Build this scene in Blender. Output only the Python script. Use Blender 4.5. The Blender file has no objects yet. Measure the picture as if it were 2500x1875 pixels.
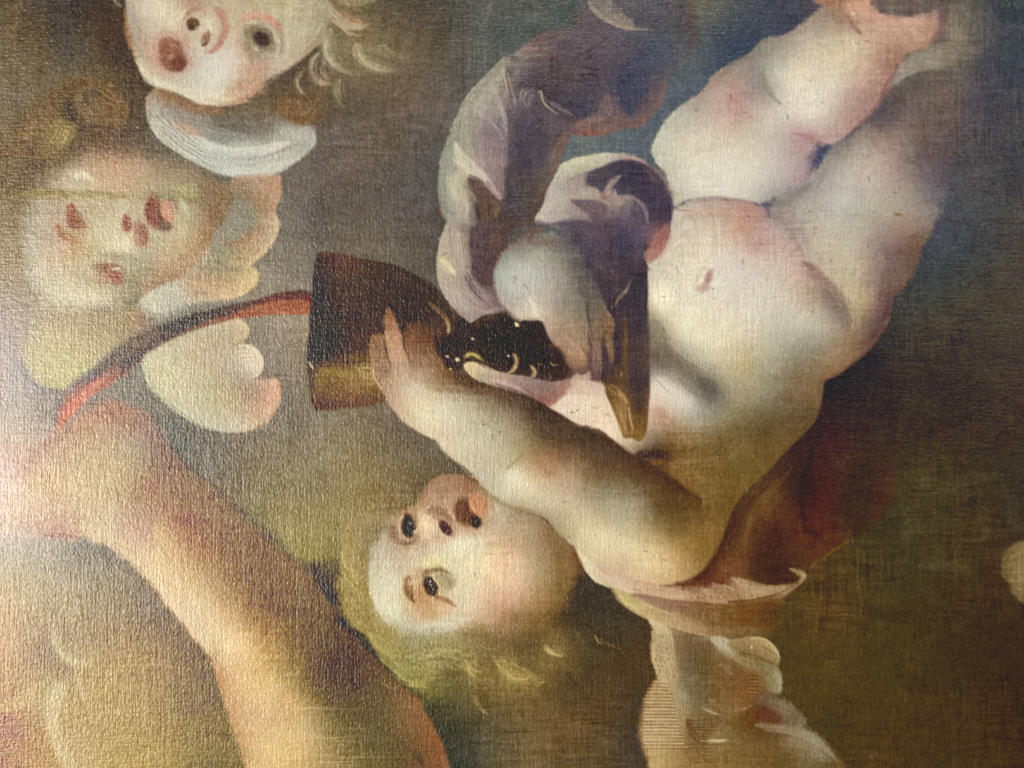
import bpy, math, random
import numpy as np

WINDOW_POWER, SKY_POWER, FILL_POWER = 190.0, 17.0, 76.0
BUMP, ROUGH, SPEC, SOLID = 0.6, 0.36, 0.5, None
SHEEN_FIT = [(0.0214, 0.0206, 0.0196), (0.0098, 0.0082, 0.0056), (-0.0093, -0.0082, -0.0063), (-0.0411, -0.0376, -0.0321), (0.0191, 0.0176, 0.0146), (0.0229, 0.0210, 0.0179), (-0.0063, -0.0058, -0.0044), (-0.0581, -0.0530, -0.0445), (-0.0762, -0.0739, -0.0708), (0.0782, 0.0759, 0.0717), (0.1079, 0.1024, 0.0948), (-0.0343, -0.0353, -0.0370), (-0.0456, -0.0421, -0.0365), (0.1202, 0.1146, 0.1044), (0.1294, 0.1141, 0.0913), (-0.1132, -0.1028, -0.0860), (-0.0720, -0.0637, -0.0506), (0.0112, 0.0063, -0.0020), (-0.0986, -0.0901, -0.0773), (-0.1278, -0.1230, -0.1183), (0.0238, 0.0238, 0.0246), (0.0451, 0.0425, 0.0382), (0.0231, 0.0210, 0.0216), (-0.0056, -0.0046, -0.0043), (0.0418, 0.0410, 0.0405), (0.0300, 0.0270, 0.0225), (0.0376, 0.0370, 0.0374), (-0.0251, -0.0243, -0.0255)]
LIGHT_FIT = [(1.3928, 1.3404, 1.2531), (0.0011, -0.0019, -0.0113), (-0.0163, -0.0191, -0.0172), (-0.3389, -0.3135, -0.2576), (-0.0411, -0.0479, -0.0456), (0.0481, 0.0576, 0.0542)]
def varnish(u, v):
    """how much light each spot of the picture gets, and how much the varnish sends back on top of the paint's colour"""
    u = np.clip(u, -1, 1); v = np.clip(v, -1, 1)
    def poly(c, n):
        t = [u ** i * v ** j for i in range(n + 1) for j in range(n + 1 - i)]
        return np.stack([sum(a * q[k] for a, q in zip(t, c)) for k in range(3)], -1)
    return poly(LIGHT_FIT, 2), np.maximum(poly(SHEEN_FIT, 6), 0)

# ------------------------------------------------------------------ camera, world, lamps, exposure
sc = bpy.context.scene
PX = 0.0004                       # metres per photograph pixel: the stretch of canvas in view is 1 m wide
ZC = 1.5                          # height of the picture's centre
CAM_D = 0.80
cam = bpy.data.objects.new('camera', bpy.data.cameras.new('camera'))
sc.collection.objects.link(cam)
cam.location = (0, -CAM_D, ZC)
cam.rotation_euler = (math.radians(90), 0, 0)
cam.data.sensor_width = 36
cam.data.lens = 36 * CAM_D / (2500 * PX)
cam.data.clip_start = 0.01
cam.data.clip_end = 50
sc.camera = cam

world = bpy.data.worlds.new('World')
sc.world = world
world.use_nodes = True
bgn = world.node_tree.nodes['Background']
bgn.inputs[0].default_value = (0.95, 0.97, 1.0, 1)
bgn.inputs[1].default_value = 0.09

def lamp(name, loc, target, sx, sy, power, col):
    l = bpy.data.lights.new(name, 'AREA')
    l.shape = 'RECTANGLE'; l.size = sx; l.size_y = sy; l.energy = power; l.color = col
    o = bpy.data.objects.new(name, l); sc.collection.objects.link(o)
    o.location = loc
    from mathutils import Vector
    o.rotation_euler = (Vector(target) - Vector(loc)).to_track_quat('-Z', 'Y').to_euler()
    return o
lamp('window_lamp', (-2.45, -1.8, ZC - 0.6), (-0.3, 0, ZC - 0.1), 1.2, 1.9, WINDOW_POWER, (1.0, 0.93, 0.82))
lamp('sky_lamp', (2.05, -1.75, ZC + 1.0), (0.3, 0, ZC + 0.1), 0.8, 0.9, SKY_POWER, (0.50, 0.68, 1.0))
lamp('fill_lamp', (0.2, -1.9, ZC + 3.3), (0, 0, ZC), 1.6, 1.6, FILL_POWER, (1.0, 0.97, 0.93))  # added soft overhead fill, no such source seen, set clear of mirror glare
sc.view_settings.view_transform = 'Standard'
sc.view_settings.look = 'None'
sc.view_settings.exposure = 0
sc.view_settings.gamma = 1

# ------------------------------------------------------------------ the painter's engine
X0, Y0, ST = -250.0, -190.0, 2.44
NX, NY = 1231, 925
GX = (X0 + ST * np.arange(NX)).astype(np.float32)
GY = (Y0 + ST * np.arange(NY)).astype(np.float32)
img = np.zeros((NY, NX, 3), np.float32)
hgt = np.zeros((NY, NX), np.float32)
lab = np.zeros((NY, NX), np.int16)
rng = np.random.default_rng(7)
K = 2.765
ORG = dict(A=(0, 0), B=(0, 400), C=(0, 850), D=(0, 1275), E=(700, 0), F=(700, 500), G=(700, 950), H=(700, 1275),
           I=(1400, 0), J=(1400, 500), K=(1400, 950), L=(1400, 1275), M=(1700, 0), N=(1700, 500), O=(1700, 1100))
K2 = 3.1725
FINE = dict(a=(1200, 660), b=(860, 700), c=(900, 1140), d=(840, 1300), e=(1100, 140), f=(1040, 380), g=(1280, 360), h=(300, 0),
            i=(40, 380), j=(300, 760), k=(1500, 1380), l=(1560, 1540), m=(1900, 0), n=(700, 0), q=(1000, 1500), r=(400, 380))
ORG.update(FINE)
def detail(key): return K2 if key in FINE else K

def pts(text):
    """'A 10,20 30,40 B 5,6' -> photograph pixels; a letter changes the detail the numbers were read in."""
    out, key = [], 'S'
    for w in text.split():
        if w in ORG or w == 'S': key = w; continue
        v = [float(q) for q in w.split(',')]
        if key == 'S': out.append(v)
        else:
            ox, oy = ORG[key]; kk = detail(key); out.append([ox + v[0] / kk, oy + v[1] / kk] + v[2:])
    return out

def blurfft(a, sx, sy):
    fy = np.fft.fftfreq(a.shape[0])[:, None]; fx = np.fft.rfftfreq(a.shape[1])[None, :]
    g = np.exp(-2 * (math.pi ** 2) * ((fx * sx) ** 2 + (fy * sy) ** 2))
    r = np.fft.irfft2(np.fft.rfft2(a) * g, a.shape)
    return ((r - r.mean()) / r.std()).astype(np.float32)
def blur_plain(a, s):
    fy = np.fft.fftfreq(a.shape[0])[:, None]; fx = np.fft.rfftfreq(a.shape[1])[None, :]
    return np.fft.irfft2(np.fft.rfft2(a) * np.exp(-2 * math.pi ** 2 * s * s * (fx ** 2 + fy ** 2)), a.shape).astype(np.float32)
def noise(sx, sy): return blurfft(rng.standard_normal((NY, NX)), sx, sy)
N_WARP, N_WEFT, N_GRAIN, N_MOT, N_BIG, N_HS = noise(.6, 9), noise(9, .6), noise(.7, .7), noise(4, 4), noise(22, 22), noise(26, .8)

def spline(p, closed, n=7):
    p = np.array(p, np.float32); m = len(p); out = []
    rngs = range(m) if closed else range(m - 1)
    for i in rngs:
        if closed: a, b, c, d = p[i - 1], p[i], p[(i + 1) % m], p[(i + 2) % m]
        else: a, b, c, d = p[max(i - 1, 0)], p[i], p[i + 1], p[min(i + 2, m - 1)]
        for k in range(n):
            t = k / n
            out.append(.5 * ((2 * b) + (c - a) * t + (2 * a - 5 * b + 4 * c - d) * t * t + (3 * b - a - 3 * c + d) * t ** 3))
    if not closed: out.append(p[-1])
    return np.array(out, np.float32)

def box(p, pad):
    x0 = max(int((p[:, 0].min() - pad - X0) / ST), 0); x1 = min(int((p[:, 0].max() + pad - X0) / ST) + 2, NX)
    y0 = max(int((p[:, 1].min() - pad - Y0) / ST), 0); y1 = min(int((p[:, 1].max() + pad - Y0) / ST) + 2, NY)
    return x0, x1, y0, y1

def upsample(a, xs, ys, gx, gy):
    """bilinear from the coarse axes xs, ys to gx, gy"""
    ix = np.clip(np.searchsorted(xs, gx) - 1, 0, len(xs) - 2); iy = np.clip(np.searchsorted(ys, gy) - 1, 0, len(ys) - 2)
    fx = np.clip((gx - xs[ix]) / (xs[ix + 1] - xs[ix]), 0, 1); fy = np.clip((gy - ys[iy]) / (ys[iy + 1] - ys[iy]), 0, 1)
    if a.ndim == 3: fx = fx[None, :, None]; fy = fy[:, None, None]
    else: fx = fx[None, :]; fy = fy[:, None]
    r = a[iy][:, ix] * (1 - fx) + a[iy][:, ix + 1] * fx
    s = a[iy + 1][:, ix] * (1 - fx) + a[iy + 1][:, ix + 1] * fx
    return (r * (1 - fy) + s * fy).astype(np.float32)

def coarse(x0, x1, y0, y1, k):
    xs = np.linspace(GX[x0], GX[x1 - 1], max((x1 - x0) // k, 2) + 1); ys = np.linspace(GY[y0], GY[y1 - 1], max((y1 - y0) // k, 2) + 1)
    return xs.astype(np.float32), ys.astype(np.float32)

def sdf(poly, feather, bx):
    x0, x1, y0, y1 = bx
    xs, ys = coarse(x0, x1, y0, y1, 2)
    PX_, PY_ = np.meshgrid(xs, ys)
    best = np.full(PX_.shape, 1e9, np.float32); fe = np.zeros_like(best); ins = np.zeros(best.shape, bool)
    m = len(poly)
    for i in range(m):
        ax, ay = poly[i]; bx_, by = poly[(i + 1) % m]
        dx, dy = bx_ - ax, by - ay; L = dx * dx + dy * dy
        if L < 1e-9: continue
        t = np.clip(((PX_ - ax) * dx + (PY_ - ay) * dy) / L, 0, 1)
        d = (PX_ - ax - t * dx) ** 2 + (PY_ - ay - t * dy) ** 2
        c = d < best; best = np.where(c, d, best); fe = np.where(c, feather[i], fe)
        if ay != by:
            cr = ((ay > PY_) != (by > PY_)) & (PX_ < dx * (PY_ - ay) / dy + ax)
            ins ^= cr
    d = np.sqrt(best) * np.where(ins, 1, -1)
    return upsample(d, xs, ys, GX[x0:x1], GY[y0:y1]), upsample(fe, xs, ys, GX[x0:x1], GY[y0:y1])

def rbf(samples, bx, c=45., reg=4.0):
    x0, x1, y0, y1 = bx
    s = np.array([q[:2] for q in samples], np.float64); v = np.array([q[2:5] for q in samples], np.float64)
    n = len(s); mean = v.mean(0)
    r = np.sqrt(((s[:, None] - s[None]) ** 2).sum(2) + c * c)
    M = np.zeros((n + 1, n + 1)); M[:n, :n] = -r; M[:n, n] = 1; M[n, :n] = 1
    M[:n, :n] += reg * np.eye(n)
    w = np.linalg.solve(M, np.vstack([v - mean, np.zeros(3)]))
    xs, ys = coarse(x0, x1, y0, y1, 4)
    PX_, PY_ = np.meshgrid(xs, ys); out = np.zeros(PX_.shape + (3,), np.float64)
    for i in range(n):
        out += -np.sqrt((PX_ - s[i, 0]) ** 2 + (PY_ - s[i, 1]) ** 2 + c * c)[..., None] * w[i]
    out += w[n] + mean
    lo, hi = v.min(0) - 6, v.max(0) + 6
    return upsample(np.clip(out, lo, hi).astype(np.float32), xs, ys, GX[x0:x1], GY[y0:y1])

def csamp(text):
    """'A 10,20,R,G,B ...' -> colour samples"""
    return [tuple(q) for q in pts(text)]

def smooth(t): t = np.clip(t, 0, 1); return t * t * (3 - 2 * t)

def region(label, outline, feather, colours, alpha=1.0, c=40., lift=0.0, wob=1.2):
    """a patch of paint: outline 'A x,y[,feather] ...', colours 'A x,y,r,g,b ...'"""
    o = pts(outline)
    f = np.array([q[2] if len(q) > 2 else feather for q in o], np.float32)
    q = spline([[a[0], a[1], b] for a, b in zip(o, f)], True)
    bx = box(q, max(f) + 6); x0, x1, y0, y1 = bx
    d, fe = sdf(q[:, :2], np.maximum(q[:, 2], 1.5), bx)
    d = d + (N_MOT[y0:y1, x0:x1] * wob + N_GRAIN[y0:y1, x0:x1] * .8) * np.clip(fe / 6, .5, 2)
    a = smooth(.5 + d / (2 * fe)) * alpha
    col = rbf(csamp(colours), bx, c)
    v = img[y0:y1, x0:x1]; v += (col - v) * a[..., None]
    if lift: hgt[y0:y1, x0:x1] += a * lift
    if label is not None:
        lv = lab[y0:y1, x0:x1]; lv[a > .5] = label

def stroke(path, w, col, alpha=1.0, soft=.5, br=.35, label=None, lift=.25, taper=1, seed=None):
    """a brush stroke: path 'A x,y[,width factor] ...', w its full width in the same detail's units"""
    o = pts(path); wf = [q[2] if len(q) > 2 else 1. for q in o]
    if path.split()[0] != 'S': w = max(w / detail(path.split()[0]), 4.0)
    q = spline([[a[0], a[1], b] for a, b in zip(o, wf)], False, 6)
    bx = box(q, w * .8 + 4); x0, x1, y0, y1 = bx
    if x1 <= x0 or y1 <= y0: return
    PX_, PY_ = np.meshgrid(GX[x0:x1], GY[y0:y1])
    best = np.full(PX_.shape, 1e9, np.float32); side = np.zeros_like(best); tt = np.zeros_like(best); ww = np.ones_like(best)
    m = len(q) - 1
    for i in range(m):
        ax, ay, wa = q[i]; bx_, by, wb = q[i + 1]; dx, dy = bx_ - ax, by - ay; L = dx * dx + dy * dy
        if L < 1e-9: continue
        t = np.clip(((PX_ - ax) * dx + (PY_ - ay) * dy) / L, 0, 1)
        ex, ey = PX_ - ax - t * dx, PY_ - ay - t * dy
        d = ex * ex + ey * ey; c = d < best
        best = np.where(c, d, best); side = np.where(c, np.sign(dx * ey - dy * ex), side)
        tt = np.where(c, (i + t) / m, tt); ww = np.where(c, wa + (wb - wa) * t, ww)
    d = np.sqrt(best); h = w * .5 * np.maximum(ww, .05)
    if taper: h = h * np.clip(np.minimum(tt * 5 + .35, (1 - tt) * (2.2 if taper == 1 else 5) + .15), .05, 1)
    u = d / h
    a = 1 - smooth((u - (1 - soft)) / max(2 * soft, .05) + .0)
    s = np.random.default_rng(seed if seed is not None else int(abs(q[0, 0] * 7 + q[0, 1] * 13)) + 1)
    n1 = s.standard_normal(64); n1 = np.convolve(n1, [.25, .5, .25], 'same')
    idx = np.clip((side * d / (w * .5) * .5 + .5) * min(40, w / ST * 1.1) + 12 + 4 * tt, 0, 62)
    bn = np.interp(idx, np.arange(64), n1).astype(np.float32)
    a = np.clip(a * (1 + br * bn), 0, 1) * alpha
    if taper == 1: a = a * smooth((1 - tt) * 3 + .15)
    v = img[y0:y1, x0:x1]; cc = np.array(col, np.float32) + bn[..., None] * 7 * br
    v += (cc - v) * a[..., None]
    hgt[y0:y1, x0:x1] += a * lift * (.6 + .5 * bn)
    if label is not None:
        lv = lab[y0:y1, x0:x1]; lv[a > .45] = label

def blob(key, x, y, rx, ry, ang, col, alpha=1.0, hard=.35, label=None):
    """a dab of paint: an ellipse in detail units, hard 0 (all blend) .. 1 (crisp)"""
    k = 1 if key == 'S' else detail(key); ox, oy = (0, 0) if key == 'S' else ORG[key]
    x, y, rx, ry = ox + x / k, oy + y / k, rx / k, ry / k
    R = max(rx, ry) * 2.2
    bx = box(np.array([[x, y]]), R); x0, x1, y0, y1 = bx
    if x1 <= x0 or y1 <= y0: return
    PX_, PY_ = np.meshgrid(GX[x0:x1] - x, GY[y0:y1] - y)
    ca, sa = math.cos(math.radians(ang)), math.sin(math.radians(ang))
    u = np.sqrt(((PX_ * ca + PY_ * sa) / rx) ** 2 + ((-PX_ * sa + PY_ * ca) / ry) ** 2)
    u = u + N_MOT[y0:y1, x0:x1] * .05
    w = 1.05 - .85 * hard
    a = (1 - smooth((u - (1 - w * .6)) / (w * 1.2))) * alpha
    v = img[y0:y1, x0:x1]; v += (np.array(col, np.float32) - v) * a[..., None]
    if label is not None:
        lv = lab[y0:y1, x0:x1]; lv[a > .5] = label

def brushwork(length=8):
    """hair marks of the brush: noise smeared along the forms (across the slope of light and dark)"""
    g = img.mean(2)
    fy = np.fft.fftfreq(NY)[:, None]; fx = np.fft.rfftfreq(NX)[None, :]
    lp = lambda a, s: np.fft.irfft2(np.fft.rfft2(a) * np.exp(-2 * math.pi ** 2 * s * s * (fx ** 2 + fy ** 2)), a.shape)
    gy, gx = np.gradient(lp(g, 1.5))
    jxx, jyy, jxy = lp(gx * gx, 6), lp(gy * gy, 6), lp(gx * gy, 6)
    coh = np.sqrt((jxx - jyy) ** 2 + 4 * jxy ** 2) / (jxx + jyy + 3.0)
    th = .5 * np.arctan2(2 * jxy, jxx - jyy) + math.pi / 2 + (.15 + .9 * (1 - np.clip(coh, 0, 1))) * N_BIG
    dx, dy = np.cos(th).astype(np.float32), np.sin(th).astype(np.float32)
    src = rng.standard_normal((NY, NX)).astype(np.float32)
    src = lp(src, .55).astype(np.float32)
    acc = src.copy(); n = 1
    for s in (1, -1):
        px, py = np.meshgrid(np.arange(NX, dtype=np.float32), np.arange(NY, dtype=np.float32)); ox = s * dx; oy = s * dy
        for k in range(length):
            px += ox; py += oy
            ix = np.clip(px + .5, 0, NX - 1).astype(np.int32); iy = np.clip(py + .5, 0, NY - 1).astype(np.int32)
            acc += src[iy, ix]; n += 1
            qx, qy = dx[iy, ix], dy[iy, ix]; f = np.sign(qx * ox + qy * oy); f[f == 0] = 1
            ox, oy = qx * f, qy * f
    acc -= acc.mean(); return (acc / acc.std()).astype(np.float32)
# ------------------------------------------------------------------ the picture: what is painted where
# tone shift: colour corrections by place, the window's brightening at left put into the colour (photograph pixels, then red, green, blue)
TONE_SHIFT = '''S 500,895,22,22,21 120,865,33,30,39 420,635,25,33,33 240,265,5,8,8 200,1145,20,29,39 520,1415,35,36,32 440,1765,46,38,28 100,1615,46,41,32 760,1765,17,9,4 700,1145,32,22,12 360,1055,36,42,34
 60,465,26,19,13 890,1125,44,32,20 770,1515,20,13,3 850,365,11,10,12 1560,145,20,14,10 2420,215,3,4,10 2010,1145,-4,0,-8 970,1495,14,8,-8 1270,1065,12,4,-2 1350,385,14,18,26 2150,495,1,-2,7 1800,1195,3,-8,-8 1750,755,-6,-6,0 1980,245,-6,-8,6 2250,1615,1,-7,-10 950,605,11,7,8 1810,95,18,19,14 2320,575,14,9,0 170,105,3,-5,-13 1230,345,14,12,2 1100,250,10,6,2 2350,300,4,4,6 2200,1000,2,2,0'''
TONE_SHIFT_TWO = '''S 150,1440,-4,-6,-13 60,1000,9,9,-2 300,1180,-8,-7,-2 640,1350,-5,-2,-6 860,1650,13,17,0 1040,1820,-27,-4,0 1250,1750,14,16,17 1900,1400,4,4,-14 2100,1500,-3,-3,-8 2350,1750,-9,-8,-15 2300,900,1,3,-1 1480,250,-4,3,4 600,560,-2,-3,-8 280,760,9,8,-1 2050,600,-9,-6,3 1040,250,11,13,18 1700,1000,0,0,0 1250,750,0,0,0 950,1450,0,0,0 400,250,0,0,0 2000,250,0,0,0 1100,600,4,4,4 300,1650,8,0,-14 450,1520,10,1,-8 150,1800,4,0,-8 350,1480,8,0,-8 2330,430,6,0,-12 2300,620,4,0,-8 2100,1150,-4,2,2'''
NAMES = {}
def L(i, name, parent=None, label=None):
    NAMES[i] = (name, parent, label); return i
BG = L(0, 'painted_background')
CH1 = L(1, 'painted_cherub_face', None, 'upside down cherub face with open dark red mouth')
CH1W = L(2, 'painted_wing', 1); CH1H = L(3, 'painted_hair', 1); CH1E = L(4, 'painted_eye', 1); CH1M = L(5, 'painted_mouth', 1)
CH2 = L(6, 'painted_cherub_face', None, 'blurred cherub face with reddish eyes beside two scalloped wings')
CH2H = L(7, 'painted_hair', 6); CH2W = L(8, 'painted_wing', 6); CH2W2 = L(9, 'painted_wing', 6); CH2B = L(10, 'painted_shoulder', 6)
CH2E = L(11, 'painted_eye', 6); CH2E2 = L(12, 'painted_eye', 6); CH2M = L(13, 'painted_mouth', 6)
KID = L(14, 'painted_infant_torso', None, 'pale round torso of the falling infant')
LEG1 = L(15, 'painted_leg', 14); LEG2 = L(16, 'painted_leg', 14); ARM1 = L(17, 'painted_arm', 14); ARM2 = L(18, 'painted_arm', 14)
HEAD = L(19, 'painted_infant_head', None, 'pale tilted head of the infant with parted lips')
HAIR = L(20, 'painted_hair', 19); EYE1 = L(21, 'painted_eye', 19); EYE2 = L(22, 'painted_eye', 19); MOUTH = L(23, 'painted_mouth', 19)
DRAPE = L(24, 'painted_drapery', None, 'mauve cloth billowing round the raised arm')
FOLD = L(25, 'painted_fold', 24)
FOLDTOP = L(39, 'painted_fold', 24)
MAROON = L(26, 'painted_drapery', None, 'dark maroon cloth behind the torso')
HEM = L(27, 'painted_hem', 26)
CUP = L(28, 'painted_cup', None); RIM = L(29, 'painted_rim', 28)
RIBBON = L(30, 'painted_ribbon'); FRUIT = L(31, 'painted_fruit'); SCAB = L(32, 'painted_cloth_end', 24)
BARM = L(33, 'painted_limb', None, 'large foreshortened brown and peach limb at the lower left')
BWING = L(34, 'painted_wing', 33); WING3 = L(35, 'painted_wing', None, 'grey and ochre feathered wing at the bottom')
CLOUD = L(36, 'painted_cloud'); LWING = L(37, 'painted_pale_wing', None, 'olive yellow patch left of the infant head')
CLOTH = L(38, 'painted_leaf', 31)

# --- ground of the picture
bgs = """A 20,20,92,85,75 300,0,70,70,72 480,200,73,72,71 700,200,80,66,50 80,400,105,98,84 600,400,92,83,70 900,600,80,68,55 100,700,105,98,85 800,900,92,72,62 150,1200,98,86,66
 300,250,90,80,66 450,420,98,90,78 700,520,95,82,62 800,350,72,60,46 250,600,108,98,82 650,1000,100,78,62 1050,1100,105,92,74 60,950,112,95,72
E 600,100,76,66,50 1000,300,68,65,58 1300,100,72,72,66 1700,100,70,72,68 1950,60,68,70,65 1200,500,74,73,69 1000,700,88,78,68 600,700,85,74,58 300,1000,92,81,69 800,1000,77,70,60 100,1300,102,90,76 700,1300,86,79,66 100,1600,98,88,74 800,1550,82,76,66 400,1200,90,78,66 900,550,96,80,62 1000,1500,72,66,58 200,1450,92,80,66
F 100,100,108,98,84 500,150,93,85,70 850,350,86,81,68 60,400,118,108,95 60,800,132,122,107 60,1200,116,109,97 300,1600,116,110,90 700,1500,90,84,70
G 100,400,120,112,97 400,500,116,109,83 850,450,90,85,70 750,700,96,89,67 100,700,124,114,86 100,1000,135,125,80 300,1000,130,118,80 60,1250,95,80,68 280,1330,62,56,52
I 900,60,84,82,74 1200,120,60,62,72 1000,250,57,61,72 880,450,72,76,80 620,760,80,85,88 200,980,88,92,92 440,1000,78,82,84 1500,80,60,60,70
M 1500,100,72,66,65 1800,80,100,95,85 2000,80,62,67,77 2200,100,54,66,74 1750,300,114,110,97 1900,400,70,72,80 2150,500,57,65,78 1950,700,65,67,82 2150,900,62,66,77 1900,1100,65,67,80 2000,1300,60,66,80 1750,1400,70,77,90
 1550,400,128,122,106 1650,250,112,104,92 2050,300,60,68,78
N 1750,100,66,72,84 1900,300,62,66,76 2100,300,66,64,68 1600,400,60,68,78 1500,600,58,62,64 1900,600,64,62,58 2150,700,66,62,56 1400,900,56,52,50 1900,1000,60,52,44 1300,1200,58,47,42 1800,1300,56,45,32 1200,1400,54,41,32 2100,1200,62,50,40 1600,1550,60,45,26 2100,1550,58,46,35
 2000,100,60,66,78 1700,200,64,71,84
O 1500,200,68,58,38 2000,200,62,52,40 2180,150,55,48,42 1200,500,66,56,37 1400,700,70,62,46 1800,600,66,54,34 2000,850,68,51,38 1200,850,70,62,40 1000,1100,78,64,40 1500,1100,72,58,32 2000,1200,64,50,28 800,1300,82,68,36 1300,1400,78,66,34 2100,1500,64,50,27
L 1600,1000,85,70,38 1600,1300,76,64,36 2000,1500,75,62,36 1800,1600,72,58,36
H 2000,500,58,52,44 2100,700,60,54,38 1200,1500,72,66,55 1500,1400,90,76,52 1500,1550,98,84,62 1900,1350,90,72,45 2100,1250,80,64,42 1650,1150,98,80,48 1100,1250,80,70,50 1900,1150,76,62,40 1950,1550,86,72,50 1800,1000,82,66,40
L 100,600,58,52,42 50,900,66,58,42 350,1000,72,56,38 300,1300,75,62,46 300,1550,74,64,52 500,1620,70,62,58 300,700,62,54,42
B 50,500,130,118,98 100,1000,150,138,125 60,1300,168,154,150
C 100,100,172,162,155 300,350,140,128,122 100,600,192,174,152 100,1000,215,195,175 100,1200,206,195,184 500,1450,150,138,120 100,1500,180,166,142 800,1550,140,125,105 1400,700,110,100,91 1600,900,112,102,88 1700,650,115,105,92 2000,600,112,106,92 1850,800,120,110,88 700,1450,132,124,112 1300,600,105,96,88
D 60,900,176,146,122 100,1400,150,112,86 200,1550,166,127,82 700,1100,150,130,90 1000,1400,140,122,85 1300,1500,118,103,66 700,600,136,122,102 1000,650,114,102,90 300,500,166,151,126 100,500,190,170,140 450,350,165,151,135 800,1550,150,130,82 1400,1300,104,91,68 1100,900,126,108,84 1250,1000,112,95,76 300,900,140,122,104 250,1200,165,146,112 900,800,138,120,94
S -240,-180,90,84,74 -240,900,170,158,148 -240,1500,195,172,145 -240,2050,160,125,85 2740,-180,56,66,74 2740,900,62,54,48 2740,2050,62,48,28 1200,2050,84,72,52 600,2050,140,118,76 1200,-180,72,70,64 250,-180,74,66,54"""
region(BG, 'S -600,-600 3200,-600 3200,2500 -600,2500', 4, bgs, c=30)

# brushy unevenness of the ground
random.seed(5)
for i in range(420):
    x, y = random.uniform(560, 2500), random.uniform(0, 1875)
    ix, iy = int((x - X0) / ST), int((y - Y0) / ST)
    c0 = img[iy, ix] + random.gauss(0, 7) + np.array([random.gauss(0, 2), 0, random.gauss(0, 2)])
    a = random.choice([0.1, -.25, 1.45, 1.6, .6]); l = random.uniform(25, 75)
    stroke(f'S {x:.0f},{y:.0f} {x + math.cos(a) * l:.0f},{y + math.sin(a) * l + random.uniform(-8, 8):.0f} {x + 2 * math.cos(a) * l:.0f},{y + 2 * math.sin(a) * l:.0f}', random.uniform(14, 40), c0, .45, .8, .5, lift=.06)
stroke('A 380,100 420,300 560,420', 150, (72, 74, 76), .5, .9)
stroke('A 560,90 700,250 820,560', 120, (76, 60, 42), .5, .9)
stroke('A 140,20 60,260 150,420', 90, (112, 100, 78), .4, .9)
stroke('A 150,760 60,1000 20,1250', 110, (88, 72, 52), .4, .9)
stroke('A 10,700 60,860 20,1050', 80, (118, 110, 98), .4, .9)
stroke('E 1370,0 1355,120 1285,205', 22, (104, 101, 92), .55, .8)
stroke('E 1330,20 1300,120 1200,190', 20, (92, 88, 80), .4, .8)
for i in range(9): stroke(f'E {430 + i * 75},{560 + i * 9} {520 + i * 70},{640 + i * 6} {430 + i * 70},{760 + i * 8}', 40, (92 + i % 3 * 5, 77 + i % 3 * 4, 58), .35, .8)
stroke('E 60,1290 180,1260 300,1180', 46, (112, 98, 82), .4, .8)
stroke('E 300,880 420,860 640,850', 60, (106, 92, 76), .4, .8)
stroke('E 480,1430 540,1420 620,1425', 24, (118, 78, 52), .35, .8)

# --- lower left: feathered wing behind the limb
stroke('D 360,700 400,850 480,930 600,950 720,900', 70, (184, 175, 145), .75, .7, label=BWING)
stroke('D 480,820 580,880 760,850', 50, (172, 162, 132), .55, .8, label=BWING)
stroke('D 560,1000 540,1080 570,1190 660,1300', 34, (188, 172, 135), .7, .7, label=BWING)
stroke('D 600,1180 680,1280 770,1350', 22, (180, 160, 122), .6, .8, label=BWING)
stroke('D 400,1130 360,1240 360,1350 400,1500 480,1640', 90, (186, 178, 152), .75, .7, .4, label=BWING, taper=0)
stroke('D 0,1250 120,1215 220,1150 270,1080', 70, (182, 162, 122), .6, .8, label=BWING)
region(BWING, 'D 580,960,20 750,900,40 1000,880,60 1250,1050,60 1420,1300,60 1560,1660,60 1300,1950,50 480,1950,20 470,1640,14 420,1540,12 440,1350,40 560,1300,30 545,1100,8', 20, 'D 700,1100,152,132,92 1000,1000,132,113,84 900,1400,146,127,88 1300,1400,112,98,68 700,1500,152,132,86 600,1560,162,146,112 1100,1580,140,122,78 520,1450,158,140,110 800,1220,150,131,92 650,1650,172,148,92 1000,1650,150,128,76 1400,1620,104,92,60 1250,1150,112,96,74', .75)
region(BWING, 'D 540,140,20 720,130,30 880,300,40 1080,520,40 1280,760,40 1360,930,60 1000,900,60 700,880,30 560,870,30 430,800,30 380,640,60 420,300,60', 30, 'D 560,260,140,128,112 700,450,140,127,108 900,560,124,112,98 1050,650,110,98,88 600,700,140,127,108 800,780,134,118,96 1150,800,112,96,78 1250,850,104,88,72 500,600,150,136,116 620,160,130,118,104 450,450,158,144,124', .8)
stroke('D 700,985 1000,960 1350,1000', 16, (160, 140, 100), .5, .8, lift=.8)
stroke('D 880,1010 920,1030 1000,1030', 12, (104, 92, 78), .4, .7, lift=.3)
stroke('D 1240,1230 1270,1260 1250,1290', 12, (96, 78, 52), .7, .4, lift=1.2)
stroke('D 820,800 850,790 870,770', 10, (170, 155, 120), .6, .4, lift=1.2)

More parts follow.
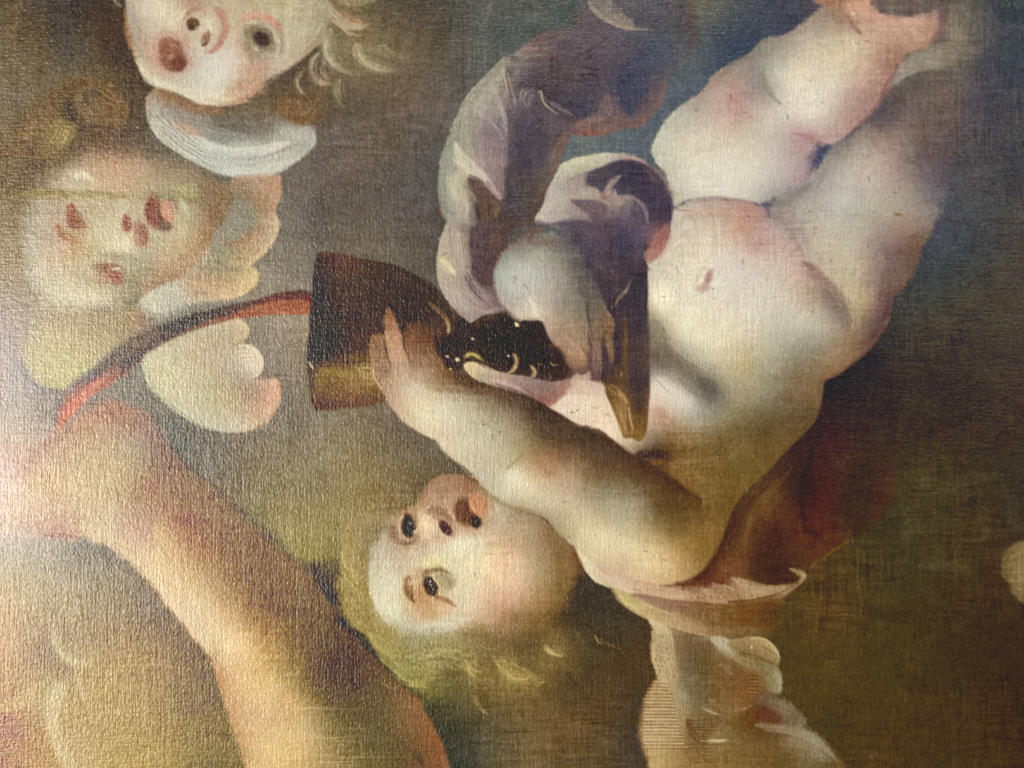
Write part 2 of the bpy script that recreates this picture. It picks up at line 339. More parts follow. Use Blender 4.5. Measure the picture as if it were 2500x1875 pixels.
# --- the pale second cherub's shoulder, under the ribbon
region(CH2B, 'B 330,930,30 700,970,20 900,960,14 1000,1050,30 960,1180,60 800,1380,40 560,1545,14 420,1535,8 280,1490,8 190,1400,10 140,1290,14 150,1120,30 220,1000,40', 16, 'B 300,1350,188,174,130 600,1150,162,142,106 850,1000,142,122,92 350,1100,166,151,116 250,1250,182,167,126 500,1400,186,170,122 480,1000,158,142,115 700,1300,170,152,108 180,1150,168,154,132 420,1500,180,164,116 950,1080,146,112,88', .95)
stroke('C 130,80 190,200 290,270 420,300 540,305', 26, (128, 116, 112), .5, .8)
for i in range(14): stroke(f'B {260 + i * 34},{1080 + i * 9} {300 + i * 32},{1200 + i * 8} {380 + i * 28},{1330 + i * 7}', 16, (182 - i, 166 - i * 1.4, 122), .35, .8)

# --- the pale olive wing beside the infant's head
region(LWING, 'G 0,700,30 150,560,40 320,560,40 440,740,30 430,1000,14 370,1115,6 220,1172,5 100,1145,5 0,1075,8 -60,900,30', 12, 'G 60,800,126,117,88 250,700,120,112,86 120,1050,140,130,80 250,1130,132,124,78 380,900,128,115,76 60,950,134,124,86 350,1080,122,112,74 200,900,132,122,82', .85)
stroke('G 20,760 20,900 40,1060', 26, (168, 152, 100), .3, .9)
stroke('G 120,600 110,800 120,1000', 16, (158, 146, 104), .3, .9)

# --- upper cherub: wing, neck shade, hair, face
region(CH1W, 'A 988,660 1040,602 1110,604 1200,655 1400,715 1560,735 1700,690 1860,640 1940,780 2040,840 E 130,820 185,870 200,960 125,1050 0,1135 A 1880,1160 1750,1190 1600,1195 1450,1165 1330,1100 1200,1030 1080,940 1010,850 985,740', 4,
 """A 1010,700,158,146,128 1080,800,176,168,150 1050,900,165,160,148 1250,860,184,152,124 1150,780,150,138,125 1300,750,138,126,112 1500,800,112,102,90 1750,820,104,91,74 1850,720,98,84,62 1150,920,182,172,150 1400,950,150,144,134 1600,940,128,122,112 1800,920,130,122,105 1950,860,158,156,148 2080,880,160,160,150
 1350,1000,205,196,176 1600,1030,214,207,184 1850,1010,208,200,176 1980,950,176,172,160 1300,1060,180,174,160 1500,1100,178,172,160 1700,1090,158,154,144 1950,1030,158,156,148 1400,1130,204,198,176 1600,1170,208,204,184 1800,1150,196,190,172 2000,1060,176,174,164 E 100,1000,164,162,150 150,900,160,158,146 40,950,170,168,156 A 1650,1010,216,210,190 1100,650,150,118,88 1300,690,126,96,68""", lift=.3, wob=.6)
stroke('A 1130,640 1260,705 1420,755 1560,765', 62, (132, 98, 64), .8, .7)
stroke('A 1560,760 1700,740 1830,690 1850,640', 80, (110, 96, 74), .8, .8)
stroke('A 1450,800 1600,850 1780,870 1880,820', 90, (106, 94, 78), .6, .8)
stroke('A 1230,770 1400,860 1600,920 1850,930', 60, (138, 132, 124), .6, .7, .7)
stroke('A 1080,830 1120,930 1220,990 1330,1040', 44, (190, 182, 160), .45, .7, .8)
stroke('A 1180,830 1260,880 1350,930', 70, (188, 150, 120), .5, .8, .5)
stroke('A 1180,890 1350,990 1600,1040 1800,1025 1980,960', 46, (212, 205, 182), .6, .6, .7)
stroke('A 1280,1010 1450,1065 1650,1072 1850,1040 2060,960', 22, (146, 140, 130), .65, .6, .6)
stroke('A 1200,1010 1400,1110 1600,1170 1800,1160 2020,1060', 40, (212, 208, 186), .55, .6, .8)
stroke('A 1010,700 1040,830 1130,960 1260,1040', 26, (186, 176, 152), .5, .6, .7)
stroke('A 1060,650 1110,780 1180,880', 30, (150, 140, 130), .4, .7, .8)
for i in range(12): stroke(f'A {1000 + i * 22},{700 + i * 10} {1060 + i * 25},{850 + i * 14} {1250 + i * 40},{985 + i * 14} {1500 + i * 30},{1050 + i * 9}', 5, (214, 206, 186) if i % 2 else (132, 124, 116), .35, .6)

region(CH1H, 'E 262,-500,6 700,-520,60 1000,-100,70 1050,250,80 1000,480,70 800,640,60 520,720,60 380,780,30 200,840,20 80,850,20 -60,780,20 -140,640,20 -100,520,16 50,470,10 200,360,8 280,220,8', 20,
 'E 400,600,94,79,53 500,250,116,100,68 700,400,110,97,67 800,200,86,73,52 350,350,112,100,72 450,120,112,94,68 600,60,84,74,56 250,600,100,80,52 80,740,108,76,40 -60,640,88,72,50 150,600,94,76,50 550,480,114,101,70 650,580,92,77,54 100,520,78,64,46 280,720,92,74,50 450,20,112,99,68 900,80,76,66,52', .9)
stroke('E 250,215 150,380 20,480', 50, (70, 58, 42), .7, .7, label=CH1H)
stroke('E 265,-10 300,90 370,150 480,180 570,160', 60, (166, 150, 112), .85, .6, .8, CH1H)
stroke('E 400,80 450,140 540,150', 40, (160, 120, 86), .5, .7, .6, CH1H)
stroke('E 360,180 430,230 530,240', 26, (160, 146, 110), .6, .6, .8, CH1H)
stroke('E 330,-10 420,20 560,10 640,-40', 44, (146, 132, 96), .6, .7, .6, CH1H)
stroke('E 300,200 262,300 285,390 350,460 460,520', 62, (152, 141, 104), .85, .6, .8, CH1H)
stroke('E 330,230 310,320 360,420 470,500', 34, (128, 114, 78), .5, .8, .6, CH1H)
stroke('E 470,300 510,390 600,450 770,480', 56, (150, 138, 99), .85, .6, .8, CH1H)
stroke('E 560,330 620,400 760,450', 60, (120, 106, 72), .6, .8, .6, CH1H)
stroke('E 630,310 680,350 770,400', 24, (132, 118, 84), .4, .8, .6, CH1H)
stroke('E 215,360 178,440 185,510 235,560 330,570', 54, (172, 146, 112), .85, .5, .9, CH1H)
stroke('E 250,400 240,480 300,560', 30, (158, 132, 98), .5, .7, .9, CH1H)
stroke('E 110,480 66,540 85,610 150,675', 40, (142, 126, 96), .8, .6, .9, CH1H)
stroke('E 350,560 345,650 395,745', 44, (134, 120, 82), .65, .7, .8, CH1H)
stroke('E -10,640 20,780 120,830 210,760', 50, (120, 82, 42), .5, .8, .8, CH1H)
stroke('E 30,620 130,700 120,800', 60, (96, 70, 40), .5, .8, .8, CH1H)
stroke('E 700,660 770,600 880,560', 26, (110, 94, 68), .4, .8, .6)

region(CH1, 'A 862,-520 850,0 843,80 850,180 868,280 900,360 925,440 968,510 1050,572 1150,618 1250,662 1370,695 1480,712 1560,716,6 1640,698,8 1720,655,12 1790,595,14 1815,540,10 1900,500,6 1985,440,5 2080,370,5 2170,300 E 262,260,6 285,200,6 300,120,8 282,50,8 262,-30,8 262,-520', 4,
 """A 1050,60,216,203,178 1600,450,206,188,166 2000,200,178,168,138 1900,60,180,170,138 1200,560,204,190,166 1400,660,214,203,176 1000,400,196,178,156 930,150,184,172,152 868,250,150,118,90 1300,350,202,184,160 1500,600,210,198,172 1680,500,188,156,128 1740,590,156,122,92 1650,400,186,158,132 1450,450,216,206,186 2100,330,154,138,108 1950,400,192,178,150 1880,480,184,172,148
 E 150,200,170,158,128 230,150,152,140,112 150,300,164,142,112 60,60,180,168,138 A 1600,250,200,178,148 1400,100,198,180,152 1300,20,178,150,126 1150,100,214,202,176 1050,250,196,180,160 960,430,206,194,166 1060,540,214,203,176 1250,640,206,192,164 1550,80,190,172,142 1700,80,180,166,134 1500,-100,190,172,142 1000,-150,200,186,160 1900,-150,176,164,134 1900,300,182,168,142 2050,260,182,172,142 1560,690,190,158,126
 1350,430,206,190,168 1800,430,190,172,150 1560,330,204,186,162 1080,430,190,160,140""", lift=.3)
# shading of the upper face
stroke('A 880,60 900,200 960,380 1000,470', 44, (176, 168, 156), .5, .8, .6)
stroke('A 945,440 1000,520 1120,590 1280,650', 30, (222, 212, 184), .6, .6, .8)
stroke('A 1220,600 1400,640 1560,660 1650,630', 46, (222, 212, 186), .55, .7, .8)
stroke('A 1280,690 1480,716 1660,690', 18, (206, 172, 138), .5, .7)
stroke('A 1520,640 1680,600 1780,520', 60, (190, 156, 126), .5, .8, .7)
stroke('A 1600,560 1620,590 1650,590', 16, (168, 130, 102), .5, .7)
stroke('A 1790,400 1810,470 1800,540', 34, (172, 150, 130), .5, .8)
stroke('A 1150,110 1230,100 1290,60', 40, (222, 210, 184), .5, .8, .8)
blob('A', 1060, 60, 120, 60, 0, (222, 211, 186), .5, 0)
blob('A', 1500, 440, 130, 90, -20, (222, 212, 192), .55, 0)
blob('A', 1300, 25, 60, 40, 20, (170, 138, 116), .5, .1)
blob('A', 1990, 180, 150, 110, 0, (182, 172, 142), .4, 0)
# nose
stroke('A 1470,90 1530,180 1500,270 1440,340 1360,360', 44, (184, 128, 98), .75, .7, .5)
stroke('A 1240,140 1280,80 1340,62 1420,85', 30, (172, 142, 110), .7, .7)
stroke('A 1240,150 1270,240 1340,330', 36, (190, 160, 136), .5, .8)
blob('A', 1360, 220, 70, 90, 10, (212, 198, 168), .6, .2)
stroke('A 1385,130 1420,200 1425,280', 18, (222, 214, 186), .7, .6, .8)
blob('A', 1308, 160, 42, 38, 30, (96, 66, 44), 1, .6); blob('A', 1296, 178, 22, 22, 0, (66, 44, 32), .7, .5)
blob('A', 1385, 268, 30, 48, 20, (132, 92, 62), 1, .65); stroke('A 1362,312 1400,290 1416,250', 12, (92, 62, 42), .7, .5)
# mouth
blob('A', 1140, 350, 130, 140, 50, (184, 140, 116), .55, .05)
blob('A', 1150, 370, 84, 112, -28, (140, 78, 56), 1, .7, CH1M)
blob('A', 1200, 410, 50, 66, 20, (112, 56, 42), .85, .5, CH1M)
stroke('A 1090,290 1150,280 1210,330', 26, (158, 100, 72), .6, .7, .8)
stroke('A 1110,330 1150,330 1180,370 1160,410', 18, (176, 116, 86), .7, .6, .8); blob('A', 1165, 375, 22, 20, 0, (188, 130, 100), .7, .3)
stroke('A 1085,400 1130,450 1200,475', 18, (120, 66, 48), .6, .6)
# eye
blob('A', 1775, 270, 128, 120, 35, (124, 112, 88), .85, .15, CH1E)
blob('A', 1840, 310, 70, 70, 0, (150, 138, 116), .5, .1)
stroke('A 1640,130 1720,112 1820,130 1890,225', 40, (188, 138, 112), .75, .7, .6)
stroke('A 1690,150 1790,160 1860,230 1880,330 1850,420', 30, (214, 205, 178), .8, .6, .8)
stroke('A 1660,150 1720,155 1800,180', 22, (206, 190, 160), .7, .7)
stroke('A 1650,230 1700,200 1790,195 1840,250', 30, (108, 96, 72), .7, .7)
blob('A', 1768, 265, 62, 48, 25, (58, 40, 38), 1, .65, CH1E); blob('A', 1775, 258, 34, 26, 20, (44, 30, 30), .8, .4)
stroke('A 1695,285 1712,325 1760,342', 20, (196, 190, 160), .9, .5, .6); blob('A', 1718, 262, 14, 16, 0, (150, 120, 100), .7, .3)
stroke('A 1950,220 1970,340 1900,450 1820,520', 40, (170, 150, 122), .4, .8, .9)
stroke('A 2010,150 2050,300 1960,430', 24, (186, 176, 148), .35, .8, .9)
for i in range(8): stroke(f'A {1960 + i * 22},{420 - i * 22} {2060 + i * 16},{340 - i * 24} {2140 + i * 10},{230 - i * 20}', 7, (188, 176, 144) if i % 2 else (166, 140, 108), .4, .7)
stroke('A 1880,500 2020,410 2160,300', 16, (160, 118, 88), .5, .8)
stroke('A 852,180 872,300 930,450', 14, (150, 108, 74), .55, .7)
stroke('A 770,0 800,30 835,50', 26, (146, 142, 128), .7, .6)

# --- left cherub: hair, face, wings
region(CH2H, 'A 150,900,40 200,760,30 300,640,20 450,555,14 600,530,10 740,590,10 830,690,10 860,770,10 800,840,16 640,860,24 520,960,24 480,1060,30 400,1180,40 200,1250,50 40,1200,60 -80,1100,50', 20,
 'A 450,600,112,90,62 700,600,112,88,58 800,720,116,88,58 600,760,130,108,82 640,650,86,72,60 350,700,112,90,64 250,800,104,84,60 400,920,150,128,82 520,880,76,62,50 300,1000,108,88,60 200,1100,98,80,60 380,1100,104,84,60 480,760,80,68,52 100,1000,112,90,66 200,900,128,100,68 60,1150,104,92,72', .85)
stroke('A 440,580 560,545 700,580 760,660', 34, (112, 84, 54), .7, .7, .7, CH2H)
stroke('A 480,650 560,600 660,600 740,660 720,760', 40, (120, 96, 66), .6, .7, .7, CH2H)
blob('A', 610, 650, 90, 60, -30, (74, 68, 60), .8, .2, CH2H)
stroke('A 545,640 535,700 580,780 650,830', 50, (150, 130, 106), .75, .7, .9, CH2H)
stroke('A 640,680 720,700 710,780', 60, (118, 88, 58), .7, .8, .6, CH2H)
stroke('A 850,700 855,780 780,830', 22, (128, 96, 66), .6, .7, .7, CH2H)
blob('A', 480, 720, 60, 100, 10, (76, 64, 46), .6, .1)
stroke('A 350,850 400,850 480,870 470,930 400,990', 70, (158, 136, 84), .85, .7, .9, CH2H)
for i in range(9): stroke(f'A {385 + i * 13},{850 + i * 3} {355 + i * 12},{920 + i * 3} {295 + i * 15},{990 + i * 4}', 8, (190, 166, 104) if i % 2 else (126, 104, 66), .6, .5, .3, CH2H)
stroke('A 220,820 190,900 120,940', 40, (146, 114, 72), .6, .7, .8, CH2H)
stroke('A 190,770 200,800 240,860', 16, (168, 132, 84), .5, .7)
stroke('A 80,960 120,900 200,860', 22, (140, 108, 70), .5, .8)
stroke('A 500,900 640,850 800,880', 30, (74, 58, 54), .5, .9)
stroke('A 260,1060 330,1030 420,1050', 50, (136, 116, 80), .5, .9)

region(CH2W, 'B 1560,100 1700,80 1860,68 1897,112 1895,220 1862,300 1872,380 1862,470 1812,560 1752,640 1695,690 1742,720 1742,790 1682,860 1562,912 1450,925,6 1250,965,12 1100,1025,20 1020,1010,16 945,930,12 1000,860,12 1130,790,10 1300,715,10 1385,620,10 1420,480,10 1500,400,10 1545,280,10', 4,
 'B 1750,150,166,130,100 1850,180,178,134,100 1650,230,138,116,90 1640,400,136,126,106 1750,380,154,132,102 1840,440,192,166,132 1700,510,150,112,82 1500,540,138,127,108 1600,600,150,131,102 1750,610,190,164,124 1450,720,136,123,100 1600,790,182,157,118 1700,770,194,168,120 1500,870,198,160,122 1330,830,174,132,102 1200,860,178,168,148 1050,880,188,178,154 1150,960,172,162,142 1560,150,150,118,90 1780,280,160,118,86 1850,110,182,140,108 1480,640,140,128,104 1620,690,152,132,100 1380,900,176,156,130', lift=.25, wob=.7)
stroke('B 1600,120 1720,170 1850,150', 50, (180, 134, 98), .45, .8, .7)
stroke('B 1890,130 1880,220 1850,290', 22, (196, 146, 104), .55, .6)
stroke('B 1650,470 1760,440 1700,520 1600,600', 60, (150, 106, 74), .5, .8, .6)
stroke('B 1860,360 1862,460 1800,560 1700,650', 26, (206, 178, 138), .65, .6, .8)
stroke('B 1560,640 1650,630 1760,560', 34, (176, 152, 114), .4, .8, .8)
stroke('B 1550,300 1600,400 1500,520', 70, (138, 128, 108), .5, .9, .6)
stroke('B 1640,240 1680,330 1740,380', 40, (150, 136, 112), .4, .8)
stroke('B 1738,735 1730,790 1650,870 1520,915', 24, (208, 176, 126), .65, .6, .8)
stroke('B 1300,800 1450,850 1600,850', 40, (194, 156, 116), .5, .8, .7)
stroke('B 1280,870 1400,870 1480,890', 20, (150, 108, 84), .4, .8)
stroke('B 1400,740 1540,720 1680,700', 26, (140, 126, 100), .6, .8)
stroke('B 990,900 1040,950 1110,975', 12, (226, 218, 194), .75, .5)
stroke('B 1120,850 1200,845 1260,850', 10, (222, 212, 186), .5, .6)
for i in range(6): stroke(f'B {1590 + i * 30},{560 - i * 14} {1700 + i * 22},{590 - i * 24} {1800 + i * 8},{500 - i * 26}', 6, (200, 174, 134), .35, .6)

region(CH2, 'A 400,1150,40 600,1050,40 850,1030,36 1100,1070,36 1350,1140,34 1500,1240,26 B 1560,230,14 1545,310,10 1460,430,8 1405,590,8 1330,700,8 1200,780,8 1060,830,7 940,905,8 880,950,10 700,965,16 500,960,26 350,930,30 240,800,30 190,600,40 190,400,40 230,250,30 300,120,30', 24,
 """B 560,90,206,187,156 800,100,180,146,116 1000,80,166,137,107 1200,150,164,140,106 700,250,176,152,122 350,330,164,150,136 250,500,166,156,142 650,420,186,168,132 820,550,208,193,158 1150,600,180,152,120 1300,400,176,152,112 1440,280,134,98,64 1320,640,156,121,92 1220,710,156,117,88 600,650,176,162,134 450,750,186,174,147 600,900,192,180,152 800,850,152,138,112 950,800,150,131,102 350,600,176,157,132 450,550,166,128,94
 700,30,172,138,112 420,120,160,146,122 900,200,176,150,112 1050,500,178,156,124 950,650,150,136,112 1430,430,136,98,66 1380,560,150,112,82 700,780,150,132,106 620,540,180,162,128 480,420,165,140,116 1100,760,164,124,94 850,930,130,116,94 700,940,196,184,156 1000,330,182,160,126 870,380,186,166,134""", .95)
stroke('B 1530,180 1520,320 1440,440', 60, (132, 98, 66), .6, .8)
stroke('B 460,60 540,75 610,100 640,150', 50, (222, 206, 174), .7, .7, .9)
blob('B', 470, 130, 60, 50, 0, (186, 174, 152), .6, .1)
blob('B', 870, 110, 180, 80, 10, (184, 144, 112), .5, 0)
# band left by the canvas seam
stroke('B 0,215 500,205 900,210 1400,235', 70, (128, 112, 68), .45, .9, .7, taper=0)
for i in range(14): stroke(f'B {40 + i * 95},{195 + i % 3 * 20} {180 + i * 95},{200 + i % 4 * 14}', 8, (168, 146, 88) if i % 2 else (110, 96, 58), .45, .7, lift=.5)
blob('B', 1255, 190, 70, 50, 0, (180, 160, 98), .6, .1)
stroke('B 1230,260 1260,320 1270,400', 40, (198, 184, 150), .6, .7, .8)
# features
stroke('B 490,270 480,340 510,400 590,430', 60, (134, 72, 52), .85, .7, .5, CH2E)
stroke('B 470,350 480,400 530,440', 40, (120, 58, 44), .8, .7, .5, CH2E)
stroke('B 385,400 420,470 500,520 570,530', 40, (158, 98, 68), .65, .8, .5)
stroke('B 500,290 560,330 550,380', 28, (160, 150, 124), .6, .7)
blob('B', 1050, 335, 62, 88, -12, (132, 66, 46), .95, .45, CH2E2)
stroke('B 1010,280 1000,340 1040,420', 24, (112, 48, 36), .7, .6)
blob('B', 1110, 415, 55, 40, 10, (106, 68, 52), .8, .2, CH2E2)
stroke('B 1110,250 1180,250 1200,340', 26, (140, 106, 76), .6, .7)
blob('B', 1137, 325, 38, 72, -14, (200, 120, 80), .95, .55, CH2E2)
blob('B', 860, 415, 30, 52, 5, (146, 78, 58), .9, .3)
blob('B', 950, 490, 55, 75, -10, (154, 96, 72), .8, .1); stroke('B 960,440 990,500 980,550', 26, (140, 78, 60), .6, .7)
stroke('B 860,280 850,320 790,345', 26, (204, 194, 166), .7, .6, .8)
blob('B', 810, 545, 70, 50, 0, (216, 202, 168), .7, .05)
blob('B', 800, 620, 110, 26, 3, (142, 122, 100), .6, .05)
blob('B', 740, 700, 100, 34, 8, (128, 88, 70), .8, .1, CH2M)
blob('B', 790, 775, 62, 44, 25, (134, 80, 72), .85, .15, CH2M)
blob('B', 690, 770, 60, 40, 0, (160, 124, 100), .6, .05, CH2M)
stroke('B 760,715 790,705 820,712', 12, (204, 194, 184), .8, .5)
blob('B', 580, 890, 110, 44, 15, (214, 202, 172), .6, .0)
blob('B', 880, 800, 60, 110, 10, (138, 124, 100), .4, 0)
stroke('B 830,930 890,935 940,900', 26, (96, 80, 62), .7, .7)
stroke('B 940,900 1060,820 1220,760 1350,660', 16, (158, 112, 82), .5, .7)

region(CH2W2, 'B 960,1310,10 1060,1230,14 1200,1165,14 1400,1095,12 1560,1050,8 1640,1055 1682,1100 1672,1160 1640,1218 1705,1232 1762,1290 1777,1360 1742,1425 1705,1452 C 1800,215 1850,200 1892,270 1882,370 1822,460 1742,522 1640,562 1520,567 1420,547 1300,500 1180,420,6 1080,330,8 1000,210,8', 4,
 'C 1150,100,192,182,146 1300,50,186,167,137 1600,60,192,178,152 1720,70,222,208,180 1650,170,204,193,168 1350,250,176,166,128 1200,350,196,187,157 1450,420,190,181,154 1700,280,152,127,106 1830,300,202,150,116 1720,450,196,166,132 1550,530,188,177,152 1500,300,172,147,108 1450,130,180,160,130 1050,120,190,180,144 1300,440,188,180,152 1600,380,178,158,128 1250,200,190,180,144 B 1300,1180,168,146,114 1550,1100,178,158,130 1650,1100,190,168,140 1150,1260,184,168,136 1450,1200,172,146,114 1620,1200,182,160,132', lift=.3, wob=.7)
stroke('B 1250,1180 1450,1130 1640,1080', 50, (176, 150, 120), .4, .8, .7)
stroke('B 1660,1070 1678,1130 1640,1215 1560,1240', 16, (150, 110, 78), .6, .6)
stroke('B 1500,1270 1620,1235 1720,1250 1765,1330 1730,1410', 30, (228, 214, 184), .7, .6, .9)
for i in range(6): stroke(f'B {1560 + i * 12},{1310 + i * 8} {1640 + i * 10},{1280 + i * 10} {1720 + i * 5},{1330 + i * 12} {1660 + i * 8},{1420}', 6, (226, 214, 188), .4, .6)
stroke('C 1690,205 1740,190 1770,120', 16, (130, 108, 88), .5, .7)
blob('C', 1720, 290, 90, 60, -40, (146, 120, 100), .6, .05)
stroke('C 1860,210 1870,300 1840,400 1740,490', 40, (208, 156, 120), .7, .7, .7)
stroke('C 1340,260 1500,270 1640,280', 40, (170, 156, 104), .4, .9)
stroke('C 1080,310 1250,430 1400,520 1560,540', 40, (196, 188, 160), .5, .7, .8)
stroke('C 1180,130 1300,260 1450,340', 50, (186, 178, 146), .4, .9, .7)
stroke('C 960,100 1060,260 1200,420 1350,510', 12, (128, 116, 96), .5, .8)

# --- the big limb at the lower left
region(BARM, 'C -900,500,60 -300,620,60 180,700,60 370,570,40 560,420,40 720,345,24 860,372,12 1000,440,10 1080,540,10 1150,660,10 1250,770,8 1400,890,8 1550,1010,8 1660,1150,7 1800,1270,7 1900,1370,7 1990,1440,7 G 260,1400,8 380,1500,8 H 330,655,8 445,760,6 570,890,6 700,1015,6 830,1135,7 930,1270,5 1000,1385,4 1060,1500,4 1110,1660,4 1180,2000,4 D 1720,1950,6 1655,1660,4 1600,1480,4 1545,1300,4 1492,1140,5 1462,1020,5 1405,900,6 1300,770,6 1200,640,6 1100,510,7 1000,395,8 900,290,12 C 820,1410,14 720,1335,12 600,1300,14 430,1285,24 200,1240,40 -100,1180,60 -900,1150,60', 14,
 """C 250,900,207,178,144 500,700,177,148,117 600,450,166,122,96 850,420,150,110,90 700,900,196,167,123 500,1100,202,173,138 100,900,227,203,184 150,800,202,168,152 900,700,164,140,110 1050,620,140,106,91 1150,800,130,96,76 950,1000,166,127,92 1300,1000,134,105,80 1500,1100,119,95,75 850,1150,186,152,122 650,1240,208,184,144 400,1240,186,142,122 1000,1250,190,147,117 1100,1250,196,157,108 1200,1200,152,103,78 1350,1350,140,102,76 1600,1350,119,92,70 1750,1350,113,87,66 1050,1500,218,190,146 1300,1550,190,156,107 1600,1600,130,100,72 1900,1500,119,90,66 720,560,170,136,108 300,1150,204,172,146 -300,900,226,206,188 1400,950,122,96,78 780,480,160,116,92 450,850,200,172,136
 D 1150,450,212,183,143 1300,560,217,188,146 1370,700,222,193,153 1500,650,206,167,113 1650,560,140,106,74 1450,850,212,178,128 1600,800,226,193,143 1550,950,216,178,124 1700,900,202,163,108 1900,800,124,95,63 2100,700,94,76,60 1600,1100,206,162,107 1800,1100,216,178,118 2000,1000,130,106,71 2100,1100,100,80,52 1700,1300,201,162,118 1950,1300,196,152,97 2100,1200,140,111,67 1750,1550,216,177,113 2100,1500,206,162,103 1640,1560,178,134,90 1800,700,140,106,72 1480,1000,190,132,86 1540,1200,182,134,86 1250,600,206,180,144 1420,880,176,146,104 1750,640,118,90,64
 H 60,1250,206,166,112 100,1400,211,172,112 300,1300,118,94,58 200,1000,94,72,58 300,950,80,59,52 500,1100,90,67,55 250,800,88,70,58 100,700,100,80,65 60,550,105,85,65 450,1350,104,80,52 700,1200,110,79,55 800,1280,138,94,62 600,1500,104,84,57 950,1450,148,84,46 1020,1620,160,86,44 300,1550,150,120,78 850,1550,118,79,50 150,1500,206,164,104 S 700,2050,190,150,95 1050,2050,130,80,46 850,1980,130,100,62""", c=30)
stroke('C 150,850 250,710 400,590 560,520', 60, (172, 120, 108), .3, .9)
stroke('C 780,470 900,500 1000,600', 90, (150, 106, 86), .4, .9)
stroke('C 540,1215 660,1230 800,1320 920,1430', 70, (218, 196, 154), .5, .8, .6)
stroke('C 300,1260 450,1268 600,1285', 24, (164, 108, 98), .5, .8)
stroke('C 880,1180 960,1250 1050,1270', 60, (192, 140, 118), .4, .8)
blob('C', 1010, 930, 60, 50, 0, (158, 94, 70), .5, 0); blob('C', 1190, 1190, 60, 40, 0, (150, 96, 74), .5, 0); blob('D', 1370, 215, 60, 30, -30, (160, 100, 74), .5, 0)
blob('C', 1085, 1250, 40, 60, 0, (206, 160, 100), .5, 0)
stroke('C 1160,660 1300,820 1500,980 1640,1120', 30, (86, 72, 66), .5, .8, taper=0)
stroke('C 1640,1110 1800,1250 1960,1400', 50, (78, 68, 62), .5, .9, taper=0)
stroke('D 980,370 1150,600 1320,800 1450,1000 1540,1320 1640,1640', 14, (166, 128, 84), .5, .7, taper=0)
stroke('D 1080,430 1250,640 1420,860', 50, (226, 200, 164), .4, .9, taper=0)
stroke('D 1460,1010 1500,1110 1560,1120', 30, (206, 128, 76), .6, .8)
stroke('D 1900,1180 2000,1250 2100,1330', 60, (206, 150, 92), .4, .9)
stroke('H 60,1230 160,1270 240,1330', 60, (190, 146, 96), .4, .9)
stroke('G 180,1190 260,1320 360,1470 480,1600 H 560,860', 56, (62, 56, 54), .6, .8, taper=0)
stroke('H 440,745 560,865 700,1000 830,1130', 40, (76, 66, 56), .4, .9, taper=0)
stroke('H 330,940 440,1060 560,1180', 60, (78, 54, 54), .4, .9)
stroke('H 870,1190 960,1330 1080,1600', 40, (176, 92, 46), .55, .8, taper=0)
stroke('H 860,1540 900,1600 940,1660', 40, (62, 54, 46), .5, .8)
region(BG, 'H 940,1240,6 1000,1230,12 1120,1300,14 1290,1250,12 1285,1400,8 1270,1560,8 1275,1660,8 1275,2000,8 1160,2000,4 1100,1640,4 1050,1480,4 1000,1370,4', 8, 'H 1000,1320,66,60,46 1150,1400,72,64,50 1200,1550,72,66,54 1100,1560,68,64,54 1250,1300,84,72,48', .8)
for i in range(60):
    x, y = random.uniform(0, 1900), random.uniform(1240, 1650); dark = random.random() < .55
    ix = int((700 + x / K - X0) / ST); iy = int((1275 + y / K - Y0) / ST)
    c0 = img[iy, ix] + (random.gauss(-14, 5) if dark else random.gauss(16, 5))
    stroke(f'H {x:.0f},{y:.0f} {x + 120:.0f},{y + random.uniform(-6, 6):.0f} {x + random.uniform(180, 420):.0f},{y + random.uniform(-10, 10):.0f}', random.uniform(4, 9), c0, .5, .7, lift=.5)

# --- ribbon between cup and shoulder
region(RIBBON, 'B 2095,865 1900,865 1720,915,5 1500,965,7 1250,1030,8 1050,1105,10 850,1195,12 720,1300,12 600,1410,12 C 490,235,10 420,340,8 385,440,8 398,560,6 440,500,6 520,420,7 620,320,8 B 800,1455,10 960,1330,10 1100,1230,8 1250,1150,7 1450,1085,6 1650,1040,5 1850,1015,4 2095,1000', 5,
 'B 2050,900,88,46,36 1900,890,98,58,48 1720,930,86,54,48 2050,970,156,72,42 1900,975,158,80,48 1700,1010,146,72,46 1550,1050,142,78,52 1550,970,76,54,46 1400,1010,74,54,48 1400,1090,118,76,56 1250,1080,76,58,52 1100,1130,84,66,56 1050,1200,92,68,60 900,1200,108,84,70 900,1310,86,64,58 800,1330,94,74,66 720,1340,112,92,84 700,1460,158,92,70 C 600,200,82,74,82 620,260,176,98,76 540,320,198,104,76 480,400,204,110,80 420,500,200,112,86 400,380,120,98,96 470,280,134,116,108', wob=.9)
stroke('B 2090,950 1900,965 1700,1000', 50, (164, 78, 44), .55, .7)
stroke('B 1700,960 1450,1020 1200,1100 1000,1200', 40, (58, 44, 42), .5, .8, taper=0)
stroke('B 1300,1090 1150,1180 980,1300 850,1390', 26, (70, 56, 62), .45, .8)
stroke('C 780,100 660,180 560,280 480,360', 20, (66, 62, 84), .6, .7)
stroke('C 720,200 600,270 520,360 450,450 400,540', 44, (208, 106, 76), .65, .7)
stroke('C 560,300 440,290 300,270', 18, (92, 82, 84), .5, .8)
stroke('C 430,330 380,430 400,520', 30, (112, 98, 104), .5, .8)

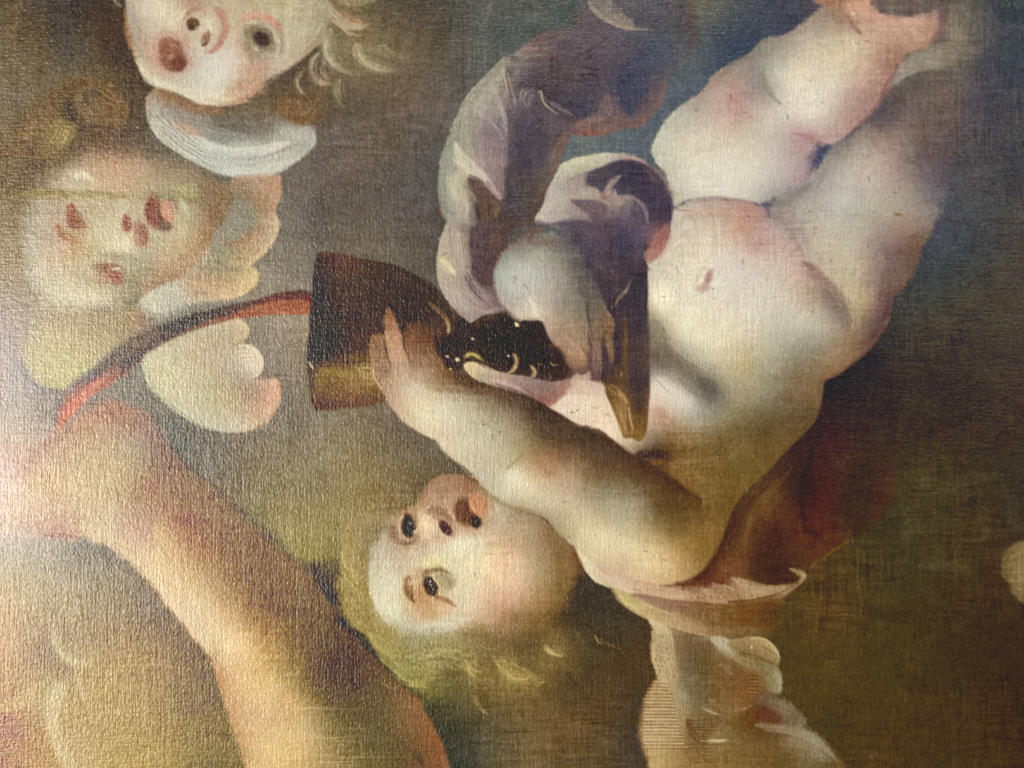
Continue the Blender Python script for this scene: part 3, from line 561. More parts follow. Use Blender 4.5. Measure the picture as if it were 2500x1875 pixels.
# --- dark cup
region(CUP, 'F 215,325 330,322 450,348 620,380 800,430 960,520 1060,620 1130,760 1120,900 1000,1000 700,1000 590,1100 640,1250 668,1318 550,1358,5 380,1378,6 230,1392,6 180,1370 150,1250 135,1060 140,1000 155,800 170,600 180,450 195,370', 4,
 'F 300,400,76,55,42 350,550,70,55,30 550,450,66,51,33 250,700,56,43,31 400,750,62,48,28 300,900,50,40,34 500,900,72,53,30 800,600,62,50,38 700,800,58,46,37 900,700,54,44,37 1000,600,60,50,37 1050,800,66,51,41 250,1130,128,103,46 420,1150,120,98,56 540,1150,138,114,64 195,1080,54,44,28 350,1250,106,76,42 250,1330,92,66,36 550,1280,98,72,42 500,1340,92,64,38 380,380,84,56,44 200,500,58,46,34 300,1030,60,46,28 500,1060,84,66,36 170,900,50,40,34 700,450,64,50,38 900,520,66,54,40')
stroke('F 215,335 350,345 600,400', 26, (92, 58, 44), .5, .8)
stroke('F 640,400 800,460 960,560 1080,700', 20, (48, 38, 30), .5, .8)
stroke('F 960,660 1050,740 1090,800 1090,870', 26, (130, 106, 70), .7, .6, .6, RIM); stroke('F 1070,790 1100,840 1092,875', 14, (190, 158, 112), .7, .5, .5, RIM)
stroke('F 150,1055 165,1085 185,1115', 14, (188, 178, 128), .85, .5); stroke('F 160,1120 180,1200 160,1240', 20, (64, 58, 36), .6, .7)
stroke('F 230,1110 350,1140 480,1120', 46, (146, 116, 46), .5, .8); stroke('F 500,1100 590,1110 620,1190 650,1280', 8, (196, 176, 120), .7, .6); stroke('F 480,1100 560,1104', 8, (178, 160, 108), .5, .6)
blob('F', 560, 1180, 50, 40, 0, (156, 134, 80), .5, .1)
stroke('F 200,1010 400,1060 560,1050', 26, (48, 38, 24), .4, .9)

# --- far leg, near leg, torso
region(LEG2, 'M 1180,780,10 1250,690,10 1320,585,8 1410,520,6 1540,468,8 1700,472,16 1790,600,24 1800,750,26 1760,900,30 1710,1050,26 1690,1200,22 1660,1400,18 N 1590,180,10 1540,260,6 1490,410,6 1430,530,6 1340,620,5 1310,750,5 1255,880,5 1150,1000,4 1000,1120,4 880,1185,4 700,1180 500,900 560,400 500,0 M 800,1150 900,1010', 8,
 """M 1500,560,96,91,82 1650,600,99,91,86 1400,700,99,91,86 1600,800,97,88,86 1350,900,138,123,110 1500,1000,108,97,92 1150,950,158,146,130 1050,1050,172,163,144 1200,1100,186,170,150 1400,1150,145,129,117 1600,1150,95,87,93 1000,1250,197,187,164 1200,1300,191,178,153 1450,1300,150,139,124 1620,1350,106,103,110 900,1350,197,187,167 1050,1450,191,184,150 1300,1450,171,162,138 1550,1430,142,134,130 960,1000,128,126,118 900,1100,160,156,142 850,1280,178,168,150 1280,800,92,84,82 1250,880,120,108,100
 N 900,150,202,190,157 1100,200,191,177,147 1350,180,145,123,107 1500,250,112,91,77 900,350,201,187,154 1100,400,191,174,142 1300,350,126,106,99 1430,420,110,89,79 900,450,196,180,147 1050,550,191,174,140 1150,650,176,153,117 1250,600,110,89,83 1350,560,108,86,76 1250,720,104,78,76 1080,750,170,149,114 1100,850,150,119,89 1200,850,98,74,66 1050,950,150,118,86 1000,1050,148,110,73 1150,950,108,79,65 800,300,196,180,150 780,60,186,176,148 820,480,186,166,136 900,900,156,132,98 900,1050,140,108,74""", c=30)
stroke('M 1330,560 1420,505 1560,462 1690,468', 16, (176, 168, 142), .45, .8)
stroke('M 1180,790 1050,885 960,950 900,1040', 40, (96, 94, 90), .6, .8, taper=0)
stroke('M 960,960 900,1080 840,1200 800,1290', 50, (150, 146, 134), .5, .9)

for i in range(7): stroke(f'M {820 + i * 90},{1420 + i % 3 * 16} {960 + i * 90},{1425 + i % 4 * 12}', 9, (206, 200, 174) if i % 2 else (150, 138, 116), .35, .7, lift=.7)
blob('M', 1362, 1448, 28, 12, 0, (126, 96, 62), .8, .4)
blob('M', 1010, 1340, 60, 40, 0, (206, 200, 184), .5, 0)

region(LEG1, 'I 528,1010 545,940 600,850 690,745 780,680 870,610 950,500 1050,430 1180,360 1255,285 1330,250 1450,220 1540,150 1640,80,6 1700,40,8 1690,-30,8 1740,-520 M 1250,-520 1190,0,10 1200,40,10 1270,92,8 1400,112,8 1540,100,8 1620,40,8 1670,60,6 1682,130,6 1665,200,6 1620,275,5 1530,330,5 1430,360,5 1390,420,5 1370,480,5 1320,560,6 1280,640,6 1215,720,6 1130,830,5 1000,925,6 900,970,8 800,1000,14 790,1100,20 760,1200,14 660,1260,10 560,1330,8 430,1378,6 I 1225,1372 1100,1352 950,1334 800,1348 680,1392 655,1260 605,1150 545,1080', 5,
 """I 570,1000,187,187,172 700,800,185,179,157 850,720,171,152,132 700,950,206,194,164 900,1000,216,202,174 1000,1150,224,214,188 800,1200,217,210,182 700,1280,191,184,160 1000,1290,222,214,191 1150,1300,219,207,181 950,850,205,187,162 1000,600,180,154,136 1080,650,182,146,128 1130,740,184,150,132 1150,550,166,142,124 950,530,148,120,96 1200,400,140,123,106 1250,520,139,129,115 1330,330,140,131,111 1300,480,166,161,146 1450,300,165,150,130 1500,400,202,187,157 1400,550,212,202,175 1600,600,224,213,185 1550,700,224,215,191 1750,550,217,205,178 1800,350,206,192,158 1850,250,201,187,158 1650,180,165,147,127 1750,120,150,129,110 1400,820,206,194,171 1250,750,196,177,153 1200,880,201,190,158 1350,950,206,187,163 1550,930,188,154,136 1480,900,196,167,148 1650,880,201,180,158 1800,780,190,166,144 1900,700,174,146,127 1450,1050,196,180,158 1350,1150,211,197,171 1500,1150,190,166,147 1550,1200,186,160,146 1400,1260,188,176,158 1400,1330,146,142,138 1200,1200,220,208,178 2000,500,184,155,131 2050,420,164,131,110 2100,550,158,125,106 1100,800,190,156,134 1300,620,150,140,124 1620,760,222,212,188
 M 1150,150,190,161,137 1300,200,190,161,134 1500,180,185,151,130 1250,130,190,151,132 1400,300,164,135,113 1600,200,168,135,119 1655,150,108,90,88 1300,330,159,130,106 1320,420,154,121,99 1250,520,164,130,113 1200,450,186,161,137 1050,150,150,116,97 1050,60,184,140,112 900,100,140,119,99 1000,-150,150,122,104 1480,60,150,130,118""", c=28, lift=.2)
stroke('I 1270,500 1290,580 1350,660 1440,725', 30, (130, 126, 112), .55, .8)
stroke('I 1230,420 1270,520 1290,570', 60, (136, 126, 112), .45, .9)
stroke('I 960,530 1080,450 1200,380 1300,300', 30, (124, 112, 98), .5, .9)
blob('I', 1600, 660, 190, 120, -35, (226, 218, 192), .55, 0)
blob('I', 1700, 470, 120, 60, -35, (216, 200, 170), .4, 0)
blob('I', 1000, 1180, 220, 110, 0, (226, 218, 192), .5, 0)
stroke('I 1070,540 1080,640 1110,720', 66, (172, 120, 104), .35, .9)
stroke('I 1110,730 1180,780 1240,820', 40, (180, 134, 116), .4, .9)
blob('I', 1590, 925, 70, 36, 15, (178, 132, 116), .5, .05)
stroke('I 1480,900 1560,920 1640,950', 20, (164, 110, 96), .4, .8)
stroke('I 1420,1080 1500,1010 1600,960', 50, (196, 160, 138), .4, .9)
stroke('I 1480,1230 1560,1190 1620,1160', 44, (178, 138, 122), .5, .9)
stroke('M 990,90 1030,150 1090,200 1130,260', 30, (140, 104, 86), .6, .8)
stroke('M 1020,20 1050,80 1070,110', 24, (206, 164, 132), .6, .7)
stroke('M 820,0 900,30 960,40', 40, (164, 106, 82), .7, .7)
stroke('M 1620,20 1680,90 1660,200 1610,270', 30, (104, 84, 86), .65, .8, taper=0)
stroke('M 1380,440 1300,590 1200,730 1060,880', 22, (120, 92, 86), .5, .8, taper=0)
stroke('M 1250,120 1400,140 1560,170', 36, (196, 150, 130), .5, .8)
region(BG, 'M 1190,-520 1195,0,14 1215,45,18 1290,92,18 1420,100,18 1560,80,18 1625,40,14 1640,-20 1640,-520', 8, 'M 1300,20,112,100,94 1450,50,104,94,92 1560,0,98,90,90 1300,-200,96,88,86', .8)
stroke('M 1340,540 1420,440 1560,390 1720,420', 46, (150, 148, 132), .55, .8)
stroke('M 1720,100 1740,300 1720,420', 60, (116, 112, 100), .5, .9)

region(KID, 'J 490,390 560,352 610,270 645,200 660,90 690,20,6 800,-40,6 950,-56,6 1100,-38,6 1230,-10,6 1310,40,10 1400,180,8 1500,270,8 1570,400,10 1690,520,10 1790,640,16 1830,760,18 1840,880,40 1850,1050,30 1830,1110,5 1715,1180,4 1690,1260,4 1670,1380,4 1600,1500,4 1480,1640,4 K 1280,590,4 1130,735,4 1050,880,5 1000,1050,5 930,1200,5 800,1300,8 500,1100 300,800 250,330 0,240 F 1950,1480 1770,1370,4 1760,1330,5 1850,1250,6 1920,1180,6 J 100,1130 200,1000 480,700', 5,
 """J 600,450,217,207,181 800,300,221,207,178 700,130,200,187,162 1000,150,205,182,152 1150,130,196,152,118 1250,280,205,176,152 1000,400,226,214,191 580,650,242,231,193 700,620,226,217,188 1100,600,223,212,188 1350,500,213,200,175 1480,420,205,182,158 1600,600,186,162,132 1500,700,211,197,168 1650,750,200,186,153 700,850,223,214,178 950,900,231,220,181 1200,900,215,201,167 1450,900,190,181,152 1650,950,165,150,122 1750,800,176,160,132 900,1050,205,196,162 1150,1100,191,174,128 1350,1100,170,159,127 1550,1050,149,130,99 1650,1150,138,109,78 1750,1050,158,124,86 1050,1250,170,159,127 1300,1300,149,137,106 1500,1250,129,105,73 1600,1350,119,92,61 570,1200,227,214,191 700,1320,217,207,188 620,1270,222,210,183 850,1430,170,166,147 570,1420,196,167,143 600,1500,165,149,120 1000,1450,149,138,107 1200,1450,124,105,66 1400,1450,109,85,55 700,1580,129,108,71 1000,1580,114,95,56 1300,1580,104,82,46
 620,1020,122,110,87 720,1110,130,120,96 850,1200,116,104,82 920,1270,105,98,83 555,850,145,131,99 545,1080,118,104,89 560,960,128,116,90 700,980,170,158,130 800,1090,170,160,130 1000,1180,170,160,126 1000,-20,186,160,134 1200,60,190,146,116 1300,100,178,150,132 520,550,206,196,166 530,700,196,182,146 60,1250,227,207,183 150,1400,227,208,178 280,1580,224,208,178 100,1330,230,215,186 -60,1330,226,206,184 1680,600,150,128,102 1770,720,140,124,104 780,1300,214,206,184
 K 700,320,130,111,76 550,430,60,46,40 800,450,124,105,66 1000,400,117,98,58 1200,400,119,95,53 700,550,124,98,56 900,600,121,98,53 1100,600,119,96,49 1000,800,117,92,46 950,950,134,105,53 1400,350,117,88,49 1450,150,114,90,66 1600,150,104,82,58 450,330,170,160,136 900,250,150,140,112""", c=24, lift=.2)
# belly modelling
stroke('J 700,10 800,-20 950,-40 1100,-30 1230,-5', 22, (150, 128, 108), .5, .8, taper=0)
stroke('J 760,60 950,40 1150,60 1300,90', 70, (200, 158, 126), .35, .9)
for i in range(16): stroke(f'J {1010 + i * 16},{70 + i % 4 * 34} {1100 + i * 14},{64 + i % 4 * 34} {1190 + i * 12},{80 + i % 4 * 34}', 10, (190, 146, 110) if i % 2 else (206, 164, 130), .35, .8)
blob('J', 1250, 280, 90, 70, 0, (194, 150, 130), .35, 0)
blob('J', 600, 620, 70, 90, -20, (246, 238, 200), .7, 0)
stroke('J 530,520 560,660 640,780', 30, (240, 230, 196), .5, .8)
blob('J', 900, 850, 160, 90, 10, (234, 224, 188), .45, 0)
blob('J', 1100, 650, 200, 180, 0, (226, 216, 192), .35, 0)
stroke('J 900,380 850,470 810,560', 30, (206, 188, 150), .6, .8, .7)
blob('J', 910, 490, 26, 55, 20, (176, 128, 106), .85, .2); blob('J', 870, 560, 46, 30, -10, (196, 160, 136), .7, .05)
stroke('J 870,400 910,400 950,440', 22, (236, 226, 192), .6, .6, .7)
stroke('J 520,700 600,850 720,1000 900,1120 1000,1230', 14, (206, 192, 150), .35, .8)
stroke('J 540,780 600,900 660,980', 60, (134, 122, 94), .55, .9)
stroke('J 560,930 680,1050 820,1150 960,1270', 96, (120, 110, 86), .65, .8, .5)
stroke('J 860,1180 930,1250 970,1290', 70, (100, 94, 80), .6, .8)
stroke('J 720,1180 860,1300 960,1300', 40, (126, 116, 92), .4, .9)
stroke('J 560,1180 660,1270 800,1370', 90, (224, 214, 190), .6, .8, .5)
stroke('J 520,1120 560,1180 680,1300', 10, (150, 136, 112), .4, .8)
blob('J', 580, 1420, 70, 50, 20, (192, 154, 132), .5, 0)
stroke('J 1560,390 1660,490 1780,610 1830,740 1830,880', 62, (134, 110, 92), .65, .8, .5, taper=2)
stroke('J 1580,420 1640,470 1700,520', 50, (164, 116, 98), .5, .9)
stroke('J 1790,640 1830,740 1815,860', 44, (118, 106, 92), .5, .9)
# the fold where hip and thigh meet: a plain soft shade
stroke('I 1290,1395 1420,1360 1540,1290 1640,1210', 60, (128, 122, 118), .6, .9, .4)
stroke('J 1300,30 1400,90 1480,200 1560,370', 60, (148, 128, 122), .6, .9, .4)
stroke('J 1360,0 1450,60 1540,180 1600,330', 70, (150, 136, 130), .45, .95, .4)
stroke('J 1640,1190 1700,1180 1800,1120', 20, (120, 84, 66), .5, .8)
stroke('J 1690,1180 1850,1090 2000,950 N 1300,760', 26, (140, 92, 78), .45, .8, taper=0)
stroke('K 1000,1020 1080,840 1300,580 1480,400 1640,200', 18, (150, 118, 62), .4, .8, taper=0)
stroke('J 1420,1380 1500,1300 1640,1280', 60, (118, 92, 62), .5, .9)
stroke('J 1150,950 1170,1050 1160,1200', 40, (210, 182, 124), .35, .9); stroke('J 1300,930 1310,1000', 30, (208, 186, 138), .3, .9)
stroke('K 640,500 760,580 870,720', 26, (150, 118, 66), .5, .8, .9); stroke('K 700,460 820,560 900,680', 30, (146, 116, 66), .4, .8, .9)
for i in range(24):
    x, y = random.uniform(600, 1250), random.uniform(360, 900)
    stroke(f'K {x:.0f},{y:.0f} {x + 40:.0f},{y + 50:.0f} {x + 60:.0f},{y + 110:.0f}', 9, (146, 118, 68) if i % 2 else (100, 80, 44), .35, .7)

# --- mauve drapery
region(DRAPE, 'E 1950,-520 1980,0 1995,110,8 1920,190,8 1750,220,7 1650,285 1560,345 1480,400 1425,460 1330,540 1240,640 1180,740 1120,860 1070,980 1038,1080 1026,1200 1036,1330 1062,1450 F 1050,0 1085,110 1048,200 1018,330 1016,480 1050,580 1100,660 1130,705 1200,770 1240,795 1330,745 1430,735 1520,745 1600,800 1480,600 1500,200 1680,140 E 1680,1500 1720,1400,5 1760,1290,5 1820,1200,5 1850,1100,5 1880,1000,5 1935,902,5 I 60,915,5 180,916,6 300,882,8 430,860,8 540,770,8 605,680,8 640,540,10 730,420,12 830,325,8 845,200,10 780,0,10 770,-520', 4,
 """E 1900,600,68,56,61 1700,1000,70,56,60 1650,800,67,54,60 1600,1300,66,55,56 I 200,300,82,67,73 500,200,66,64,74 500,400,62,62,75 380,650,50,50,68 260,700,92,73,73 560,650,98,76,72 400,850,112,81,69 E 1850,950,98,71,56 1800,1150,92,74,62 1700,1350,82,64,53 I 700,80,72,66,72 300,150,78,70,76 780,250,74,66,66 700,300,70,70,78 E 1750,250,86,68,68 1900,300,75,65,71 1600,500,74,65,71 1350,600,132,127,116 1200,900,132,128,114 1100,1100,130,130,116 1080,1300,126,130,119 1400,750,126,111,113 1350,1000,126,108,109 1400,1200,152,132,127 1250,1120,172,162,132 1150,1250,177,167,137 1180,1350,152,147,127 1300,1250,90,70,60 1400,1150,130,108,102 1380,1400,84,65,50 1300,1450,84,71,64 1180,1550,152,147,127 1300,1600,108,94,84 1430,950,126,101,96 1500,850,84,68,68 1480,1200,86,66,62 1480,1450,74,58,54 1460,560,110,102,96 1500,650,88,74,76 1240,780,126,120,110 1550,430,112,108,106 1640,320,116,92,86 2000,800,62,54,62
 I 60,860,112,76,62 100,500,72,58,66 150,800,84,66,66 480,600,74,62,72 F 1130,200,167,157,137 1130,350,177,162,142 1080,400,206,191,152 1150,600,161,150,132 1250,650,166,150,142 1300,550,84,68,66 1250,300,80,66,64 1350,400,78,60,58 1350,680,150,131,131 1260,750,150,133,129 1420,690,104,85,85 1320,600,140,126,112 1050,450,172,160,138 1200,200,120,106,98 1450,200,86,60,50 1420,500,82,62,60 E 1480,1600,74,56,52 1600,1480,74,56,50""", c=22, lift=.25, wob=.6)
stroke('E 1560,350 1480,420 1330,560 1210,720', 30, (142, 146, 142), .5, .7, .8)
stroke('E 1600,330 1700,330 1850,310', 22, (132, 108, 104), .5, .8)
stroke('E 1640,290 1760,235 1950,210', 40, (98, 70, 68), .45, .9)
stroke('E 1470,460 1480,560 1510,680 1530,760', 44, (176, 162, 134), .85, .5, .9)
stroke('E 1500,460 1530,600 1560,740', 26, (110, 96, 94), .5, .8, .8)
stroke('E 1560,460 1545,560 1540,640', 20, (120, 106, 104), .5, .8, .8)
stroke('E 1640,610 1600,640 1580,720', 22, (138, 124, 112), .7, .6, .9); stroke('E 1650,620 1640,690 1625,745', 24, (126, 112, 104), .7, .6, .9)
stroke('E 1700,610 1720,670 1770,730 1850,780', 20, (156, 138, 112), .85, .5, .6); stroke('E 1780,690 1860,740 1950,790', 22, (110, 92, 92), .5, .8, .8)
stroke('E 1200,760 1200,900 1180,1000', 60, (146, 142, 124), .4, .8, .9); stroke('E 1290,740 1270,860 1250,980', 70, (132, 122, 118), .45, .8, .9)
stroke('E 1400,640 1430,760 1480,900 1470,960', 34, (142, 122, 120), .5, .7, .9)
stroke('E 1330,800 1300,900 1290,1020', 50, (118, 104, 110), .5, .8, .8)
stroke('E 1140,980 1160,1080 1230,1170 1330,1230', 60, (196, 188, 156), .75, .6, .9)
stroke('E 1220,1110 1310,1170 1380,1260 1430,1340', 60, (168, 148, 142), .7, .6, .9)
stroke('E 1090,1180 1120,1280 1190,1380 1210,1480', 54, (186, 178, 146), .65, .7, .9)
stroke('E 1250,1220 1300,1280 1380,1370 1400,1480', 70, (86, 66, 56), .6, .8, .6)
stroke('E 1270,1380 1290,1460 1300,1560', 26, (66, 52, 46), .5, .8); stroke('E 1370,1380 1380,1420 1370,1480', 22, (58, 46, 42), .5, .8)
stroke('E 1420,860 1460,1000 1460,1200 1440,1380', 40, (134, 104, 98), .45, .9, .8)
stroke('E 1035,1200 1045,1340 1080,1480', 30, (120, 132, 126), .6, .7, .9)
stroke('E 1090,1420 1140,1480 1220,1520', 26, (140, 138, 122), .4, .8, .9)
stroke('F 1060,340 1080,420 1140,470', 46, (218, 204, 162), .8, .6, .8)
stroke('F 1090,120 1060,240 1030,360', 30, (188, 174, 146), .5, .7, .8); stroke('F 1150,140 1140,300 1180,440', 46, (176, 160, 142), .5, .7, .9)
stroke('F 1220,380 1260,500 1330,620 1420,700', 34, (160, 146, 142), .6, .7, .9); stroke('F 1210,440 1240,520 1300,600', 14, (70, 58, 58), .6, .7); stroke('F 1250,540 1320,620 1400,690', 14, (84, 68, 66), .5, .7)
stroke('F 1100,560 1180,640 1250,760', 50, (172, 156, 140), .5, .8, .9)
stroke('F 1280,720 1380,700 1480,720', 26, (140, 122, 118), .5, .8, .8)
stroke('E 1040,1400 1050,1440 1062,1480', 16, (158, 108, 70), .6, .7)
stroke('I 100,10 160,90 260,150 370,190 560,205', 30, (152, 136, 112), .8, .6, .9)
region(FOLDTOP, 'I 80,-520 100,0,8 150,60,8 260,150,8 420,190,10 340,100,12 260,0,14 240,-520', 10, 'I 150,30,112,104,100 250,110,124,110,106 300,150,132,112,102', .8)
stroke('I 60,60 40,150 60,200', 70, (92, 68, 60), .55, .9)
stroke('I 330,560 340,680 380,770', 70, (46, 48, 68), .6, .8, .5); stroke('I 430,540 460,620 440,660', 50, (54, 54, 74), .5, .8)
stroke('I 230,640 240,740 300,810', 40, (122, 94, 88), .5, .8, .9); stroke('I 620,540 600,660 520,760', 30, (120, 88, 78), .5, .8)
stroke('I 20,860 140,810 240,790', 46, (132, 96, 80), .6, .8, .8); stroke('I 20,900 150,905 280,870', 26, (134, 82, 66), .5, .8)
stroke('I 380,840 460,830 540,760', 40, (120, 80, 68), .5, .8)
stroke('I 0,400 120,330 300,210', 16, (52, 46, 56), .5, .8); stroke('I 30,450 120,465 200,480', 8, (44, 38, 46), .6, .6); stroke('I 60,505 110,505 160,520', 8, (44, 38, 46), .6, .6)
stroke('I 280,420 380,330 470,300', 80, (92, 72, 76), .4, .9); stroke('I 790,0 800,120 780,200', 50, (84, 60, 58), .5, .9)
stroke('E 1900,920 1840,1000 1800,1130 1760,1260', 50, (108, 78, 60), .5, .8)
stroke('E 1700,1180 1660,1330 1640,1480', 50, (60, 50, 50), .4, .9)

# --- second fold, cuff and hanging dark cloth
region(FOLD, 'E 1678,1500 1720,1410 1745,1330 1775,1260 1830,1150 1870,1105 1930,1075 2080,1045 I 130,1050 250,1040 400,1058 515,1110,5 560,1180,6 625,1300,6 655,1400,6 660,1480,5 J 655,120,6 600,250,6 500,360,5 470,380 F 2100,500 2000,320 1850,180 1750,130', 4,
 """E 1800,1350,167,152,142 1750,1460,172,157,147 1950,1120,177,167,137 1950,1250,140,120,115 2080,1320,150,136,126 2100,1200,60,50,58 1960,1410,75,60,62 1850,1250,160,146,130 1900,1180,154,140,124 I 150,1200,58,48,56 350,1150,55,46,56 450,1250,58,48,58 560,1380,62,50,60 250,1280,118,99,90 320,1330,152,129,110 60,1400,108,90,95 100,1550,75,56,55 300,1480,90,75,78 280,1600,55,48,58 480,1450,84,70,75 590,1450,68,54,60 60,1090,182,174,140 250,1060,186,172,146 420,1080,150,118,106 540,1150,92,68,66 150,1320,150,134,122 600,1300,112,76,70
 J 60,100,90,78,85 200,250,75,58,60 350,200,68,55,60 580,200,136,92,74 -60,30,104,88,90 F 1850,250,80,70,68 2000,330,66,58,60""", c=22, lift=.3, wob=.6)
stroke('E 1860,1130 1950,1090 2100,1060 I 250,1050 400,1065', 40, (196, 188, 152), .7, .6, .9)
stroke('I 270,1050 400,1065 510,1112', 18, (206, 178, 150), .6, .6, .6)
stroke('E 1880,1120 1800,1260 1760,1400', 40, (178, 166, 150), .5, .7, .9); stroke('E 1800,1300 1850,1380 1700,1480', 50, (184, 170, 156), .5, .8, .8)
stroke('E 1700,1470 1850,1480 2040,1475', 26, (190, 176, 166), .5, .8, .8); stroke('E 2000,1180 1920,1260 1960,1330', 34, (134, 116, 114), .5, .8)
stroke('I 0,1360 100,1360 170,1350', 14, (60, 48, 52), .6, .7); stroke('I 0,1320 90,1310 170,1340', 30, (158, 142, 128), .5, .8, .8)
stroke('I 260,1200 230,1280 270,1340 320,1380', 34, (156, 130, 110), .75, .6, .9, SCAB); stroke('I 280,1330 350,1310 410,1340 470,1400 500,1500 510,1620', 16, (150, 124, 110), .6, .7, .8)
blob('I', 310, 1350, 40, 30, 0, (160, 134, 116), .7, .3); blob('I', 215, 1330, 26, 20, 0, (126, 84, 58), .6, .2)
stroke('I 540,1160 590,1260 640,1360', 40, (134, 92, 78), .5, .8); stroke('I 200,1180 420,1110 520,1180', 50, (50, 42, 52), .5, .9)
stroke('I 330,1400 340,1520 310,1620', 40, (96, 80, 82), .4, .9); stroke('I 400,1420 440,1540 420,1640', 50, (62, 52, 60), .4, .9)
region(KID, 'J 500,360 530,290,5 580,190,5 630,130,5 650,160,5 635,220,5 600,290,5 545,370,4 515,395', 4, 'J 590,200,150,94,74 540,310,156,112,88 630,160,146,102,84', .8)

region(SCAB, 'J -40,300,10 60,220,12 200,120,12 420,160,12 500,300,6 480,375,4 495,450 500,650 512,900 518,1180,3 505,1400,3 492,1520,3 462,1588,3 430,1596,3 395,1575,3 360,1578,3 330,1560,3 300,1470,3 250,1350,4 215,1270,4 198,1220 120,1190,5 -20,1170,6 -160,1170,8 -120,1040 230,950 200,720 100,480 20,380', 4,
 """J 60,200,84,68,74 200,250,74,57,60 350,200,68,55,60 430,450,54,47,50 300,450,82,66,62 440,800,62,55,58 430,1200,62,52,52 300,1000,60,48,52 485,1300,108,82,54 260,1290,122,93,48 330,1400,152,117,57 440,1510,122,92,42 390,1430,112,82,46 220,500,70,56,58 140,380,62,54,58 320,750,64,52,52 400,600,56,48,50 480,700,78,66,60 495,1000,92,72,56 230,1180,74,58,50 350,1150,96,72,46 330,1530,150,112,54 440,1350,72,56,44 60,1120,80,62,56 -60,1120,90,68,60 150,1080,88,68,62 340,1000,88,66,46 350,850,76,58,50""", c=18, lift=.25, wob=.6)
stroke('J 400,480 370,560 300,630 280,700', 16, (132, 112, 80), .7, .6, .6); stroke('J 380,500 360,590', 12, (150, 132, 96), .6, .6)
stroke('J 470,390 490,440 500,520', 16, (40, 34, 36), .6, .6)
stroke('J 440,420 430,700 440,1000 440,1350', 80, (58, 50, 54), .45, .9, taper=0); stroke('J 350,760 345,950 355,1150', 22, (108, 80, 46), .6, .7)
stroke('J 505,700 512,1000 512,1250', 10, (120, 100, 86), .5, .7, taper=0)
stroke('J 230,1220 300,1280 350,1370 340,1470 330,1540', 50, (158, 122, 62), .6, .7, .9, SCAB); stroke('J 300,1260 350,1310 360,1350', 24, (196, 160, 88), .7, .6, .8)
stroke('J 370,1370 385,1460 410,1540', 16, (196, 164, 104), .7, .5, .7); stroke('J 210,1240 280,1380 310,1480', 20, (104, 74, 36), .5, .8)
stroke('J 330,1440 350,1510 350,1560', 14, (204, 164, 96), .6, .5); stroke('J 360,1380 370,1460 375,1550', 12, (76, 54, 34), .6, .6)
stroke('J 400,1540 440,1560 480,1500', 36, (136, 104, 50), .5, .7); stroke('J 485,1340 480,1440 440,1540', 30, (132, 100, 60), .5, .8, .8)
stroke('J 320,1160 330,1120', 16, (150, 126, 84), .5, .7)
stroke('J 240,280 260,440 270,460', 20, (110, 92, 88), .5, .7); stroke('J 20,290 80,400 150,470', 40, (62, 56, 62), .5, .8)

# --- right forearm and hand
region(ARM1, 'F 1396,520 1405,420 1455,315,5 1560,250,8 1700,205,10 1820,205,10 1920,260,10 1990,350,8 2050,460,8 2100,560,8 2150,650,6 J 230,735,5 272,820,4 275,900,4 290,960,4 280,1060,4 240,1090,4 200,1060,4 180,1130,4 140,1190,5 60,1140,5 0,1150,5 F 1930,1100,5 1880,1020 1800,945 1755,855 1725,790 1660,785 1560,780 1480,725 1425,640', 4,
 'F 1450,550,167,172,167 1550,400,176,176,170 1700,300,150,151,139 1850,300,105,101,93 1700,500,181,176,162 1900,500,134,125,106 1600,650,187,177,157 1670,730,218,204,174 1800,700,165,149,127 1950,650,114,112,99 2000,500,84,80,71 2050,700,110,103,84 1850,850,165,141,112 2000,900,138,118,92 1900,1000,150,121,94 2000,1030,166,132,100 2100,950,104,85,66 2150,800,118,95,71 1480,400,150,156,152 2080,1100,95,76,68 1800,600,166,153,133 1450,650,166,156,144 1580,300,120,112,98 1500,500,176,180,172 1900,750,150,134,110 2170,900,116,88,62 2200,1000,84,66,60 2160,1060,104,82,70 1830,930,156,130,102 1950,1080,112,84,68', c=22, lift=.2)
stroke('F 1400,560 1420,650 1500,730', 14, (104, 84, 78), .5, .7, taper=0); stroke('F 1560,262 1450,330 1405,430', 22, (128, 84, 66), .45, .8, taper=0)
stroke('F 1640,620 1680,700 1690,770', 34, (228, 216, 182), .7, .6, .9); blob('F', 1500, 560, 60, 100, 0, (176, 182, 176), .4, 0)
stroke('F 1950,380 2000,520 2040,680 2050,880', 60, (84, 78, 66), .5, .9); stroke('F 2020,660 2040,780 2060,900', 9, (62, 54, 46), .7, .6)
stroke('F 1900,900 1960,980 2020,1030', 40, (176, 146, 112), .6, .8, .8); stroke('F 1880,990 1940,1060 2000,1080', 20, (118, 90, 70), .5, .8)
stroke('F 2040,920 2080,1000 2100,1130', 16, (72, 56, 52), .7, .6); stroke('J 100,860 120,1000 110,1100', 14, (70, 54, 48), .6, .7)
stroke('J 190,720 250,780 270,860', 30, (148, 118, 88), .6, .7, .8); stroke('J 230,900 260,1000 270,1060', 26, (140, 106, 66), .6, .7, .8)
stroke('J 200,880 210,980 230,1080', 12, (58, 44, 48), .6, .7); stroke('J 140,1060 150,1130 140,1180', 26, (128, 100, 86), .6, .7, .8)
stroke('J 20,960 60,1020 70,1080', 30, (164, 128, 92), .5, .8)
blob('F', 1700, 240, 160, 40, 5, (110, 78, 62), .5, .05)

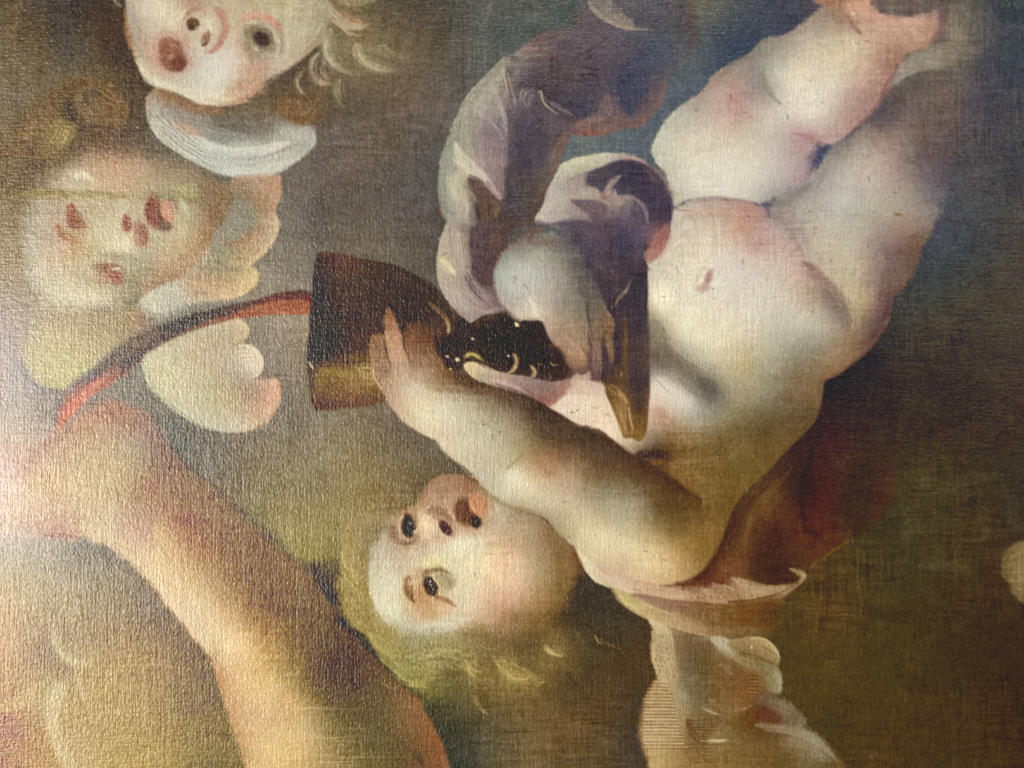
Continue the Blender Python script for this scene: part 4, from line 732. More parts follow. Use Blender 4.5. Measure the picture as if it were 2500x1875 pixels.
# --- grapes and leaf
region(FRUIT, 'F 1120,700 1200,712 1240,795 1290,770 1340,742 1430,728 1500,758 1560,800 1600,778 1650,790 1700,780 1740,830 1755,880 1795,935 1870,1010 1910,1080 1895,1150 1850,1190 1700,1190 1600,1160 1500,1135 1400,1135 1300,1090 1200,1060 1180,1115 1100,1115 1040,1055 1000,985 985,885 1090,880 1140,790', 3,
 'F 1300,900,46,37,23 1500,900,42,34,24 1650,900,46,34,26 1400,1000,48,40,20 1750,1050,50,38,30 1100,980,48,36,32 1200,820,60,47,32 1700,1150,72,54,50 1850,1080,62,46,36 1430,770,54,42,30 1160,740,78,62,52 1550,1080,56,40,26 1330,800,60,48,30 1700,820,56,42,34 1300,1040,62,54,26 1800,970,64,46,34 1050,950,56,42,36', lift=.3)
for x, y, r in ((1330, 870, 90), (1450, 800, 80), (1500, 930, 100), (1640, 850, 80), (1680, 980, 100), (1380, 1010, 90), (1780, 1060, 80), (1190, 800, 60), (1110, 950, 70), (1580, 1060, 70)):
    blob('F', x, y, r, r * .9, 0, (38, 29, 20), .5, .2); stroke(f'F {x - r * .6},{y - r * .3} {x},{y - r * .75} {x + r * .6},{y - r * .4}', 14, (78, 62, 42), .35, .8)
    stroke(f'F {x - r * .5},{y + r * .5} {x},{y + r * .75} {x + r * .5},{y + r * .5}', 12, (70, 58, 28), .35, .8)
for x, y, r in ((1555, 812, 15), (1255, 905, 10), (1085, 1025, 10), (1152, 1045, 16), (1105, 1110, 8), (1548, 800, 8), (1496, 1020, 8)): blob('F', x, y, r, r * .8, 20, (226, 206, 152), 1, .6)
stroke('F 1530,1005 1556,1050 1540,1100 1490,1130', 22, (170, 130, 82), .85, .6); stroke('F 1550,1080 1530,1120 1480,1135', 18, (206, 180, 120), .7, .5)
stroke('F 1652,1090 1674,1125 1665,1155 1632,1175', 26, (206, 184, 130), .9, .5); stroke('F 1785,1160 1770,1180 1720,1185', 12, (128, 108, 90), .6, .7); stroke('F 1780,1068 1800,1082 1835,1076', 12, (150, 136, 92), .8, .5); stroke('F 1695,1078 1730,1072', 8, (130, 112, 80), .7, .5)
region(CLOTH, 'F 1200,1085 1255,1062 1330,1088 1440,1130 1560,1150 1700,1175 1800,1195 1890,1180,5 1950,1170,6 1930,1230,8 1850,1290,8 1780,1350,7 1700,1345,5 1640,1305 1500,1252 1380,1222 1300,1180 1230,1142', 3, 'F 1260,1110,208,194,150 1350,1150,182,168,143 1450,1190,166,149,137 1600,1220,140,121,119 1750,1240,134,112,106 1850,1220,152,126,112 1750,1320,138,94,80 1330,1180,150,138,118 1550,1180,150,130,118 1900,1190,150,112,98', lift=.4)
stroke('F 1205,1032 1245,1005 1300,1030 1340,1070', 26, (160, 138, 72), .8, .6); stroke('F 1210,1020 1260,1010 1300,1050', 10, (206, 188, 118), .7, .5)
stroke('F 1220,1100 1270,1120 1340,1150', 50, (218, 204, 160), .6, .6, .9); stroke('F 1310,1090 1330,1110 1320,1150', 12, (236, 224, 190), .6, .5)
stroke('F 1380,1180 1500,1210 1640,1280', 24, (182, 166, 156), .6, .7, .9); stroke('F 1450,1150 1600,1180 1750,1210', 22, (164, 140, 132), .5, .7, .9); stroke('F 1400,1200 1550,1260 1650,1290', 10, (96, 76, 74), .5, .7)
stroke('F 1760,1360 1850,1280 1950,1200', 40, (160, 106, 86), .55, .8)

# --- left arm and hand across the chest
region(ARM2, 'F 556,965 580,890 620,872 655,900 668,960 665,830 672,760 690,702 715,740 745,810 785,930 800,985 808,880 822,825 870,805 950,832 990,872 1004,975 1040,1060 1090,1110,5 1200,1150,5 1300,1200,6 1500,1258,5 1650,1300,4 1800,1385,4 1950,1478,4 2100,1560,4 K 0,243,4 100,270,4 250,335,4 380,425,4 450,460,5 560,525,6 700,620,6 800,700,8 865,745,6 900,850,20 920,1000,20 930,1150,14 870,1230,6 780,1290,6 650,1320,6 450,1310 250,1270 100,1180 0,1060 G 1945,1070 1830,985 1760,890 1680,845,5 1560,812,5 1450,762 1360,702 1290,625 1230,548 1130,482 1060,412 1000,335 F 1000,1582 950,1562 850,1512 780,1462 720,1382 668,1312 622,1222 582,1122 560,1020', 4,
 """F 600,1000,140,111,87 640,1200,146,121,97 720,1000,166,132,103 750,1150,166,147,122 850,1200,176,162,142 950,1100,150,126,99 900,950,119,92,69 900,1300,207,197,167 800,1350,186,167,138 1000,1200,134,115,89 1150,1200,94,78,56 1100,1300,181,177,157 1300,1300,130,122,101 950,1420,217,207,172 1150,1450,196,192,167 1350,1450,170,166,144 1500,1350,104,92,76 1650,1400,70,56,48 1600,1500,130,118,93 1850,1500,80,68,53 1050,1550,206,192,162 690,780,142,100,76 700,880,164,128,100 850,860,108,78,60 960,880,100,74,54 600,920,126,98,76 1250,1230,90,72,54 1400,1280,88,72,58
 G 1200,450,202,192,162 1400,350,187,180,154 1650,350,130,118,86 1500,500,186,177,142 1800,300,78,64,52 2000,350,78,64,48 1550,600,228,218,179 1720,520,170,136,97 1780,520,168,132,98 1400,620,191,184,160 1500,740,196,192,163 1750,700,206,192,158 1900,620,182,164,134 2000,500,124,105,78 2100,600,110,92,63 1900,800,201,187,152 2100,750,150,143,119 2000,950,206,192,148 2150,900,191,180,143 1850,950,170,156,122 1280,560,190,180,152 1650,780,196,186,156 1620,840,150,134,110
 K 60,600,139,125,96 150,450,88,74,58 200,700,150,146,121 350,650,109,99,75 100,850,207,192,158 300,850,176,170,147 450,750,139,132,109 550,650,84,68,46 600,800,90,75,46 700,750,86,69,38 800,850,109,85,46 700,950,119,99,60 500,950,170,156,116 200,1000,227,212,168 400,1100,227,207,163 600,1100,217,187,133 750,1050,166,126,62 850,1150,150,112,56 650,1230,206,177,127 300,1200,206,182,147 900,1000,138,105,49 300,500,84,68,50 500,540,74,56,44 0,1000,204,190,150 500,1200,214,194,150""", c=22, lift=.2)
# fingers
stroke('F 690,715 690,820 720,960 770,1080', 56, (176, 140, 108), .5, .8, .6); stroke('F 668,960 690,1050 730,1130', 14, (86, 62, 48), .7, .7); stroke('F 745,830 790,950 830,1040', 18, (78, 56, 42), .75, .7)
stroke('F 850,830 840,930 850,1040', 40, (140, 108, 82), .5, .8, .6); stroke('F 900,830 900,950 930,1060', 16, (88, 64, 46), .5, .8)
stroke('F 575,920 600,1050 660,1180', 34, (156, 126, 100), .5, .8, .6); stroke('F 660,900 640,960 680,1080', 24, (100, 76, 58), .5, .8)
stroke('F 990,890 1010,990 1060,1080', 14, (76, 56, 40), .5, .7)
blob('F', 900, 1300, 130, 70, 30, (212, 202, 174), .5, 0); blob('F', 940, 1420, 90, 60, 40, (222, 212, 176), .5, 0)
stroke('F 560,1010 590,1140 660,1290 760,1440 900,1540', 10, (110, 82, 60), .45, .7, taper=0)
stroke('F 870,1380 910,1410 960,1470', 34, (228, 218, 182), .5, .7, .8)
stroke('F 1100,1150 1300,1250 1500,1310 1700,1400', 50, (74, 58, 46), .45, .9, taper=0)
stroke('G 1480,540 1540,490 1640,410', 18, (150, 134, 94), .55, .8); stroke('G 1480,540 1520,520', 8, (130, 112, 74), .5, .7)
blob('G', 1740, 520, 40, 70, -30, (170, 126, 90), .5, 0); blob('G', 1795, 535, 26, 36, 0, (180, 120, 90), .4, .05); blob('G', 1890, 640, 80, 80, 0, (186, 154, 128), .35, 0)
blob('G', 1530, 600, 60, 60, 30, (234, 226, 190), .65, 0)
stroke('G 1040,400 1200,540 1340,700 1470,775', 16, (176, 164, 140), .4, .8, taper=0); blob('G', 1310, 570, 50, 20, 30, (178, 176, 176), .5, 0)
stroke('G 1700,280 1850,330 2050,380 2200,450', 110, (74, 60, 48), .55, .9, taper=0)
stroke('K 420,620 560,720 620,860', 110, (88, 72, 46), .5, .9); stroke('K 330,600 460,720 520,850', 60, (120, 112, 88), .4, .9)
stroke('K 50,960 200,990 400,1080 560,1160', 80, (230, 216, 172), .45, .9); stroke('K 430,1180 560,1200 700,1190', 50, (226, 206, 156), .5, .8)
stroke('K 420,440 560,435 670,450', 46, (62, 44, 44), .85, .7); stroke('K 470,455 560,445 620,465', 24, (44, 36, 42), .8, .6); stroke('K 520,490 570,495 630,480', 30, (134, 98, 46), .6, .7)
stroke('K 480,510 620,590 760,690 870,750', 30, (66, 48, 38), .55, .8, taper=0); stroke('K 870,720 880,780 860,820', 8, (160, 130, 80), .5, .7)
stroke('K 0,232 110,268 250,335 400,430', 12, (124, 84, 46), .55, .7, taper=0)
stroke('K 900,880 920,1020 880,1160', 60, (154, 112, 50), .5, .9)

# --- maroon drapery, pale hem
region(MAROON, 'N 870,1190,4 960,1150,6 1080,1060,10 1250,1000,40 1300,1200,60 O 1330,0,60 1345,200,30 1290,370,20 1200,480,20 1030,600,14 830,735,12 760,830,10 K 1600,1200,10 1565,1270,5 1480,1340,5 1230,1420,5 1000,1430,6 850,1400,8 680,1330,8 760,1290,7 850,1240,6 930,1150,5 1000,1050,5 1050,880,5 1130,738,4 1280,592,4 1400,455,4 1500,352,4 1620,232,4 1675,100,4 J 1672,1380,4 1685,1250,4', 6,
 """K 1600,450,62,37,34 1750,400,70,36,31 1400,600,82,53,36 1250,750,100,71,43 1450,750,82,49,31 1550,700,55,31,30 1680,750,80,39,27 1350,1000,75,41,23 1200,1050,112,75,47 1500,1050,90,53,31 1650,950,85,41,25 1850,800,60,42,28 2050,750,72,43,25 1050,1000,75,49,39 1050,1200,112,72,52 1300,1200,68,43,26 900,1270,85,51,38 1650,1150,88,55,29 1750,600,75,41,31 1850,250,58,39,36 1750,150,52,36,38 2000,300,60,43,31 2100,550,68,43,23 1130,800,74,50,34 1000,1300,106,64,50 800,1310,96,58,46 1500,1250,72,46,28 1700,40,44,34,40 1950,600,60,42,26 1900,900,66,45,25""", c=22)
stroke('K 1690,100 1660,280 1580,500 1540,720 1570,960', 34, (46, 30, 34), .6, .8, .5, taper=0)
stroke('K 1680,120 1740,280 1720,400', 60, (66, 36, 36), .5, .9); stroke('K 1640,500 1720,700 1700,900', 90, (84, 40, 28), .5, .9); stroke('K 1600,960 1660,1000 1580,1060', 34, (50, 32, 22), .5, .8)
stroke('K 1380,620 1260,760 1180,900 1120,1060', 60, (112, 78, 46), .5, .8, .9); stroke('K 1350,640 1230,720 1130,860', 16, (62, 40, 30), .5, .8); stroke('K 1200,840 1160,980 1150,1080', 40, (118, 82, 52), .5, .8, .9)
stroke('K 1480,520 1330,720 1250,880', 18, (116, 80, 50), .5, .8, .9)
for i in range(7): stroke(f'K {1340 + i * 12},{640 + i * 14} {1280 + i * 10},{720 + i * 14} {1210 + i * 14},{800 + i * 20}', 6, (134, 96, 56), .4, .6)
blob('K', 1330, 1080, 130, 110, 0, (66, 38, 22), .6, 0); blob('K', 1350, 1240, 150, 60, 8, (62, 40, 24), .6, .05)
stroke('K 1040,960 980,1080 920,1200 830,1290', 40, (62, 40, 34), .5, .8, taper=0); stroke('K 1100,1100 1040,1200 940,1290', 60, (120, 80, 58), .5, .8)
stroke('K 1860,1020 1740,1100 1650,1170', 16, (112, 84, 52), .7, .7); stroke('K 1640,1170 1590,1220', 14, (120, 96, 66), .6, .7)
stroke('K 2160,560 2110,780 2000,930', 60, (78, 46, 24), .5, .9)
stroke('K 1610,1170 1660,1240 1690,1300', 60, (104, 66, 30), .5, .9)

region(HEM, 'K 15,1070 45,1150 95,1240 150,1300 230,1335 275,1352 330,1440 420,1500 510,1545 620,1592 750,1640 880,1662,5 1000,1670,8 1150,1640,10 1280,1590,12 1310,1500,12 1400,1440,8 1440,1390,6 1540,1310,4 1568,1262,4 1545,1225,5 1460,1215,6 1530,1270,5 1480,1312,5 1350,1335,5 1200,1315,6 1080,1270,6 1020,1330,8 930,1340,8 800,1340,10 650,1330,8 500,1300,8 300,1260,8 150,1180,6', 4,
 """K 80,1170,227,212,168 200,1280,207,188,158 350,1310,196,168,144 500,1340,196,168,138 350,1420,192,167,104 450,1410,138,109,99 600,1420,144,115,105 800,1420,110,81,66 500,1500,196,177,128 650,1500,139,115,90 700,1570,170,146,107 850,1600,150,126,96 900,1480,104,76,42 1100,1470,110,81,56 1200,1530,108,68,27 1350,1460,84,53,30 1100,1600,114,90,60 1250,1580,92,64,36 900,1385,187,157,132 1000,1420,192,167,142 1200,1390,172,143,118 60,1120,226,212,170 700,1360,176,146,122 1400,1350,166,142,120 1080,1380,150,124,104 1000,1350,112,80,62 1150,1330,150,126,106 1530,1240,150,130,108 300,1360,206,184,140""", c=18, lift=.25, wob=.6)
stroke('K 30,1110 90,1220 170,1300 260,1345', 22, (236, 224, 182), .6, .6, .8, HEM); stroke('K 140,1180 260,1260 420,1305 620,1330', 18, (198, 158, 130), .6, .7)
stroke('K 260,1350 330,1430 430,1500 520,1545 660,1600 850,1660', 34, (214, 196, 128), .6, .6, .9, HEM)
stroke('K 280,1350 480,1370 700,1395 880,1405 1010,1440', 34, (208, 182, 152), .65, .6, .9, HEM)
stroke('K 400,1400 560,1420 700,1450', 44, (132, 104, 98), .5, .8); stroke('K 560,1500 720,1560 900,1620', 30, (182, 158, 118), .5, .7, .9)
stroke('K 940,1310 1000,1360 1120,1400 1280,1400 1430,1360', 40, (176, 146, 122), .55, .7, .9); stroke('K 1070,1270 1180,1300 1330,1340 1470,1315', 36, (178, 156, 132), .65, .7, .9)
stroke('K 1000,1320 1060,1370 1140,1390', 12, (130, 98, 80), .5, .7); stroke('K 860,1400 960,1440 1020,1440', 12, (150, 98, 76), .5, .7)
stroke('K 1460,1215 1520,1240 1560,1265 1530,1310', 22, (160, 142, 118), .6, .7, .9)
stroke('K 1050,1440 1230,1425 1400,1370 1520,1300', 9, (92, 56, 46), .5, .7, taper=0)
for i in range(16): stroke(f'K {900 + i % 5 * 70},{1455 + i * 8} {980 + i % 5 * 70},{1458 + i * 8} {1080 + i % 4 * 60},{1452 + i * 8}', 7, (132, 88, 40) if i % 2 else (88, 60, 36), .5, .7)
blob('K', 1180, 1530, 90, 40, 0, (118, 72, 26), .6, .1)

# --- feathered wing at the bottom
region(WING3, 'L 500,640 570,655,4 700,720,8 850,765,5 940,762 1010,775 1080,790 1180,768 1280,788 1360,850 1395,920 1380,980 1398,1060 1402,1150 1340,1180,8 1450,1215,10 1560,1320,8 1570,1380,10 1700,1480,8 1790,1600,6 1900,1750,6 2000,2100,6 500,2100,8 500,1660,8 460,1500,12 452,1380,12 470,1250,12 505,1130,8 562,1050,5 530,920 530,820 545,740', 4,
 """L 600,700,187,172,138 560,850,176,157,127 650,850,162,147,122 600,1000,187,167,128 700,1050,140,130,109 550,1150,174,140,92 560,1300,196,161,107 540,1450,198,163,106 600,1600,186,156,97 700,1250,166,147,112 750,1200,140,135,113 700,1400,186,151,101 850,1000,97,91,78 850,850,104,91,75 950,1050,104,89,68 1000,820,170,166,150 1050,870,162,154,134 1250,850,168,147,102 1350,900,172,152,107 1200,950,130,112,76 1350,1060,140,135,106 1300,1000,119,105,71 1200,1100,124,85,47 1100,1000,109,82,58 1000,1200,109,88,60 1100,1250,134,105,71 1300,1200,99,75,60 1400,1250,109,98,85 1500,1300,114,105,92 1300,1300,94,58,43 1150,1300,114,75,40 900,1250,104,92,69 850,1400,109,88,63 950,1450,134,115,86 800,1500,124,96,63 1100,1400,109,88,56 1200,1500,117,95,60 1000,1600,134,110,66 1400,1550,114,92,58 1500,1420,142,132,113 1650,1500,146,136,113 1700,1560,130,125,106 1750,1620,98,83,54 1400,1650,104,85,52 700,760,130,112,90 780,900,100,92,76 1180,820,148,130,98 1000,1950,120,98,60 600,1950,180,150,92 1700,1900,100,84,54""", c=18, lift=.2, wob=.7)
stroke('L 510,650 590,700 650,780 665,900', 44, (196, 184, 152), .65, .7, .9); stroke('L 540,770 545,880 580,1000 640,1090 720,1180', 44, (190, 172, 132), .5, .7, .9); stroke('L 640,780 680,900 640,1010', 30, (168, 152, 122), .5, .8)
stroke('L 930,780 1000,810 1060,880', 54, (192, 190, 174), .75, .6, .95); stroke('L 950,860 1030,940 1090,1020', 40, (136, 124, 104), .5, .8, .9); stroke('L 1000,960 1060,990 1090,1040', 20, (140, 130, 112), .6, .7, .9)
stroke('L 1170,785 1280,800 1370,870 1392,930', 26, (186, 166, 116), .7, .6, .8); stroke('L 1080,830 1200,860 1300,920 1370,980', 36, (152, 134, 94), .5, .7, .9)
stroke('L 1060,880 1180,960 1290,1040 1390,1110', 34, (150, 142, 112), .55, .7, .9); stroke('L 1390,1000 1400,1080 1390,1150', 24, (152, 148, 124), .6, .7); stroke('L 1080,900 1230,910 1370,960', 8, (82, 64, 42), .6, .6)
stroke('L 1130,930 1260,960 1380,990', 7, (86, 70, 46), .5, .6); stroke('L 1180,1140 1300,1160 1390,1150', 10, (86, 62, 50), .5, .7)
for i in range(9): stroke(f'L {1170 + i % 3 * 10},{1020 + i * 15} {1230},{1018 + i * 15} {1290 - i * 4},{1026 + i * 15}', 6, (156, 112, 58) if i % 2 else (92, 66, 38), .6, .6, lift=.6)
stroke('L 800,860 860,980 880,1100', 90, (90, 86, 76), .5, .9); stroke('L 860,1240 930,1280 1020,1312', 16, (178, 170, 146), .8, .5, .8); stroke('L 820,1190 900,1260 960,1320', 40, (112, 108, 92), .5, .8, .9)
stroke('L 830,1400 900,1465 960,1478 1050,1468', 22, (198, 180, 132), .75, .6, .8); stroke('L 770,1310 790,1420 850,1480 920,1500', 26, (84, 58, 44), .6, .7)
stroke('L 960,1340 1060,1400 1110,1480', 30, (128, 106, 78), .5, .8, .9); stroke('L 1080,1270 1150,1250 1210,1230', 26, (148, 118, 82), .6, .8, .9)
stroke('L 1250,1160 1400,1230 1520,1310 1560,1360', 56, (124, 114, 102), .5, .8, .95); stroke('L 1250,1270 1330,1330 1400,1340', 60, (98, 58, 44), .5, .9)
stroke('L 1230,1370 1400,1390 1560,1430 1690,1510 1790,1620', 44, (156, 148, 126), .65, .7, .95); stroke('L 1590,1520 1670,1590 1710,1620', 44, (140, 134, 116), .5, .8, .95)
stroke('L 1780,1600 1830,1660', 30, (120, 84, 44), .5, .8)
for i in range(26): stroke(f'L {760 + i % 7 * 16},{1330 + i * 12} {860 + i % 5 * 20},{1334 + i * 12} {960 + i % 4 * 30},{1330 + i * 12}', 5, (150, 122, 78) if i % 2 else (92, 70, 48), .4, .6, lift=.6)
for i in range(30):
    x, y = random.uniform(0, 520), random.uniform(1150, 1650)
    stroke(f'L {x - 100:.0f},{y:.0f} {x:.0f},{y + 4:.0f} {x + 90:.0f},{y:.0f}', 6, (104, 86, 60) if i % 2 else (50, 42, 34), .4, .6, lift=.5)
region(BG, 'L 280,1080,30 420,1050,30 500,1120,10 462,1300,12 450,1450,12 510,1660,8 520,2000,8 400,2000,40 300,1500,50', 20, 'L 400,1200,64,54,42 420,1450,60,50,42 460,1640,72,64,60 330,1300,70,58,44', .5)
stroke('L -30,700 60,840 180,880', 30, (84, 80, 64), .35, .9)
for i in range(5): stroke(f'L {140 + i * 40},{760 + i * 22} {170 + i * 40},{820 + i * 10}', 9, (150, 104, 62), .5, .5, lift=.8)

# --- infant's hair and head
region(HAIR, 'G 440,800,40 395,950,20 368,1100,12 358,1280,14 345,1400,14 388,1530,8 500,1645,5 H 520,745,5 600,865,6 700,975,8 800,1085,14 900,1150,26 1030,1210,30 1120,1290,30 1240,1310,30 1330,1240,40 1500,1160,40 1700,1090,40 1850,960,40 2000,900,50 1980,760,50 1850,640,40 1780,540,30 1700,400,30 1300,600 1000,700 700,600 600,300 G 560,1100 640,960 720,870,14 640,830,30', 14,
 """G 430,1000,150,130,82 430,1200,164,144,90 450,1350,150,130,76 480,1500,150,132,79 540,1000,136,125,97 H 650,780,166,142,77 750,850,166,142,80 850,800,156,146,117 700,950,139,125,76 900,1060,160,145,76 1000,1000,138,124,75 1050,900,150,135,89 1200,850,138,124,85 1150,1000,104,91,60 1250,1000,150,130,71 1350,950,113,97,60 1500,1000,150,130,66 1600,1060,138,119,60 1450,850,109,91,58 1650,850,84,71,50 1800,850,119,104,62 1900,920,94,79,45 1700,700,109,87,45 1500,720,124,92,55 1200,1150,99,87,58 1350,1150,94,75,45 1600,700,119,94,48 1120,1240,82,72,50 1250,1240,96,82,54 1950,800,76,66,46 G 600,880,128,118,90 1880,1400,104,80,44 H 1850,600,88,72,46""", .92, c=20)
for p, w_, c_ in (('H 560,750 620,840 760,900', 50, (172, 148, 80)), ('H 600,830 700,900 790,900', 30, (184, 162, 92)), ('H 620,890 730,990 850,1080 980,1095', 36, (176, 160, 86)), ('H 720,940 840,1040 960,1080', 14, (202, 184, 104)), ('H 800,900 940,900 1080,860 1250,870', 40, (160, 148, 104)), ('H 960,900 1080,880 1180,930', 16, (184, 168, 112)), ('H 860,960 1000,920 1100,940', 36, (146, 130, 84)),
                  ('H 1200,930 1215,1000 1290,1060', 34, (178, 156, 84)), ('H 1230,950 1260,1010', 14, (206, 184, 108)), ('H 1410,940 1480,1020 1600,1060 1700,1090', 50, (168, 146, 74)), ('H 1430,980 1530,1050 1640,1060', 18, (192, 168, 88)), ('H 1740,850 1790,890 1890,912', 36, (158, 138, 78)), ('H 1750,860 1810,895 1870,905', 12, (204, 182, 112)),
                  ('H 1275,1160 1290,1240 1370,1310', 20, (146, 122, 74)), ('H 1060,980 1160,1060 1180,1180', 60, (98, 84, 56)), ('H 1250,870 1380,900 1420,960', 50, (120, 104, 68)), ('H 1960,740 1980,800 2040,860', 30, (98, 86, 58)), ('H 2080,760 2100,800 2130,830', 8, (160, 142, 96)), ('G 375,1090 400,1180 460,1250', 26, (192, 170, 108)), ('G 420,930 400,1030 420,1130', 50, (166, 140, 84)), ('G 370,1270 430,1340 500,1420', 30, (160, 140, 84)), ('G 400,1420 440,1520 510,1590', 40, (160, 140, 84)), ('G 520,1080 530,1250 540,1400', 30, (132, 120, 76)), ('H 1560,950 1650,960 1760,1010', 40, (90, 76, 46)), ('H 1500,780 1600,860 1720,900', 50, (88, 74, 50)), ('H 1290,1080 1400,1180 1560,1160', 60, (104, 84, 48)), ('H 1300,700 1500,720 1650,660', 40, (118, 86, 50))):
    stroke(p, w_, c_, .7, .7, .95, HAIR)
for i in range(40):
    x, y = random.uniform(620, 1300), random.uniform(800, 1080)
    stroke(f'H {x:.0f},{y:.0f} {x + 70:.0f},{y + 40:.0f} {x + 160:.0f},{y + 30 + random.uniform(-30, 30):.0f}', 5, (184, 164, 96) if i % 2 else (108, 94, 56), .4, .6)
for i in range(10): stroke(f'G {385 + i * 6},{1100 + i * 12} {410 + i * 6},{1190 + i * 12} {470 + i * 5},{1260 + i * 10}', 5, (206, 184, 120) if i % 2 else (130, 110, 64), .5, .6)

region(HEAD, 'G 895,745,5 930,668,5 990,600,5 1100,568,5 1200,588,5 1290,645,4 1345,702,4 1440,765,4 1560,818,4 1690,858,4 1765,915,4 1840,1000,4 1930,1075,5 1965,1160,8 1955,1270,12 1920,1370,16 1870,1460,20 1760,1540,26 1600,1610,30 1450,1650,26 H 1300,700,26 1150,735,20 1000,755,20 850,745,16 700,690,8 610,590,6 560,460,6 543,330,6 552,230,7 G 560,1080,8 620,1000,8 690,890,10 740,840,12 820,815,8', 5,
 """G 1100,620,149,120,96 1000,700,155,126,104 1050,780,165,141,117 1250,640,138,104,80 950,900,207,187,157 800,900,148,129,110 720,900,138,130,113 650,1050,176,167,152 850,1000,165,141,122 600,1200,192,187,167 750,1100,181,167,147 900,1050,191,177,157 1050,1000,196,174,153 1150,1080,217,212,183 1250,1050,212,207,183 1000,1150,217,212,178 1400,980,186,172,150 1500,850,164,154,131 1600,950,164,148,123 1700,1000,149,125,97 1800,1050,138,110,71 1400,1120,217,192,158 1500,1250,220,192,161 1300,1250,223,212,179 1450,1350,212,178,148 1550,1400,202,163,133 1650,1200,176,161,132 1750,1300,154,130,91 1850,1250,133,105,60 1850,1400,119,90,51 1900,1150,124,91,56 650,1300,207,203,181 600,1400,207,201,178 700,1450,217,211,185 780,1350,201,187,162 950,1500,196,162,122 900,1430,195,157,117 1200,1450,217,203,175 1000,1600,201,197,178 1200,1570,206,192,168 1350,1500,196,162,133 1450,1560,165,126,92 1600,1530,138,105,66 750,1550,201,197,173 850,1620,186,181,162 1400,800,190,180,156 1330,900,176,162,142 1100,1200,218,210,180 1120,1350,206,198,176 1300,1100,208,196,168 930,700,150,120,96 1500,1050,190,168,142 1600,1100,184,160,132 1700,1420,160,126,82 560,1300,188,182,158""", c=20, lift=.2)
blob('G', 1230, 1060, 120, 60, 10, (222, 218, 192), .55, 0); blob('G', 1330, 1260, 140, 110, 0, (228, 218, 186), .4, 0); blob('G', 1520, 1230, 110, 130, 0, (222, 188, 156), .45, 0); blob('G', 1500, 1400, 90, 60, -20, (208, 164, 134), .4, 0)
stroke('G 1620,900 1650,1050 1640,1250', 60, (168, 154, 128), .4, .9); stroke('G 1760,950 1860,1080 1900,1250 1860,1400', 70, (136, 106, 62), .45, .9)
stroke('G 1930,1100 1970,1180 2020,1290', 40, (128, 74, 42), .6, .8)
stroke('G 910,750 940,680 1020,610 1140,580', 20, (134, 106, 82), .5, .8, taper=0); stroke('G 1200,600 1260,640 1300,680', 40, (122, 84, 62), .5, .8)
stroke('G 880,760 900,830 890,900', 26, (150, 124, 100), .4, .9)
# left eye and brow
stroke('G 730,930 720,1000 760,1040', 50, (126, 98, 80), .6, .9); blob('G', 822, 930, 80, 110, -8, (138, 112, 92), .8, .1, EYE1); stroke('G 790,860 760,920 790,1010 850,1030', 24, (186, 168, 148), .5, .8)
blob('G', 826, 925, 44, 70, -12, (52, 40, 28), 1, .6, EYE1); blob('G', 834, 935, 26, 40, -12, (40, 28, 22), .8, .4); stroke('G 790,870 810,840 850,860', 16, (96, 74, 56), .7, .7); blob('G', 862, 965, 20, 16, 0, (196, 182, 160), .8, .4); stroke('G 780,1020 830,1040 880,1000', 26, (116, 88, 72), .6, .8)
blob('G', 828, 905, 6, 6, 0, (150, 140, 120), .8, .4); blob('G', 846, 950, 5, 6, 0, (170, 160, 140), .8, .4)
stroke('G 870,830 885,900 870,950', 20, (140, 112, 70), .5, .8)
# nose
blob('G', 930, 920, 50, 80, -15, (222, 198, 166), .65, .05); stroke('G 915,900 930,905 930,940', 14, (240, 222, 188), .7, .5)
stroke('G 930,835 1000,825 1070,850 1110,910', 40, (124, 92, 78), .75, .7); stroke('G 980,850 1040,880 1060,930', 40, (150, 118, 96), .6, .8)
blob('G', 1076, 940, 26, 58, -38, (76, 46, 48), .95, .55); stroke('G 1110,880 1135,970 1110,1020', 22, (158, 126, 104), .6, .7); stroke('G 960,990 1060,1010 1110,1020', 20, (184, 152, 128), .5, .8)
# mouth
blob('G', 1230, 850, 130, 120, 20, (168, 138, 112), .5, .05)
blob('G', 1200, 830, 62, 92, -22, (92, 60, 44), 1, .55, MOUTH); blob('G', 1180, 800, 26, 50, 10, (116, 80, 58), .6, .2)
stroke('G 1160,780 1150,840 1200,910', 26, (74, 48, 36), .6, .7)
blob('G', 1290, 790, 52, 82, -16, (204, 128, 82), 1, .6, MOUTH); stroke('G 1250,740 1270,800 1310,850', 24, (216, 144, 98), .5, .7, .9); stroke('G 1330,730 1385,780 1390,840', 26, (170, 138, 98), .6, .7)
blob('G', 1278, 892, 40, 46, -20, (50, 36, 36), 1, .55, MOUTH); blob('G', 1284, 886, 12, 14, 0, (88, 66, 60), .6, .3)
# right eye
blob('G', 1000, 1175, 66, 34, 8, (228, 218, 164), .75, .2)
stroke('G 920,1270 960,1225 1030,1212 1100,1260', 44, (112, 92, 66), .8, .7, .6, EYE2); blob('G', 1070, 1290, 70, 70, 20, (166, 160, 138), .7, .1, EYE2); stroke('G 1050,1240 1120,1290 1130,1350', 30, (150, 140, 114), .5, .8)
stroke('G 830,1260 810,1330 830,1400 870,1445', 40, (128, 92, 62), .75, .8); stroke('G 845,1320 850,1400 870,1440', 14, (92, 64, 42), .7, .6)
blob('G', 920, 1390, 80, 80, 20, (186, 140, 98), .6, .05); blob('G', 960, 1510, 70, 36, -10, (206, 166, 118), .5, .05); blob('G', 890, 1250, 50, 34, -20, (160, 124, 98), .5, .05)
blob('G', 970, 1333, 44, 68, -18, (50, 38, 32), 1, .65, EYE2); blob('G', 978, 1340, 28, 46, -18, (40, 30, 26), .8, .4)
